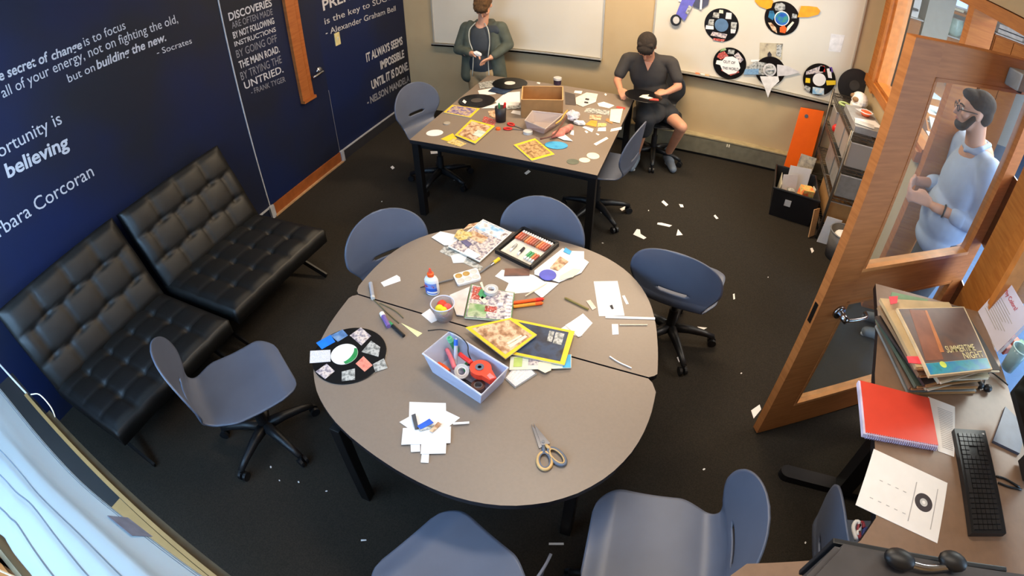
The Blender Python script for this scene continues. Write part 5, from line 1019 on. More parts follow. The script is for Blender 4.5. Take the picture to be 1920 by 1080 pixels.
for q, lab, m, k in (([(2.238, 3.315, 0.67), (2.304, 3.282, 0.67), (2.37, 3.289, 0.67), (2.272, 3.39, 0.67)], 'white pointed scrap between the pink cloth and the blue card', M_white, 4), ([(2.317, 3.408, 0.67), (2.347, 3.4, 0.67), (2.324, 3.484, 0.67), (2.303, 3.486, 0.67)], 'small white slip right of the pink cloth', M_white, 0), ([(2.112, 3.979, 0.67), (2.201, 3.99, 0.67), (2.121, 4.248, 0.67), (2.019, 4.279, 0.67)], 'dark grey photo right of the cardboard box', mat('dark_photo', (76, 66, 62), 0.5), 0), ([(2.15, 4.16, 0.67), (2.195, 4.014, 0.67), (2.264, 3.978, 0.67), (2.336, 4.131, 0.67), (2.307, 4.332, 0.67), (2.206, 4.331, 0.67)], 'white leaf-shaped cutting with dark spots', mat('leaf_white', (218, 212, 204), 0.6), 2),
        ([(2.101, 4.284, 0.67), (2.169, 4.284, 0.67), (2.16, 4.356, 0.67), (2.095, 4.342, 0.67)], 'white scrap behind the spotted cutting', M_white, 0), ([(2.355, 4.112, 0.67), (2.382, 4.056, 0.67), (2.471, 4.045, 0.67), (2.5, 4.125, 0.67), (2.397, 4.172, 0.67)], 'white rounded strip right of the spotted cutting', M_white, 0), ([(2.522, 4.082, 0.67), (2.599, 4.066, 0.67), (2.598, 4.118, 0.67), (2.523, 4.122, 0.67)], 'red paper strip near the right edge of the work table', mat('red_card', (196, 70, 58), 0.6), 0), ([(2.537, 3.765, 0.67), (2.62, 3.757, 0.67), (2.584, 4.072, 0.67), (2.491, 4.015, 0.67)], 'cream card at the right edge of the work table', M_cream, 3),
        ([(2.378, 3.742, 0.67), (2.466, 3.757, 0.67), (2.451, 3.858, 0.67), (2.361, 3.83, 0.67)], 'brown photo strip left of the cream card', P_warm, 1), ([(2.299, 3.878, 0.67), (2.504, 3.894, 0.67), (2.492, 3.99, 0.67), (2.296, 3.978, 0.67)], 'grey-olive page behind the brown photo strip', P_grey, 0), ([(2.374, 3.625, 0.67), (2.467, 3.61, 0.67), (2.445, 3.736, 0.67), (2.395, 3.726, 0.67)], 'orange cut-out scrap right of the tissue', mat('amber_card', (226, 150, 50), 0.6), 1), ([(2.472, 3.623, 0.67), (2.534, 3.662, 0.67), (2.521, 3.723, 0.67), (2.459, 3.696, 0.67)], 'yellow-orange scrap left of the cream card', P_gold, 0), ([(2.368, 3.567, 0.67), (2.458, 3.509, 0.67), (2.455, 3.572, 0.67), (2.378, 3.594, 0.67)], 'white scrap below the orange cut-out', M_white, 0),
        ([(2.491, 3.544, 0.67), (2.551, 3.571, 0.67), (2.535, 3.64, 0.67), (2.484, 3.606, 0.67)], 'white square scrap below the yellow-orange scrap', M_white, 0), ([(2.583, 3.574, 0.67), (2.654, 3.65, 0.67), (2.648, 3.702, 0.67), (2.58, 3.627, 0.67)], 'white strip on the right edge of the work table below the cream card', M_white, 0), ([(2.519, 3.313, 0.67), (2.543, 3.294, 0.67), (2.599, 3.446, 0.67), (2.578, 3.467, 0.67)], 'long white strip near the front-right corner of the work table', M_white, 0), ([(2.503, 3.762, 0.67), (2.568, 3.722, 0.67), (2.56, 3.799, 0.67), (2.503, 3.821, 0.67)], 'brown scrap beside the cream card', M_card, 1)):
    o = sheet('paper_scrap', lab, q, k, m)
    if 'spots' in lab:
        for s in ([(2.24, 4.141, 0.6756), (2.273, 4.141, 0.6756), (2.267, 4.181, 0.6756), (2.234, 4.181, 0.6756)], [(2.251, 4.063, 0.6756), (2.287, 4.065, 0.6756), (2.278, 4.102, 0.6756), (2.245, 4.102, 0.6756)]): link('dark_spot', b_poly(B(), s, 0.0004), M_ink, o)
for c, rx, ry, m, lab in (((2.562, 3.123, 0.672), 0.044, 0.05, M_cream, 'cream paper oval at the front-right corner, rear one'), ((2.524, 3.038, 0.672), 0.038, 0.036, M_cream, 'cream paper oval at the front-right corner, front one'), ((2.456, 2.986, 0.672), 0.042, 0.04, mat('sage_card', (96, 100, 84), 0.7), 'grey-green card oval near the front edge of the work table')):
    link('paper_oval', b_poly(B(), ell(Vector(c), rx, ry, 0.4, 18), 0.001), m, None, lab, 'paper')
jb = Vector((1.899, 4.447, 0.67)); t = thing('paint_jar', 'small dark jar with a white lid behind the cardboard box', 'jar', jb)
link('jar', b_lathe(B(), jb, [(0.034, 0), (0.036, 0.04), (0.034, 0.045)], 18), mat('jar_dark', (50, 36, 60), 0.4), t); link('lid', b_lathe(B(), jb, [(0.038, 0.045), (0.038, 0.066), (0.034, 0.068)], 18), M_lgrey, t)
for q, lab in (([(1.712, 4.405, 0.67), (1.749, 4.387, 0.67), (1.739, 4.431, 0.67), (1.711, 4.437, 0.67)], 'tiny white scrap behind the cardboard box'), ([(2.36, 4.357, 0.67), (2.382, 4.323, 0.67), (2.381, 4.367, 0.67), (2.362, 4.388, 0.67)], 'tiny white scrap near the seated boy'), ([(2.401, 3.506, 0.67), (2.426, 3.474, 0.67), (2.432, 3.498, 0.67), (2.41, 3.52, 0.67)], 'tiny tan scrap in front of the white scraps'), ([(2.491, 3.491, 0.67), (2.516, 3.471, 0.67), (2.519, 3.493, 0.67), (2.496, 3.504, 0.67)], 'tiny white scrap above the long white strip')):
    sheet('paper_scrap', lab, q, 0)

# ---------------------------------------------------------------- things on the right whiteboard
YW = YF - 0.0125
def wrec(label, c, r, lab=None):
    c = Vector(c); t = thing('vinyl_record', label, 'record', c - Vector((0, 0, r)))
    bm = b_lathe(B(), (0, 0, 0), [(r - 0.002, 0.0), (r, 0.002), (r - 0.002, 0.004)], 56); bmesh.ops.transform(bm, matrix=Matrix.Translation(c) @ Matrix.Rotation(PI / 2, 4, 'X'), verts=bm.verts[:]); link('disc', bm, M_vinyl, t)
    if lab: wdisc('centre_label', c + Vector((0, -0.005, 0)), lab[0], lab[1], t)
    return t
def wdisc(nm, c, r, m, t, rz=None):
    return link(nm, b_wallpoly(B(), [(c[0] + r * math.cos(a), c[1], c[2] + (rz or r) * math.sin(a)) for a in [2 * PI * i / 26 for i in range(26)]], (0, 0.001, 0)), m, t)
def wpoly(nm, pts, m, t, off=0.010): return link(nm, b_wallpoly(B(), [(p[0], YW - off, p[2]) for p in pts], (0, 0.001, 0)), m, t)
ra = wrec('record with small grey stickers round a blue-grey centre, on the whiteboard', (3.278, 4.968, 1.32), 0.157, (0.062, mat('lab_blue', (84, 116, 150), 0.6)))
for q, m in (([(3.187, 4.968, 1.38), (3.246, 4.968, 1.38), (3.244, 4.968, 1.43), (3.191, 4.968, 1.426)], P_grey), ([(3.239, 4.968, 1.429), (3.278, 4.968, 1.431), (3.274, 4.968, 1.461), (3.24, 4.968, 1.46)], M_cream), ([(3.304, 4.968, 1.386), (3.357, 4.968, 1.391), (3.353, 4.968, 1.45), (3.305, 4.968, 1.446)], P_text), ([(3.153, 4.968, 1.302), (3.207, 4.968, 1.302), (3.204, 4.968, 1.362), (3.161, 4.968, 1.355)], P_grey), ([(3.139, 4.968, 1.259), (3.212, 4.968, 1.267), (3.208, 4.968, 1.297), (3.139, 4.968, 1.295)], M_white), ([(3.364, 4.968, 1.306), (3.413, 4.968, 1.31), (3.413, 4.968, 1.371), (3.36, 4.968, 1.366)], P_grey), ([(3.371, 4.968, 1.261), (3.409, 4.968, 1.268), (3.413, 4.968, 1.305), (3.365, 4.968, 1.301)], P_text), ([(3.19, 4.968, 1.207), (3.33, 4.968, 1.202), (3.343, 4.968, 1.245), (3.205, 4.968, 1.245)], P_photo), ([(3.216, 4.968, 1.165), (3.315, 4.968, 1.168), (3.331, 4.968, 1.192), (3.223, 4.968, 1.187)], P_red)): wpoly('sticker', q, m, ra)
rb = wrec('record with two orange wings and a blue globe centre, on the whiteboard', (3.805, 4.968, 1.489), 0.157, (0.068, M_white)); wdisc('globe', Vector((3.805, 4.96, 1.488)) + Vector((0, 0.0015, 0)), 0.06, printed('print_globe', [(20, 60, 130), (30, 90, 180), (60, 140, 120), (40, 90, 190)], 16), rb)
for q, m in (([(3.723, 4.968, 1.573), (3.736, 4.968, 1.551), (3.785, 4.968, 1.552), (3.819, 4.968, 1.579), (3.812, 4.968, 1.617), (3.781, 4.968, 1.63), (3.731, 4.968, 1.615)], P_grey), ([(3.681, 4.968, 1.475), (3.728, 4.968, 1.455), (3.739, 4.968, 1.507), (3.718, 4.968, 1.543), (3.685, 4.968, 1.536)], printed('print_ocean', [(20, 60, 90), (40, 110, 150), (60, 130, 170)], 20)), ([(3.689, 4.968, 1.426), (3.738, 4.968, 1.366), (3.786, 4.968, 1.346), (3.768, 4.968, 1.393), (3.717, 4.968, 1.432)], P_warm), ([(3.808, 4.968, 1.361), (3.858, 4.968, 1.362), (3.864, 4.968, 1.409), (3.835, 4.968, 1.432), (3.8, 4.968, 1.405)], M_orange), ([(3.865, 4.968, 1.373), (3.881, 4.968, 1.397), (3.92, 4.968, 1.476), (3.904, 4.968, 1.483), (3.866, 4.968, 1.424)], M_cream), ([(3.89, 4.968, 1.51), (3.937, 4.968, 1.52), (3.931, 4.968, 1.554), (3.891, 4.968, 1.555)], P_grey)): wpoly('sticker', q, m, rb)
M_wing = mat('wing_orange', (242, 158, 20), 0.55)
wpoly('wing', [(3.94, 4.968, 1.531), (4.034, 4.968, 1.552), (4.119, 4.968, 1.597), (4.131, 4.968, 1.635), (4.097, 4.968, 1.661), (4.02, 4.968, 1.653), (3.954, 4.968, 1.639)], M_wing, rb, 0.012); wpoly('wing', [(3.54, 4.968, 1.596), (3.59, 4.968, 1.556), (3.659, 4.968, 1.545), (3.695, 4.968, 1.567), (3.704, 4.968, 1.629), (3.65, 4.968, 1.667), (3.547, 4.968, 1.647)], M_wing, rb, 0.012)
rcx = wrec('record with a white paper sign glued across it, on the whiteboard tray', (3.405, 4.962, 0.9731), 0.155)
for q, m in (([(3.278, 4.955, 1.013), (3.321, 4.955, 0.9951), (3.384, 4.955, 1.044), (3.338, 4.955, 1.082), (3.292, 4.955, 1.052)], P_red), ([(3.371, 4.955, 1.063), (3.43, 4.955, 1.069), (3.433, 4.955, 1.111), (3.374, 4.955, 1.105)], P_grey), ([(3.3, 4.955, 1.069), (3.356, 4.955, 1.096), (3.343, 4.955, 1.114), (3.306, 4.955, 1.097)], P_green), ([(3.432, 4.955, 1.059), (3.501, 4.955, 1), (3.526, 4.955, 1.036), (3.465, 4.955, 1.097)], P_photo), ([(3.337, 4.955, 0.8924), (3.434, 4.955, 0.8588), (3.507, 4.955, 0.9061), (3.49, 4.955, 0.945), (3.352, 4.955, 0.9272)], P_red)): wpoly('sticker', q, m, rcx, 0.014)
sg = wpoly('paper_sign', [(3.278, 4.95, 0.9459), (3.319, 4.95, 0.9433), (3.352, 4.95, 0.8916), (3.412, 4.95, 0.8665), (3.478, 4.95, 0.8962), (3.51, 4.95, 0.9504), (3.477, 4.95, 1.028), (3.423, 4.95, 1.048), (3.356, 4.95, 1.03), (3.332, 4.95, 0.9881), (3.282, 4.95, 0.9837)], M_white, rcx, 0.018)
letter('sign_lettering', 'OUT OF', (3.345, 4.945, 0.971), (3.455, 4.945, 0.9774), (0, 0, 1), 0.028, M_ink, rcx, 0.01, lift=(0, 0.006, 0)); letter('sign_lettering', 'THIS WORLD', (3.345, 4.945, 0.9075), (3.494, 4.945, 0.9222), (0, 0, 1), 0.028, M_ink, rcx, 0.01, lift=(0, 0.006, 0))
rd_ = wrec('record turned into a white-winged ship at the whiteboard tray', (3.789, 4.962, 0.9808), 0.14, None)
wpoly('wing', [(3.545, 4.95, 0.8942), (3.746, 4.95, 0.9326), (3.745, 4.95, 1.048), (3.639, 4.95, 1.046), (3.563, 4.95, 0.9668)], P_grey, rd_, 0.014); wpoly('blue_patch', [(3.55, 4.95, 0.8952), (3.687, 4.95, 0.9248), (3.681, 4.95, 0.9817), (3.555, 4.95, 0.9495)], printed('print_bluepaint', [(90, 130, 170), (130, 165, 195), (80, 110, 150)], 30), rd_, 0.017)
wpoly('wing', [(3.861, 4.95, 0.9478), (3.957, 4.95, 0.9753), (4.068, 4.95, 1.033), (3.939, 4.95, 1.066), (3.839, 4.95, 1.058)], mat('wing_white', (206, 200, 198), 0.6), rd_, 0.016); wpoly('nose_cone', [(3.7, 4.9, 0.9268), (3.723, 4.9, 0.8845), (3.765, 4.9, 0.8249), (3.813, 4.9, 0.7393), (3.829, 4.9, 0.8393), (3.884, 4.9, 0.9208), (3.865, 4.9, 0.9637)], mat('cone_white', (226, 220, 214), 0.6), rd_, 0.072)
cc = Vector((3.78, 4.94, 0.9957)); wdisc('round_badge', cc, 0.062, MATS['wing_white'], rd_); wdisc('badge_disc', cc + Vector((0, -0.003, 0)), 0.048, P_grey, rd_); wpoly('badge_wave', [tuple(cc + Vector((-0.036, 0, -0.012))), tuple(cc + Vector((0, 0, -0.002))), tuple(cc + Vector((0.036, 0, 0.01))), tuple(cc + Vector((0.034, 0, 0.022))), tuple(cc + Vector((0, 0, 0.012))), tuple(cc + Vector((-0.034, 0, 0.002)))], MATS['wing_white'], rd_, 0.040)
re_ = wrec('record with yellow and blue stickers at the right end of the whiteboard tray', (4.256, 4.962, 1.006), 0.155, (0.062, M_white))
for q, m in (([(4.134, 4.955, 0.9468), (4.179, 4.955, 0.9525), (4.169, 4.955, 0.9977), (4.128, 4.955, 0.9932)], M_yellow), ([(4.337, 4.955, 0.9702), (4.419, 4.955, 0.9965), (4.409, 4.955, 1.036), (4.321, 4.955, 1.014)], M_yellow), ([(4.223, 4.955, 0.856), (4.334, 4.955, 0.8731), (4.319, 4.955, 0.9338), (4.212, 4.955, 0.9232)], P_blue), ([(4.122, 4.955, 1.023), (4.274, 4.955, 1.081), (4.281, 4.955, 1.136), (4.244, 4.955, 1.142), (4.12, 4.955, 1.054)], P_photo), ([(4.237, 4.955, 1.083), (4.292, 4.955, 1.091), (4.274, 4.955, 1.144), (4.235, 4.955, 1.135)], M_red), ([(4.334, 4.955, 1.044), (4.37, 4.955, 1.048), (4.337, 4.955, 1.139), (4.3, 4.955, 1.125)], M_white), ([(4.335, 4.955, 1.107), (4.366, 4.955, 1.105), (4.345, 4.955, 1.151), (4.32, 4.955, 1.145)], mat('purple_card', (92, 56, 150), 0.6)), ([(4.139, 4.955, 0.8785), (4.193, 4.955, 0.8703), (4.194, 4.955, 0.9133), (4.14, 4.955, 0.9215)], P_grey)): wpoly('sticker', q, m, re_, 0.014)
pp = thing('art_print', 'small pale picture with a dark figure pinned above the winged record', 'picture', (3.773, 4.968, 1.091))
wpoly('print', [(3.671, 4.968, 1.069), (3.876, 4.968, 1.109), (3.857, 4.968, 1.26), (3.649, 4.968, 1.225)], printed('print_pale', [(206, 196, 170), (196, 184, 154), (180, 166, 140), (90, 84, 76)], 14), pp, 0.003); wpoly('dark_figure', [(3.744, 4.968, 1.085), (3.779, 4.968, 1.087), (3.774, 4.968, 1.138), (3.749, 4.968, 1.164), (3.735, 4.968, 1.135)], M_ink, pp, 0.005); wpoly('dark_figure', [(3.815, 4.968, 1.137), (3.862, 4.968, 1.127), (3.854, 4.968, 1.249), (3.806, 4.968, 1.238)], P_grey, pp, 0.005)
wpoly('side_strip', [(3.598, 4.968, 1.027), (3.685, 4.968, 1.046), (3.682, 4.968, 1.066), (3.594, 4.968, 1.047)], M_white, pp, 0.003)
wp = wpoly('paper_sheet', [(4.279, 4.968, 1.287), (4.393, 4.968, 1.305), (4.396, 4.968, 1.469), (4.268, 4.968, 1.452)], mat('note_white', (222, 218, 214), 0.7), None, 0.002); tag(wp, 'small blank white sheet stuck on the right of the whiteboard', 'paper')
ap = thing('paper_plane_model', 'purple-blue cardboard aeroplane stuck at the top of the whiteboard', 'model', (2.945, 4.968, 1.308))
M_pur = mat('plane_violet', (98, 98, 190), 0.6)
wpoly('body', [(2.856, 4.968, 1.355), (2.941, 4.968, 1.307), (3.015, 4.968, 1.512), (3.018, 4.968, 1.662), (2.933, 4.968, 1.649)], M_pur, ap, 0.02); wpoly('grey_panel', [(2.938, 4.968, 1.378), (2.963, 4.968, 1.367), (2.994, 4.968, 1.448), (2.963, 4.968, 1.458)], P_grey, ap, 0.023); wpoly('tail', [(3.003, 4.968, 1.45), (3.073, 4.968, 1.436), (3.134, 4.968, 1.492), (3.146, 4.968, 1.633), (3.014, 4.968, 1.612)], mat('plane_slate', (70, 74, 96), 0.6), ap, 0.016); wpoly('strut', [(3.063, 4.968, 1.434), (3.082, 4.968, 1.437), (3.076, 4.968, 1.572), (3.058, 4.968, 1.569)], M_white, ap, 0.024); wpoly('wing_tip', [(2.864, 4.968, 1.478), (2.923, 4.968, 1.472), (2.943, 4.968, 1.551), (2.867, 4.968, 1.539)], M_white, ap, 0.012)
wc = Vector((2.86, 4.94, 1.3)); wdisc('wheel', wc, 0.05, M_black, ap, 0.055); wdisc('wheel_hub', wc + Vector((0.004, -0.003, 0.002)), 0.03, M_lgrey, ap, 0.035)
for a, m, lab in (((3.122, 4.94, 0.8335), M_orange, 'orange marker stub on the whiteboard tray'), ((3.173, 4.94, 0.8326), M_lgrey, 'white marker stub on the whiteboard tray'), ((3.214, 4.94, 0.8351), mat('stub_tan', (206, 150, 100), 0.5), 'tan marker stub on the whiteboard tray')):
    bm = B(); b_cone(bm, (a[0] - 0.02, YF - 0.04, ZB + 0.006), 0.0105, (a[0] + 0.02, YF - 0.04, ZB + 0.006), 0.0105, 10); link('marker_stub', bm, m, None, lab, 'marker')

# ---------------------------------------------------------------- corner: orange board, tote, wire rack, bin
ob = thing('orange_board', 'tall orange board leaning in the corner behind the black tote', 'board', (4.25, 4.8, 0))
bm = B(); pts = [(4.10, 4.78, 0.002), (4.345, 4.78, 0.002), (4.36, 4.885, 0.735), (4.135, 4.885, 0.72)]; b_wallpoly(bm, pts, (0, 0.012, 0)); link('panel', bm, mat('orange_sheet', (255, 104, 0), 0.5, var=0.03), ob)
bm = B(); b_cone(bm, (4.205, 4.868, 0.655), 0.018, (4.205, 4.874, 0.655), 0.018, 16); link('grey_sticker', bm, M_slate, ob)
tk = thing('storage_tote', 'black plastic tote of papers on the carpet by the wire rack', 'tote', (4.13, 4.2, 0))
tb = [Vector(p) for p in ((3.965, 4.03, 0.002), (4.32, 3.98, 0.002), (4.33, 4.40, 0.002), (4.00, 4.44, 0.002))]
tr_ = [p + (p - Vector((4.15, 4.21, 0))) * 0.12 + Vector((0, 0, 0.27)) for p in tb]
tub(tr_, tb, 0.012, M_black, tk); bm = B(); b_tube(bm, tr_, 0.012, 8, close=True); link('rim', bm, M_black, tk)
bm = B(); p = tb[0].lerp(tb[1], 0.36).lerp(tr_[0].lerp(tr_[1], 0.36), 0.62); b_box(bm, p + Vector((0, -0.009, 0)), (0.055, 0.004, 0.06), rot=(0.05, 0, -0.14)); link('grey_label', bm, M_lgrey, tk)
def leaning(label, c, w, h, rot, m, name='paper_sheet', cat='paper', th=0.003):
    bm = B(); b_box(bm, Vector(c) + Vector((0, 0, h / 2)), (w, th, h), rot=rot); return link(name, bm, m, None, label, cat)
leaning('white card leaning in the left of the black tote', (4.10, 4.19, 0.03), 0.16, 0.3, (-0.22, 0.05, 0.5), M_white); leaning('white sheet standing at the back of the black tote', (4.19, 4.36, 0.03), 0.2, 0.32, (-0.08, 0.0, 0.1), M_white); leaning('cream envelope against the left wall of the black tote', (4.02, 4.25, 0.02), 0.24, 0.24, (0.05, 0, 1.5), M_cream)
bm = B(); b_box(bm, (4.23, 4.10, 0.20), (0.11, 0.09, 0.2), rot=(0.1, 0.1, 0.3)); link('printed_box', bm, printed('print_orange', [(240, 90, 30), (250, 120, 60), (236, 210, 120), (200, 60, 40)], 16), None, 'small orange printed box standing in the black tote', 'box')
bm = B(); b_box(bm, (4.10, 4.08, 0.16), (0.06, 0.05, 0.2), rot=(0.05, 0.0, 0.2)); link('printed_box', bm, P_grey, None, 'small grey printed box beside the orange one in the black tote', 'box')
leaning('cream bookmark card standing at the front right of the black tote', (4.305, 4.16, 0.03), 0.06, 0.26, (-0.05, 0.05, -1.3), M_cream)
leaning('white flyer behind the black tote, in front of the orange board', (4.27, 4.62, 0.0), 0.16, 0.36, (-0.18, 0.12, 0.1), printed('print_flyer', [(226, 214, 190), (200, 190, 170), (150, 140, 130)], 30))
rk = thing('wire_rack', 'chrome wire rack of craft boxes against the corridor wall', 'rack', (4.525, 4.35, 0))
M_wire = mat('rack_wire', (112, 104, 94), 0.35, 0.7)
RX0, RX1, RY0, RY1 = 4.385, 4.655, 3.83, 4.83; RZ = (0.12, 0.40, 0.67, 0.95)
for x in (RX0, RX1):
    for y in (RY0, RY1):
        bm = B(); b_cone(bm, (x, y, 0), 0.012, (x, y, 0.985), 0.012, 10); link('post', bm, M_wire, rk, smooth=True)
for z in RZ:
    bm = B()
    for a, b in (((RX0, RY0), (RX1, RY0)), ((RX1, RY0), (RX1, RY1)), ((RX1, RY1), (RX0, RY1)), ((RX0, RY1), (RX0, RY0))):
        for dz in (0, -0.03): b_beam(bm, (*a, z + dz), (*b, z + dz), 0.007, 0.007)
        n = 14 if abs(a[1] - b[1]) > 0.5 else 5
        for i in range(n): b_beam(bm, (a[0] + (b[0] - a[0]) * i / n, a[1] + (b[1] - a[1]) * i / n, z), (a[0] + (b[0] - a[0]) * (i + 1) / n, a[1] + (b[1] - a[1]) * (i + 1) / n, z - 0.03), 0.004, 0.004)
    for i in range(1, 26): y = RY0 + (RY1 - RY0) * i / 26; b_beam(bm, (RX0, y, z), (RX1, y, z), 0.004, 0.004)
    link('wire_shelf', bm, M_wire, rk)
M_cloud = glassy('cloudy_box', (206, 200, 192), 0.45, 0.3)
for i, (y0, y1, z, h, lab, m) in enumerate(((3.86, 4.16, 0.675, 0.2, 'cloudy plastic box at the near end of the rack, second shelf', M_cloud), (4.2, 4.5, 0.675, 0.2, 'cloudy plastic box in the middle of the rack, second shelf', M_cloud), (4.60, 4.81, 0.675, 0.17, 'cloudy plastic box at the far end of the rack, second shelf', M_cloud), (3.86, 4.2, 0.405, 0.19, 'grey plastic box at the near end of the rack, third shelf', MATS['closer_grey']), (4.24, 4.54, 0.405, 0.18, 'grey plastic box in the middle of the rack, third shelf', MATS['closer_grey']), (3.9, 4.4, 0.125, 0.2, 'brown carton on the bottom shelf of the rack', M_card))):
    t = thing('craft_box', lab, 'box', (4.52, (y0 + y1) / 2, z), 'boxes on the wire rack')
    b4 = [Vector(p) for p in ((RX0 + 0.03, y0, z + 0.004), (RX1 - 0.03, y0, z + 0.004), (RX1 - 0.03, y1, z + 0.004), (RX0 + 0.03, y1, z + 0.004))]; r4 = [p + Vector((0, 0, h)) for p in b4]
    tub(r4, b4, 0.004, m, t); bm = B(); b_tube(bm, r4, 0.005, 6, close=True); link('rim', bm, M_lgrey, t)
    if m is M_cloud:
        bm = B(); b_box(bm, (4.52, (y0 + y1) / 2, z + 0.06), (0.17, (y1 - y0) * 0.8, 0.10)); link('contents', bm, P_warm if i == 0 else P_photo, t)
bm = B(); b_ball(bm, (4.435, 4.548, 0.719), 0.040, 14); link('red_ball', bm, M_red, None, 'red ball on the second shelf of the wire rack', 'ball', smooth=True)
# on the rack's top
rz = 0.957
bm = B(); b_box(bm, (4.53, 4.12, rz + 0.03), (0.24, 0.5, 0.05)); link('flat_tray', bm, mat('lid_grey', (150, 148, 146), 0.35), None, 'grey flat tray on top of the wire rack', 'tray')
t = thing('paper_mask', 'white skull-like paper mask on top of the wire rack', 'mask', (4.60, 4.55, rz))
bm = B(); b_ball(bm, (4.575, 4.56, rz + 0.066), (0.075, 0.13, 0.066), 18); b_box(bm, (4.53, 4.47, rz + 0.03), (0.09, 0.10, 0.055), bev=0.01); link('face', bm, M_white, t)
for dy in (-0.035, 0.03): link('eye_hole', b_ball(B(), (4.515, 4.535 + dy * 1.6, rz + 0.085), (0.03, 0.03, 0.022), 12), mat('mask_brown', (150, 112, 74), 0.7), t, smooth=True)
bm = B(); b_tube(bm, ell((4.435, 4.50, rz + 0.012), 0.045, 0.045, 0, 20), 0.010, 8, close=True); link('green_ring', bm, mat('pale_green', (176, 190, 120), 0.5), None, 'pale green ring in front of the paper mask', 'ring', smooth=True)
t = thing('orange_bowl', 'orange and white bowl on the rack tray', 'bowl', (4.55, 4.18, rz + 0.056)); link('bowl', b_lathe(B(), (4.55, 4.18, rz + 0.056), [(0.03, 0), (0.055, 0.035), (0.05, 0.035), (0.028, 0.006)], 20), mat('bowl_orange', (240, 104, 60), 0.4), t, smooth=True); bm = B(); b_tube(bm, ell((4.55, 4.18, rz + 0.091), 0.053, 0.053, 0, 20), 0.004, 6, close=True); link('rim', bm, M_white, t)
for x, y, w, h, r, lab, m in ((4.55, 4.02, 0.2, 0.14, 0.3, 'white sheet on the near end of the rack tray', M_white), (4.50, 3.96, 0.16, 0.1, -0.2, 'silver foil sheet at the near end of the rack tray', M_lgrey), (4.57, 4.30, 0.14, 0.1, 0.6, 'grey-white page on the rack tray behind the orange bowl', P_text)):
    sheet('paper_sheet', lab, rect((x, y, rz + 0.056), w, h, r), 0 if 'white' in lab else 2, m)
t = thing('vinyl_record', 'plain black record propped on the wire rack against the far wall', 'record', (4.60, 4.92, 0.96)); bm = b_lathe(B(), (0, 0, 0), [(0.158, 0), (0.16, 0.002), (0.158, 0.004)], 56); MM = Matrix.Translation((4.591, 4.945, 1.039)) @ Matrix.Rotation(PI / 2 - 0.03, 4, 'X'); bmesh.ops.transform(bm, matrix=MM, verts=bm.verts[:]); link('disc', bm, mat('vinyl_grey', (36, 36, 38), 0.4), t)
bm = b_lathe(B(), (0, 0, 0), [(0.05, 0.004), (0.05, 0.0052), (0.045, 0.0055)], 28); bmesh.ops.transform(bm, matrix=MM, verts=bm.verts[:]); link('centre_label', bm, mat('label_dim', (64, 60, 56), 0.6), t)
t = thing('wastebasket', 'grey wastebasket on the carpet beside the wire rack', 'bin', (4.54, 3.62, 0))
link('basket', b_lathe(B(), (4.54, 3.62, 0), [(0.10, 0.002), (0.125, 0.24), (0.120, 0.24), (0.095, 0.01)], 28), mat('basket_grey', (96, 92, 88), 0.4), t, smooth=True)
bm = B(); b_tube(bm, ell((4.54, 3.62, 0.24), 0.124, 0.124, 0, 28), 0.006, 6, close=True); link('rim', bm, M_grey, t, smooth=True)
link('crumpled_paper', b_ball(B(), (4.53, 3.62, 0.19), (0.075, 0.08, 0.05), 12), M_white, None, 'crumpled white paper in the grey wastebasket', 'paper')
leaning('tan cardboard offcut leaning at the foot of the wire rack', (4.33, 3.86, 0.0), 0.1, 0.24, (-0.2, 0.15, 0.9), mat('tan_card', (206, 160, 110), 0.8), 'cardboard_offcut', 'cardboard', 0.006)
leaning('white sheet leaning at the near end of the wire rack', (4.46, 3.785, 0.0), 0.14, 0.24, (-0.12, 0.1, 0.1), M_white)

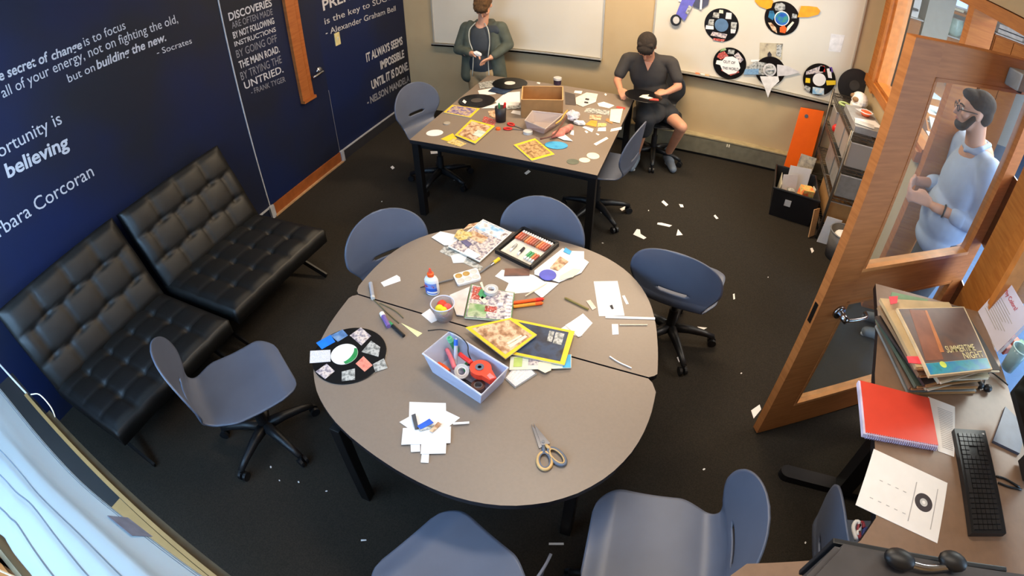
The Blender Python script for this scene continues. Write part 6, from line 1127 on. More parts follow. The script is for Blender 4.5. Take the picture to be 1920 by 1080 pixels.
# ---------------------------------------------------------------- scraps on the carpet
SG = 'paper scraps on the carpet'
for q, lab in (([(2.895, 3.265, 0), (2.984, 3.233, 0), (3, 3.261, 0), (2.948, 3.294, 0), (2.933, 3.35, 0), (2.908, 3.348, 0)], 'L-shaped white scrap on the carpet right of the far work table'), ([(3.05, 3.476, 0), (3.149, 3.477, 0), (3.167, 3.508, 0), (3.079, 3.513, 0), (3.05, 3.501, 0)], 'bullet-shaped white scrap on the carpet between two other scraps'), ([(3.218, 3.379, 0), (3.266, 3.406, 0), (3.219, 3.473, 0)], 'white triangular scrap on the carpet right of the far work table'), ([(2.721, 3.587, 0), (2.744, 3.562, 0), (2.791, 3.66, 0), (2.774, 3.68, 0)], 'white strip on the carpet between chair casters by the far work table'), ([(3.032, 3.833, 0), (3.08, 3.78, 0), (3.094, 3.813, 0), (3.045, 3.867, 0)], 'narrow slanted white scrap on the carpet below the seated boy'), ([(3.181, 3.859, 0), (3.2, 3.813, 0), (3.226, 3.824, 0), (3.213, 3.864, 0)], 'tiny white scrap on the carpet, right of the narrow slanted one'),
        ([(3.486, 3.793, 0), (3.511, 3.752, 0), (3.529, 3.768, 0), (3.498, 3.816, 0)], 'tiny white scrap alone on the open carpet'), ([(2.544, 3.534, 0), (2.592, 3.467, 0), (2.61, 3.483, 0), (2.563, 3.55, 0)], 'white scrap on the carpet under the far work table corner'), ([(3.698, 2.826, 0), (3.705, 2.77, 0), (3.716, 2.78, 0), (3.709, 2.836, 0)], 'thin upright scrap on the carpet right of the turned-away chair'), ([(3.88, 1.847, 0), (3.899, 1.794, 0), (3.939, 1.872, 0), (3.927, 1.904, 0)], 'white scrap by the lower corner of the open glass door'), ([(3.488, 2.416, 0), (3.525, 2.394, 0), (3.553, 2.429, 0)], 'yellowish scrap on the carpet beside a caster of the turned-away chair'), ([(3.4, 2.108, 0), (3.419, 2.074, 0), (3.437, 2.129, 0), (3.418, 2.141, 0)], 'yellowish scrap on the carpet between legs of the turned-away chair'),
        ([(3.049, 0.7642, 0), (3.113, 0.7867, 0), (3.109, 0.7968, 0), (3.046, 0.7743, 0)], 'white strip on the carpet between the two front chairs'), ([(1.341, 2.695, 0), (1.374, 2.669, 0), (1.398, 2.685, 0), (1.369, 2.712, 0)], 'white scrap on the carpet behind the blue chair near the sofa'), ([(1.787, 3.871, 0), (1.815, 3.849, 0), (1.831, 3.919, 0), (1.802, 3.941, 0)], 'white sliver on the carpet under the far work table'), ([(0.7643, 3.994, 0), (0.7977, 3.943, 0), (0.8629, 3.976, 0), (0.8409, 4.018, 0)], 'white scrap on the carpet under the left end of the far work table'), ([(2.245, 0.4566, 0), (2.249, 0.4495, 0), (2.271, 0.4628, 0), (2.268, 0.4676, 0)], 'short white sliver on the carpet left of the front chair'), ([(1.319, 1.153, 0), (1.345, 1.12, 0), (1.352, 1.127, 0), (1.331, 1.154, 0)], 'white sliver on the carpet by the front of the chair near the sofa'), ([(4.316, 3.645, 0), (4.325, 3.58, 0), (4.347, 3.619, 0), (4.336, 3.661, 0)], 'white scrap on the carpet left of the wastebasket'), ([(0.5559, 3.582, 0), (0.5991, 3.55, 0), (0.602, 3.584, 0), (0.5586, 3.616, 0)], 'white speck-like scrap on the carpet by the navy wall chair')):
    link('paper_scrap', b_poly(B(), lift(q, 0.003), 0.0015), M_white, None, lab, 'paper', SG)
bm = B()
for q in [(1.952, 0.607, 0), (1.689, 0.5472, 0), (1.596, 0.5915, 0), (1.789, 0.5864, 0), (2.95, 3.655, 0), (2.7, 3.071, 0), (4.238, 1.109, 0), (0.8162, 3.022, 0), (1.07, 3.719, 0), (1.249, 3.546, 0), (0.8381, 2.854, 0), (3.048, 1.226, 0), (3.666, 1.39, 0), (3.801, 2.111, 0), (3.952, 3.119, 0)]:
    s = random.uniform(0.004, 0.009); b_poly(bm, lift(ell(q, s, s * 0.6, random.uniform(0, 3), 5), 0.002), 0.001)
link('paper_crumbs', bm, M_white, None, 'tiny pale paper crumbs sprinkled over the dark carpet', 'crumbs', kind='stuff')

# ---------------------------------------------------------------- standing desk and what lies on it
dk = thing('standing_desk', 'raised brown standing desk by the corridor window', 'desk', (4.3, 0.9, 0))
DP = [(4.68, 1.74), (4.13, 1.74), (4.10, 1.47), (4.05, 1.2), (4.02, 0.9), (4.01, 0.63), (3.96, 0.55), (3.88, 0.48), (3.64, 0.415), (3.60, 0.37), (3.59, -0.1), (4.68, -0.1)]
link('desktop', b_poly(B(), [(x, y, D) for x, y in DP], 0.03, 0, 1), [mat('desk_laminate', (132, 104, 82), 0.4, var=0.06, scale=30), M_edge], dk)
for yy in (1.45, 0.1):
    bm = B(); b_beam(bm, (4.10, yy + 0.02, 0.025), (4.64, yy, 0.025), 0.075, 0.045); b_cone(bm, (4.10, yy + 0.02, 0.003), 0.0375, (4.10, yy + 0.02, 0.047), 0.036, 18); link('foot', bm, M_blackmetal, dk)
    bm = B(); b_box(bm, (4.42, yy, 0.30), (0.085, 0.085, 0.5)); b_box(bm, (4.42, yy, 0.78), (0.07, 0.07, 0.55)); link('leg_column', bm, M_blackmetal, dk)
    bm = B(); b_beam(bm, (4.12, yy, 1.035), (4.66, yy, 1.035), 0.06, 0.04); link('cross_beam', bm, M_blackmetal, dk)
bm = B(); b_beam(bm, (4.42, 0.1, 1.03), (4.42, 1.45, 1.03), 0.06, 0.05); link('long_beam', bm, M_blackmetal, dk)
# stack of record sleeves
cols = [((150, 148, 140), 'grey'), ((206, 190, 150), 'cream'), ((120, 96, 74), 'brown'), ((214, 200, 160), 'yellowed'), ((92, 104, 84), 'green-edged'), ((196, 176, 140), 'tan'), ((70, 58, 52), 'dark brown'), ((222, 208, 170), 'ivory'), ((150, 120, 88), 'ochre'), ((60, 56, 54), 'near-black'), ((196, 168, 124), 'warm tan')]
ordn = ('lowest', 'second', 'third', 'fourth', 'fifth', 'sixth', 'seventh', 'eighth', 'ninth', 'tenth', 'eleventh')
TQ = [(4.151, 1.058, 1.292), (4.44, 1.168, 1.292), (4.406, 1.483, 1.292), (4.079, 1.36, 1.292)]
tc_ = sum((Vector(p) for p in TQ), Vector()) / 4; tr0 = math.atan2(TQ[1][1] - TQ[0][1], TQ[1][0] - TQ[0][0])
zz = D + 0.002
for i, (c, nm) in enumerate(cols):
    th = 0.016 if i % 3 else 0.012
    ctr2 = Vector((4.285 + 0.006 * i * (1 if i % 2 else -0.3) - 0.0035 * i, 1.345 - 0.0035 * i + (0.012 if i % 2 else -0.008), 0)); rot = tr0 + random.uniform(-0.14, 0.14)
    t = thing('record_sleeve', '%s record sleeve, %s from the bottom of the desk stack' % (nm, ordn[i]), 'record sleeve', (ctr2.x, ctr2.y, zz), 'record sleeves stacked on the desk')
    bm = B(); b_box(bm, (ctr2.x, ctr2.y, zz + th / 2), (0.335, 0.325, th - 0.002), rot=(0, 0, rot)); link('sleeve', bm, mat('sleeve_%d' % i, c, 0.7, var=0.15, scale=8), t)
    ca, sa = math.cos(rot), math.sin(rot); bm = B(); b_box(bm, (ctr2.x + 0.1655 * sa, ctr2.y - 0.1655 * ca - 0.0, zz + th / 2), (0.32, 0.006, (th - 0.002) * 0.5), rot=(0, 0, rot)); link('worn_edge', bm, M_cream if i % 2 else M_card, t)
    zz += th
zt = zz - TQ[0][2]
def lq(z, q): return [(p[0], p[1], z) for p in q]
TQ2 = lq(zz + 0.012, TQ)
t = thing('record_sleeve', 'brown-covered record sleeve with a teal band, on top of the desk stack', 'record sleeve', (tc_.x, tc_.y, zz), 'record sleeves stacked on the desk')
link('sleeve', b_poly(B(), TQ2, 0.011), mat('sleeve_edge', (214, 190, 150), 0.6), t)
P_brown = printed('print_interior', [(84, 62, 54), (104, 82, 74), (92, 76, 72), (124, 88, 66)], 6, 0.35)
link('cover_picture', b_poly(B(), lift(quad(TQ2, 0.02, 0.17, 0.98, 0.985), 0.0006), 0.0006), P_brown, t)
link('cover_picture', b_poly(B(), lift([tuple(qmap(TQ2, u, v)) for u, v in ((0.04, 0.2), (0.30, 0.2), (0.40, 0.95), (0.16, 0.97))], 0.0011), 0.0005), mat('cover_rust', (140, 84, 58), 0.4, var=0.2, scale=12), t)
link('cover_picture', b_poly(B(), lift([tuple(qmap(TQ2, u, v)) for u, v in ((0.30, 0.3), (0.36, 0.3), (0.40, 0.95), (0.37, 0.95))], 0.0016), 0.0005), mat('cover_amber', (196, 120, 66), 0.4), t)
link('teal_band', b_poly(B(), lift(quad(TQ2, 0.02, 0.015, 0.98, 0.165), 0.0006), 0.0006), printed('print_teal', [(30, 120, 130), (40, 150, 170), (20, 120, 180), (60, 160, 140)], 14, 0.35), t)
link('yellow_spot', b_poly(B(), ell(qmap(TQ2, 0.26, 0.13) + Vector((0, 0, 0.0014)), 0.014, 0.014, 0, 18), 0.0006), mat('lime_spot', (210, 226, 90), 0.5), t)
letter('title_lettering', 'SUMMERTIME', qmap(TQ2, 0.40, 0.285), qmap(TQ2, 0.86, 0.285), qmap(TQ2, 0.4, 0.9) - qmap(TQ2, 0.4, 0.1), 0.032, mat('title_gold', (232, 218, 160), 0.5), t, 0.005, lift=(0, 0, 0.0016)); letter('title_lettering', 'NIGHT', qmap(TQ2, 0.62, 0.18), qmap(TQ2, 0.95, 0.18), qmap(TQ2, 0.4, 0.9) - qmap(TQ2, 0.4, 0.1), 0.030, MATS['title_gold'], t, 0.005, lift=(0, 0, 0.0016))
for q, zq, lab in (([(4.083, 1.135, 1.25), (4.135, 1.15, 1.25), (4.142, 1.118, 1.25), (4.086, 1.107, 1.25)], 1.25, 'pink-red paper tab sticking out at the front-left of the sleeve stack'), ([(4.051, 1.403, 1.27), (4.092, 1.421, 1.27), (4.08, 1.378, 1.27), (4.051, 1.361, 1.27)], 1.27, 'pink-red paper tab sticking out at the back-left of the sleeve stack')):
    link('paper_tab', b_poly(B(), q, 0.002), mat('tab_pink', (236, 72, 82), 0.6), None, lab, 'paper tab')
sheet('record_sleeve', 'green-printed sleeve poking out behind the desk stack', [(4.09, 1.478, 1.24), (4.252, 1.493, 1.24), (4.229, 1.444, 1.24), (4.07, 1.419, 1.24)], 0, mat('sleeve_green', (120, 150, 110), 0.6), 'record sleeve', 'record sleeves stacked on the desk', 0.006)
# red notebook, sheets
q = lq(D + 0.022, [(3.969, 0.9028, 1.108), (4.252, 0.9167, 1.108), (4.249, 1.122, 1.108), (3.967, 1.127, 1.108)])
nb = thing('spiral_notebook', 'red spiral notebook on the standing desk', 'notebook', sum((Vector(p) for p in q), Vector()) / 4 - Vector((0, 0, 0.018)))
link('pages', b_poly(B(), lift(quad(q, 0.004, 0.004, 0.992, 0.992), -0.0015), 0.017), mat('pages_lilac', (206, 200, 226), 0.7), nb); link('cover', b_poly(B(), lift(quad(q, 0.03, 0.03, 1, 1), 0), 0.0015), mat('notebook_red', (222, 74, 54), 0.4, var=0.03), nb)
bm = B()
for i in range(34):
    c = qmap(q, 0.05 + 0.93 * i / 33, 0.012); b_tube(bm, [c + Vector((0, 0.010 * math.cos(a), -0.009 + 0.011 * math.sin(a))) for a in [2 * PI * k / 8 for k in range(8)]], 0.0013, 4, close=True)
link('spiral_wire', bm, mat('wire_violet', (176, 160, 190), 0.4, 0.5), nb)
def lined(label, q, rows, k, name='paper_sheet'):
    o = sheet(name, label, q, k); bm = B()
    for u0, u1, v in rows: b_poly(bm, quad(lift(q, 0.0022 + 0.0015 * k), u0, v, u1, v + 0.010), 0.0003)
    link('printed_lines', bm, mat('line_grey', (178, 174, 174), 0.7), o, kind='stuff'); return o
lined('printed white sheet half under the red notebook', [(4.262, 0.9177, 1.086), (4.327, 0.9083, 1.086), (4.375, 1.131, 1.086), (4.262, 1.149, 1.086)], [(0.3, 0.9, 0.1 + 0.035 * i) for i in range(22)], 0)
q = [(3.943, 0.6582, 1.086), (4.218, 0.5833, 1.086), (4.282, 0.8, 1.086), (4.014, 0.8705, 1.086)]
pw = lined('worksheet with a printed record picture on the standing desk', q, [(0.12 + 0.05 * i, 0.16 + 0.05 * i, 0.2 + 0.11 * ((i * 3) % 6)) for i in range(9)] + [(0.60, 0.612, 0.12 + 0.015 * i) for i in range(44)] + [(0.88, 0.89, 0.15 + 0.013 * i) for i in range(52)], 0)
c = Vector((4.18, 0.7117, 1.088)); link('record_picture', b_poly(B(), ell(c, 0.032, 0.032, 0, 28), 0.0004), mat('print_dark', (58, 48, 50), 0.6), pw); link('record_picture', b_poly(B(), ell(c + Vector((0, 0, 0.0006)), 0.014, 0.014, 0, 18), 0.0004), M_lgrey, pw); link('record_picture', b_poly(B(), ell(c + Vector((0, 0, 0.001)), 0.006, 0.006, 0, 14), 0.0003), M_white, pw)
# keyboard
q = lq(D + 0.022, [(4.335, 0.622, 1.108), (4.478, 0.6412, 1.108), (4.473, 1.032, 1.108), (4.333, 1.01, 1.108)])
kb = thing('keyboard', 'black keyboard on the standing desk', 'keyboard', sum((Vector(p) for p in q), Vector()) / 4 - Vector((0, 0, 0.02)))
link('base', b_poly(B(), q, 0.019), mat('kb_black', (26, 24, 24), 0.4), kb)
bm = B()
for i in range(6):
    for j in range(20):
        if j in (15, 16) and i in (2, 3): continue
        u0 = 0.08 + 0.132 * i; v0 = 0.03 + 0.0465 * j
        if i == 0 and 7 <= j <= 11 and j != 7: continue
        v1 = v0 + (0.0465 * 5 if (i == 0 and j == 7) else 0.0465) - 0.009
        a = quad(q, u0, v0, u0 + 0.112, v1, 0.004); b_poly(bm, a, 0.004)
link('keys', bm, mat('key_black', (40, 38, 38), 0.35), kb, kind='stuff')
link('status_light', b_poly(B(), quad(q, 0.86, 0.95, 0.92, 0.965, 0.003), 0.003), M_lgrey, kb)
# sign with the colour question
sg_ = thing('paper_sign', 'white sheet titled in red standing against the window by the desk', 'sign', (4.67, 1.61, D))
SA, SB = Vector((4.655, 1.735, D + 0.004)), Vector((4.68, 1.49, D + 0.004)); su = Vector((0.045, 0.0, 0.20))
bm = B(); b_wallpoly(bm, [tuple(SA), tuple(SB), tuple(SB + su), tuple(SA + su)], (0.002, 0, 0)); link('sheet', bm, mat('sign_white', (218, 214, 232), 0.6, var=0.02), sg_)
SD = SB - SA; off = Vector((-0.0025, 0, 0))
letter('title_lettering', 'Why Colors?', SA + SD * 0.10 + su * 0.78, SA + SD * 0.66 + su * 0.78, su, 0.020, mat('title_red', (196, 60, 66), 0.6), sg_, 0.01, lift=off)
bm = B()
for i in range(9):
    for j in range(2 + (i % 2)): pass
    a = SA + SD * 0.08 + su * (0.64 - 0.055 * i); b = SA + SD * (0.62 + 0.06 * ((i * 7) % 4)) + su * (0.64 - 0.055 * i)
    b_wallpoly(bm, [tuple(a + off), tuple(b + off), tuple(b + off + su * 0.014), tuple(a + off + su * 0.014)], (0.0006, 0, 0))
link('printed_lines', bm, mat('line_grey', (178, 174, 174), 0.7), sg_, kind='stuff')
bm = B(); b_wallpoly(bm, [tuple(SB + Vector((0.004, -0.0, 0))), tuple(SB + Vector((0.006, -0.012, 0))), tuple(SB + su + Vector((0.006, -0.012, 0.004))), tuple(SB + su + Vector((0.004, 0, 0.004)))], (0.003, 0, 0)); link('clear_holder', bm, glassy('holder_clear', (220, 228, 240), 0.5, 0.1), sg_)
# glass, clip, tablet, monitors, cables
gc = Vector((4.71, 1.413, 1.086))
t = thing('drinking_glass', 'clear glass tumbler at the back of the standing desk', 'glass', gc)
link('wall', b_lathe(B(), gc, [(0.030, 0.001), (0.038, 0.11), (0.035, 0.11), (0.027, 0.006)], 24), glassy('tumbler', (190, 218, 222), 0.55, 0.05), t, smooth=True); bm = B(); b_tube(bm, ell(gc + Vector((0, 0, 0.11)), 0.037, 0.037, 0, 24), 0.003, 6, close=True); link('rim', bm, mat('glass_rim', (190, 226, 226), 0.2), t, smooth=True)
for p, m, lab in (((4.788, 1.57, 1.106), M_orange, 'orange craft piece behind the glass tumbler'), ((4.819, 1.553, 1.106), M_green, 'green craft piece behind the glass tumbler'), ((4.722, 1.512, 1.106), mat('brick_red', (170, 84, 60), 0.5), 'brick-red craft piece beside the paper sign')):
    bm = B(); b_box(bm, p, (0.05, 0.04, 0.036), rot=(0, 0, 0.5), bev=0.005); link('craft_piece', bm, m, None, lab, 'craft piece')
t = thing('earphone_bundle', 'black earphone bundle in front of the sleeve stack', 'earphones', (4.55, 1.28, 1.086))
for i, p in enumerate(((4.514, 1.257, 1.102), (4.549, 1.25, 1.102))): link('bud', b_ball(B(), Vector(p), (0.020, 0.016, 0.015), 12), M_black, t, smooth=True)
bm = B(); b_tube(bm, curve([(4.541, 1.278, 1.098), (4.567, 1.32, 1.098), (4.597, 1.348, 1.098), (4.636, 1.325, 1.098), (4.67, 1.3, 1.098)], 16), 0.003, 6); link('cable', bm, M_black, t, smooth=True)
t = thing('monitor', 'black computer monitor at the right side of the standing desk', 'monitor', (4.6, 0.9, D))
bm = B(); b_box(bm, (4.585, 0.86, D + 0.27), (0.04, 0.62, 0.36), rot=(0, 0.0, -0.04), bev=0.006); link('housing', bm, M_black, t)
bm = B(); b_box(bm, (4.5635, 0.86, D + 0.275), (0.004, 0.58, 0.31), rot=(0, 0, -0.04)); link('screen', bm, mat('screen_black', (10, 9, 10), 0.2), t)
link('stand_plate', b_poly(B(), [(4.51, 1.004, 1.098), (4.627, 0.9734, 1.098), (4.702, 1.106, 1.098), (4.619, 1.182, 1.098)], 0.011), mat('stand_slate', (84, 92, 112), 0.4), t)
bm = B(); b_box(bm, (4.625, 0.9, D + 0.08), (0.03, 0.08, 0.14)); link('stand_neck', bm, M_black, t)
for pts, lab in (([(4.498, 0.8373, 1.091), (4.539, 0.8298, 1.091), (4.6, 0.8272, 1.091)], 'black cable behind the keyboard, lower one'), ([(4.494, 0.8614, 1.091), (4.534, 0.8579, 1.091), (4.594, 0.8346, 1.091)], 'black cable behind the keyboard, upper one')):
    bm = B(); b_tube(bm, curve(pts, 8), 0.004, 6); link('cable', bm, M_black, None, lab, 'cable', smooth=True)
t = thing('monitor', 'dark monitor seen from above at the lower right corner', 'monitor', (3.95, 0.2, D))
TP = [(3.72, 0.33), (4.21, 0.325), (4.23, 0.1), (3.55, 0.06), (3.62, 0.2)]
bm = B(); b_poly(bm, [(x, y, 1.45) for x, y in TP], 0.22); bmesh.ops.bevel(bm, geom=bm.edges[:], offset=0.012, segments=2, affect='EDGES'); link('housing', bm, mat('monitor_slate', (66, 62, 62), 0.45), t)
bm = B(); b_box(bm, (3.93, 0.335, 1.35), (0.44, 0.012, 0.17), bev=0.003); link('screen_bezel', bm, M_black, t)
bm = B(); b_box(bm, (3.9, 0.19, 1.167), (0.12, 0.09, 0.14)); b_box(bm, (3.9, 0.19, D + 0.011), (0.34, 0.24, 0.02)); link('stand', bm, M_black, t)
t = thing('headset', 'black headset with a silver band lying on the dark monitor', 'headset', (3.92, 0.31, 1.452))
for p in ((3.842, 0.302, 1.474), (3.972, 0.3161, 1.474)): link('ear_cup', b_ball(B(), Vector(p) - Vector((0, 0, 0.006)), (0.036, 0.022, 0.016), 16, (0, 0, -0.2)), M_black, t, smooth=True)
bm = B(); b_tube(bm, curve([(3.855, 0.2994, 1.462), (3.912, 0.2952, 1.462), (3.973, 0.3079, 1.462)], 12), 0.009, 8); link('headband', bm, M_chrome, t, smooth=True)
# striped strap on the chair under the desk
for pts, m, lab in (([(4.082, 0.6987, 0.83), (4.07, 0.7398, 0.83), (4.082, 0.7663, 0.83), (4.094, 0.7566, 0.83), (4.086, 0.7152, 0.83)], M_white, 'white strap loop on the chair under the desk'), ([(4.094, 0.7049, 0.83), (4.09, 0.7437, 0.83), (4.103, 0.7663, 0.83), (4.111, 0.7477, 0.83)], mat('strap_red', (150, 50, 62), 0.7), 'dark red strap loop on the chair under the desk'), ([(4.106, 0.7111, 0.83), (4.115, 0.7444, 0.83), (4.131, 0.7395, 0.83)], mat('strap_blue', (40, 50, 110), 0.7), 'navy strap end on the chair under the desk')):
    bm = B(); b_tube(bm, curve(pts, 16), 0.008, 6); link('strap', bm, m, None, lab, 'strap', 'striped strap on the chair', smooth=True)

# ---------------------------------------------------------------- roman shade and sill at the near-left window
t = thing('window_stool', 'tan window stool board with a dark gap at the near-left window', 'window sill', (1.418, -0.0275, 0.8))
M_sill = mat('sill_paint', (138, 108, 62), 0.5, var=0.05)
sa, sb = Vector((0.7715, -0.0013, 0.8)), Vector((2.232, -0.1011, 0.8)); sdir = (sb - sa).normalized(); sb = sb + sdir * 0.5; sn = Vector((-sdir.y, sdir.x, 0))
bm = B(); b_beam(bm, sa, sb, 0.016, 0.026); link('nosing', bm, M_sill, t); 
bm = B(); b_beam(bm, sa + sn * 0.022 + Vector((0, 0, -0.03)) + sdir * 0.2, sb + sn * 0.022 + Vector((0, 0, -0.03)), 0.03, 0.03); link('lower_moulding', bm, mat('sill_dim', (74, 62, 36), 0.6), t)
bm = B(); c0 = Vector((1.71, -0.0875, 0.8)); c0 = sa + sdir * (c0 - sa).dot(sdir) - sn * 0.07; b_beam(bm, c0, sb - sn * 0.07, 0.12, 0.026); b_beam(bm, sa - sdir * 0.3 - sn * 0.125 + Vector((0, 0, 0.004)), sb - sn * 0.125 + Vector((0, 0, 0.004)), 0.012, 0.012); link('board', bm, M_sill, t)
bm = B(); b_beam(bm, sa - sdir * 0.3 - sn * 0.06 - Vector((0, 0, 0.035)), sb - sn * 0.06 - Vector((0, 0, 0.035)), 0.16, 0.02); link('gap_shade_strip', bm, mat('gap_shade', (16, 11, 8), 0.7), t)  # near-black strip: the shade inside the gap is put into its colour
bm = B(); b_tube(bm, [Vector((0.0759, 0.0312, 0.8)), Vector((0.7582, 0.0065, 0.8))], 0.005, 6); link('metal_strip', bm, M_lgrey, t)
bm = B(); b_tube(bm, curve([sa + sn * 0.02 + sdir * 0.05 + Vector((0, 0, 0.02)), sa + sn * 0.05 + sdir * 0.12 + Vector((0, 0, 0.03)), sa + sn * 0.05 + sdir * 0.22 + Vector((0, 0, 0.0)), sa + sn * 0.02 + sdir * 0.3 + Vector((0, 0, -0.03))], 16), 0.003, 6); link('cord_loop', bm, M_cream, t, smooth=True)
rs_ = thing('roman_shade', 'pale fabric roman shade with stacked folds at the near-left window', 'window shade', (1.669, -0.1273, 0.95))
m = bpy.data.materials.new('shade_fabric'); m.use_nodes = True; MATS['shade_fabric'] = m
nt = m.node_tree; bs = nt.nodes['Principled BSDF']; bs.inputs['Base Color'].default_value = L3((198, 197, 192)); bs.inputs['Roughness'].default_value = 0.9
tl = nt.nodes.new('ShaderNodeBsdfTranslucent'); tl.inputs[0].default_value = L3((205, 214, 216)); mxn = nt.nodes.new('ShaderNodeMixShader'); mxn.inputs[0].default_value = 0.55
wv = nt.nodes.new('ShaderNodeTexNoise'); wv.inputs['Scale'].default_value = 260; bpn = nt.nodes.new('ShaderNodeBump'); bpn.inputs['Strength'].default_value = 0.2; nt.links.new(wv.outputs['Fac'], bpn.inputs['Height']); nt.links.new(bpn.outputs['Normal'], bs.inputs['Normal'])
nt.links.new(bs.outputs[0], mxn.inputs[1]); nt.links.new(tl.outputs[0], mxn.inputs[2]); nt.links.new(mxn.outputs[0], nt.nodes['Material Output'].inputs[0])
F0 = [[(0.4726, -0.0858, 0.93), (0.7606, -0.0752, 0.93), (1.287, -0.108, 0.93), (1.646, -0.1263, 0.93), (1.978, -0.1241, 0.93), (2.293, -0.1243, 0.93), (2.431, -0.1239, 0.93)], [(0.8531, -0.2057, 1.08), (1.211, -0.1881, 1.08), (1.523, -0.1946, 1.08), (1.71, -0.1977, 1.08), (1.99, -0.1975, 1.08), (2.268, -0.2074, 1.08), (2.388, -0.2113, 1.08)], [(0.792, -0.23, 1.02), (1.153, -0.2088, 1.02), (1.45, -0.216, 1.02), (1.627, -0.2167, 1.02), (1.919, -0.2156, 1.02), (2.21, -0.2227, 1.02), (2.336, -0.2246, 1.02)], [(1.236, -0.2778, 1.2), (1.525, -0.2571, 1.2), (1.699, -0.2563, 1.2), (1.832, -0.2619, 1.2), (2.072, -0.2601, 1.2), (2.268, -0.2677, 1.2), (2.388, -0.2716, 1.2)],
      [(1.184, -0.2986, 1.15), (1.48, -0.2776, 1.15), (1.641, -0.2766, 1.15), (1.768, -0.2795, 1.15), (2.013, -0.2774, 1.15), (2.218, -0.284, 1.15), (2.341, -0.2892, 1.15)], [(1.587, -0.3201, 1.34), (1.817, -0.299, 1.34), (1.924, -0.2961, 1.34), (2.017, -0.2876, 1.34), (2.17, -0.2997, 1.34), (2.315, -0.3116, 1.34), (2.414, -0.3172, 1.34)], [(1.514, -0.3408, 1.28), (1.753, -0.318, 1.28), (1.855, -0.3162, 1.28), (1.948, -0.3103, 1.28), (2.102, -0.3172, 1.28), (2.253, -0.3289, 1.28), (2.362, -0.3335, 1.28)], [(1.96, -0.3582, 1.5), (2.127, -0.3348, 1.5), (2.18, -0.3313, 1.5), (2.215, -0.3284, 1.5), (2.305, -0.3376, 1.5), (2.387, -0.3445, 1.5), (2.476, -0.3493, 1.5)], [(1.885, -0.3784, 1.44), (2.06, -0.3532, 1.44), (2.114, -0.3515, 1.44), (2.146, -0.3495, 1.44), (2.239, -0.3582, 1.44), (2.324, -0.3652, 1.44), (2.419, -0.369, 1.44)], [(2.273, -0.3676, 1.66), (2.388, -0.3415, 1.66), (2.415, -0.3415, 1.66), (2.445, -0.3449, 1.66), (2.479, -0.3454, 1.66), (2.514, -0.346, 1.66), (2.579, -0.3533, 1.66)]]
F0 = [[Vector(p) for p in row] for row in F0]
bm = B(); G0 = [curve(r, 30) for r in F0]; n = min(len(r) for r in G0); vs = [[bm.verts.new(p) for p in r[:n]] for r in G0]
for a, b in zip(vs, vs[1:]):
    for i in range(n - 1): bm.faces.new((a[i], a[i + 1], b[i + 1], b[i]))
sf = link('folded_fabric', bm, m, rs_, smooth=True); sf.modifiers.new('thick', 'SOLIDIFY').thickness = 0.003; sub = sf.modifiers.new('sub', 'SUBSURF'); sub.levels = 2; sub.render_levels = 2
for k in (2, 3, 5, 7):
    bm = B(); b_tube(bm, [p + Vector((0, 0.003, 0.004)) for p in G0[k]], 0.0022, 4); link('fold_seam', bm, mat('stitch_slate', (130, 146, 160), 0.7), rs_)
bm = B(); b_box(bm, (1.4, -0.535, 2.30), (2.5, 0.05, 0.05), bev=0.004); link('headrail', bm, M_lgrey, rs_)
for i in (3, n - 4): bm = B(); b_tube(bm, [G0[9][i], Vector((G0[9][i].x - 0.2, -0.52, 2.28))], 0.002, 5); link('lift_cord', bm, M_cream, rs_)
for k, dz in ((0, 0.018), (0, 0.03)):
    bm = B(); b_tube(bm, [p.lerp(q, dz / 0.15) + Vector((0, 0.003, 0.002)) for p, q in zip(G0[0], G0[1])][2:], 0.0013, 4); link('hem_stitching', bm, mat('stitch_slate', (130, 146, 160), 0.7), rs_)
bm = B(); i = int(n * 0.62); p, q_ = G0[0][i], G0[1][i]; d = (G0[0][i + 2] - p); b_wallpoly(bm, [tuple(p + Vector((0, 0.004, 0))), tuple(p + d + Vector((0, 0.004, 0))), tuple(p.lerp(q_, 0.6) + d + Vector((0, 0.006, 0))), tuple(p.lerp(q_, 0.6) + Vector((0, 0.006, 0)))], (0, 0.002, 0)); link('weight_tab', bm, mat('tab_slate', (120, 130, 156), 0.7), rs_)

# ---------------------------------------------------------------- things in the corridor
ct_ = thing('reception_counter', 'long oak counter in the corridor beyond the inside window', 'counter', (5.3, 4.6, 0))
CQ = [(4.90, 3.35), (5.22, 3.30), (6.05, 6.6), (5.72, 6.7)]
link('counter_top', b_poly(B(), [(x, y, 1.05) for x, y in CQ], 0.04), M_gold, ct_)
link('front_panel', b_poly(B(), [(x + 0.02, y + (0.02 if i < 2 else -0.02), 1.009) for i, (x, y) in enumerate(CQ)], 1.0), M_oak, ct_)
def cpt(u, v): return qmap([(x, y, 1.0505) for x, y in CQ], u, v)
for i, (u, v, w, h, r, lab) in enumerate(((0.3, 0.06, 0.16, 0.22, 0.2, 'white form at the near end of the corridor counter'), (0.75, 0.10, 0.15, 0.2, 0.5, 'white card on the outer edge of the corridor counter'), (0.3, 0.2, 0.2, 0.24, -0.1, 'white sheet behind the black speaker on the corridor counter'), (0.6, 0.30, 0.26, 0.3, 0.3, 'white pad in the middle of the corridor counter'), (0.4, 0.45, 0.28, 0.3, 0.1, 'bright sheet beside the water bottle on the corridor counter'), (0.25, 0.62, 0.28, 0.3, 0.25, 'pale sheet at the far end of the corridor counter'))):
    sheet('paper_sheet', lab, rect(cpt(u, v), w, h, r), 0, M_white if i % 2 == 0 else P_text)
sp = cpt(0.35, 0.13); t = thing('cylinder_speaker', 'black cylinder speaker on the corridor counter', 'speaker', sp)
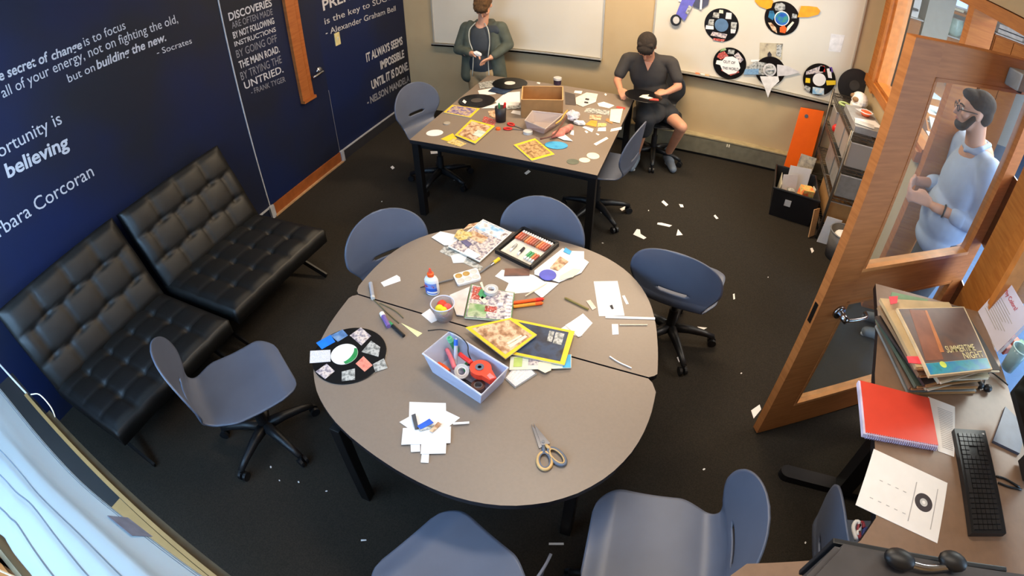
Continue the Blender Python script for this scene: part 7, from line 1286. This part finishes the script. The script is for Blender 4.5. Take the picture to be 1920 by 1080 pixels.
link('body', b_lathe(B(), sp, [(0.045, 0.001), (0.048, 0.01), (0.048, 0.2), (0.042, 0.21)], 24), mat('speaker_violet', (30, 24, 36), 0.5), t, smooth=True); link('top_ring', b_lathe(B(), sp, [(0.044, 0.21), (0.044, 0.216), (0.036, 0.217)], 24), M_grey, t)
bp = cpt(0.5, 0.42); t = thing('water_bottle', 'clear water bottle on the corridor counter', 'bottle', bp)
link('bottle', b_lathe(B(), bp, [(0.04, 0.001), (0.042, 0.02), (0.042, 0.18), (0.016, 0.23), (0.016, 0.25)], 24), glassy('bottle_plastic', (200, 216, 230), 0.5, 0.1), t, smooth=True); link('cap', b_lathe(B(), bp, [(0.018, 0.25), (0.018, 0.275), (0.014, 0.277)], 16), M_lgrey, t); link('label', b_lathe(B(), bp, [(0.0432, 0.09), (0.0434, 0.15), (0.0432, 0.151)], 24), M_blue, t)
lp = cpt(0.45, 0.30); t = thing('laptop', 'open silver laptop on the corridor counter', 'laptop', lp)
bm = B(); b_box(bm, lp + Vector((0, 0, 0.012)), (0.24, 0.33, 0.016), rot=(0, 0, -0.25)); link('base', bm, M_lgrey, t); bm = B(); b_box(bm, lp + Vector((0.15, -0.03, 0.11)), (0.01, 0.33, 0.21), rot=(0, 0.35, -0.25)); link('screen', bm, mat('laptop_lid', (190, 200, 214), 0.3), t)
def printer(x, y, z0, lab, s):
    t = thing('office_printer', lab, 'printer', (x, y, z0)); bm = B(); b_box(bm, (x, y, z0 + 0.12 * s), (0.34 * s, 0.4 * s, 0.24 * s), bev=0.012); link('body', bm, M_white, t)
    bm = B(); b_box(bm, (x, y - 0.23 * s, z0 + 0.1 * s), (0.26 * s, 0.08 * s, 0.03)); link('output_tray', bm, M_black, t); bm = B(); b_box(bm, (x - 0.02, y, z0 + 0.245 * s), (0.2 * s, 0.28 * s, 0.01)); link('scanner_lid', bm, M_grey, t)
def cabinet(label, x0, x1, y0, y1, h, shelves=()):
    t = thing('oak_cabinet', label, 'cabinet', ((x0 + x1) / 2, (y0 + y1) / 2, 0), 'oak cabinets at the far end of the corridor')
    bm = B(); b_box(bm, ((x0 + x1) / 2, (y0 + y1) / 2 + 0.012, h / 2), (x1 - x0, y1 - y0 - 0.024, h)); link('body', bm, M_oak, t)
    for i in (0, 1):
        w = (x1 - x0) / 2; c = x0 + w * (i + 0.5); bm = B(); b_box(bm, (c, y0, h / 2), (w - 0.012, 0.02, h - 0.06)); d = link('cabinet_door', bm, M_gold, t)
        bm = B(); b_box(bm, (c + (0.5 - i) * (w - 0.08), y0 - 0.018, h * 0.62), (0.012, 0.016, 0.1)); link('handle', bm, M_chrome, d)
    bm = B(); b_box(bm, ((x0 + x1) / 2, (y0 + y1) / 2, h + 0.008), (x1 - x0 + 0.03, y1 - y0 + 0.03, 0.016)); link('cabinet_top', bm, M_lgrey, t)
cabinet('oak cabinet under the white printer at the far end of the corridor', 5.5, 5.95, 7.5, 8.0, 1.50); printer(5.70, 7.74, 1.518, 'white office printer on the oak cabinet at the far end of the corridor', 1.1)
cabinet('oak cabinet right of the grey corridor column', 6.38, 6.98, 7.6, 8.0, 1.40); cabinet('oak cabinet under the silver case at the far end of the corridor', 7.05, 7.65, 7.5, 8.0, 1.66)
t = thing('computer_monitor', 'computer with a pale blue screen high on the corridor wall shelf', 'monitor', (6.5, 7.8, 1.76)); bm = B(); b_box(bm, (6.5, 7.8, 1.93), (0.34, 0.04, 0.26), bev=0.005); link('housing', bm, M_lgrey, t)
sc_ = bpy.data.materials.new('lit_screen'); sc_.use_nodes = True; sc_.node_tree.nodes['Principled BSDF'].inputs['Emission Color'].default_value = L3((150, 180, 240)); sc_.node_tree.nodes['Principled BSDF'].inputs['Emission Strength'].default_value = 1.0
bm = B(); b_box(bm, (6.5, 7.777, 1.935), (0.29, 0.006, 0.21)); link('screen', bm, sc_, t); bm = B(); b_box(bm, (6.5, 7.82, 1.78), (0.2, 0.14, 0.035)); link('stand', bm, M_cream, t)
ws = thing('wall_shelf', 'oak wall shelf carrying the pale blue screen', 'shelf', (6.65, 7.9, 1.72)); bm = B(); b_box(bm, (6.65, 7.86, 1.74), (0.58, 0.46, 0.035)); link('board', bm, M_gold, ws)
for x in (6.42, 6.88): bm = B(); b_box(bm, (x, 8.0, 1.66), (0.03, 0.2, 0.12)); link('bracket', bm, M_grey, ws)
vz = (6.52, 7.72, 1.418); t = thing('glass_vase', 'pale green glass vase on the oak cabinet by the corridor column', 'vase', vz); link('vase', b_lathe(B(), vz, [(0.07, 0.0), (0.11, 0.05), (0.12, 0.14), (0.09, 0.22), (0.095, 0.24), (0.085, 0.24)], 28), mat('vase_green', (170, 196, 186), 0.25), t, smooth=True); link('vase_neck_ring', b_lathe(B(), vz, [(0.096, 0.238), (0.10, 0.245), (0.09, 0.25)], 24), M_lgrey, t)
t = thing('silver_case', 'silver case on the tall oak cabinet beyond the doorway', 'case', (7.3, 7.7, 1.677)); bm = B(); b_box(bm, (7.3, 7.7, 1.745), (0.42, 0.3, 0.13), bev=0.02); link('shell', bm, M_lgrey, t); bm = B(); b_box(bm, (7.3, 7.545, 1.745), (0.43, 0.006, 0.012)); link('seam_strip', bm, M_black, t)
t = thing('corridor_bench', 'oak bench along the blue corridor wall', 'bench', (8.5, 2.4, 0)); bm = B(); b_box(bm, (8.6, 2.4, 0.44), (0.5, 2.2, 0.05)); link('seat', bm, M_gold, t)
for y in (1.5, 3.3): bm = B(); b_box(bm, (8.6, y, 0.21), (0.44, 0.06, 0.41)); link('leg', bm, M_gold, t)
t = thing('oak_bookcase', 'tall oak bookcase along the corridor beyond the doorway', 'bookcase', (7.4, 4.05, 0))
for y in (3.75, 4.35): bm = B(); b_box(bm, (7.4, y, 0.95), (0.36, 0.04, 1.9)); link('side_panel', bm, M_oak, t)
for z in (0.06, 0.65, 1.25, 1.88): bm = B(); b_box(bm, (7.4, 4.05, z), (0.36, 0.56, 0.04)); link('shelf', bm, M_oak, t)
bm = B(); b_box(bm, (7.57, 4.05, 0.95), (0.02, 0.56, 1.88)); link('back_panel', bm, M_gold, t)
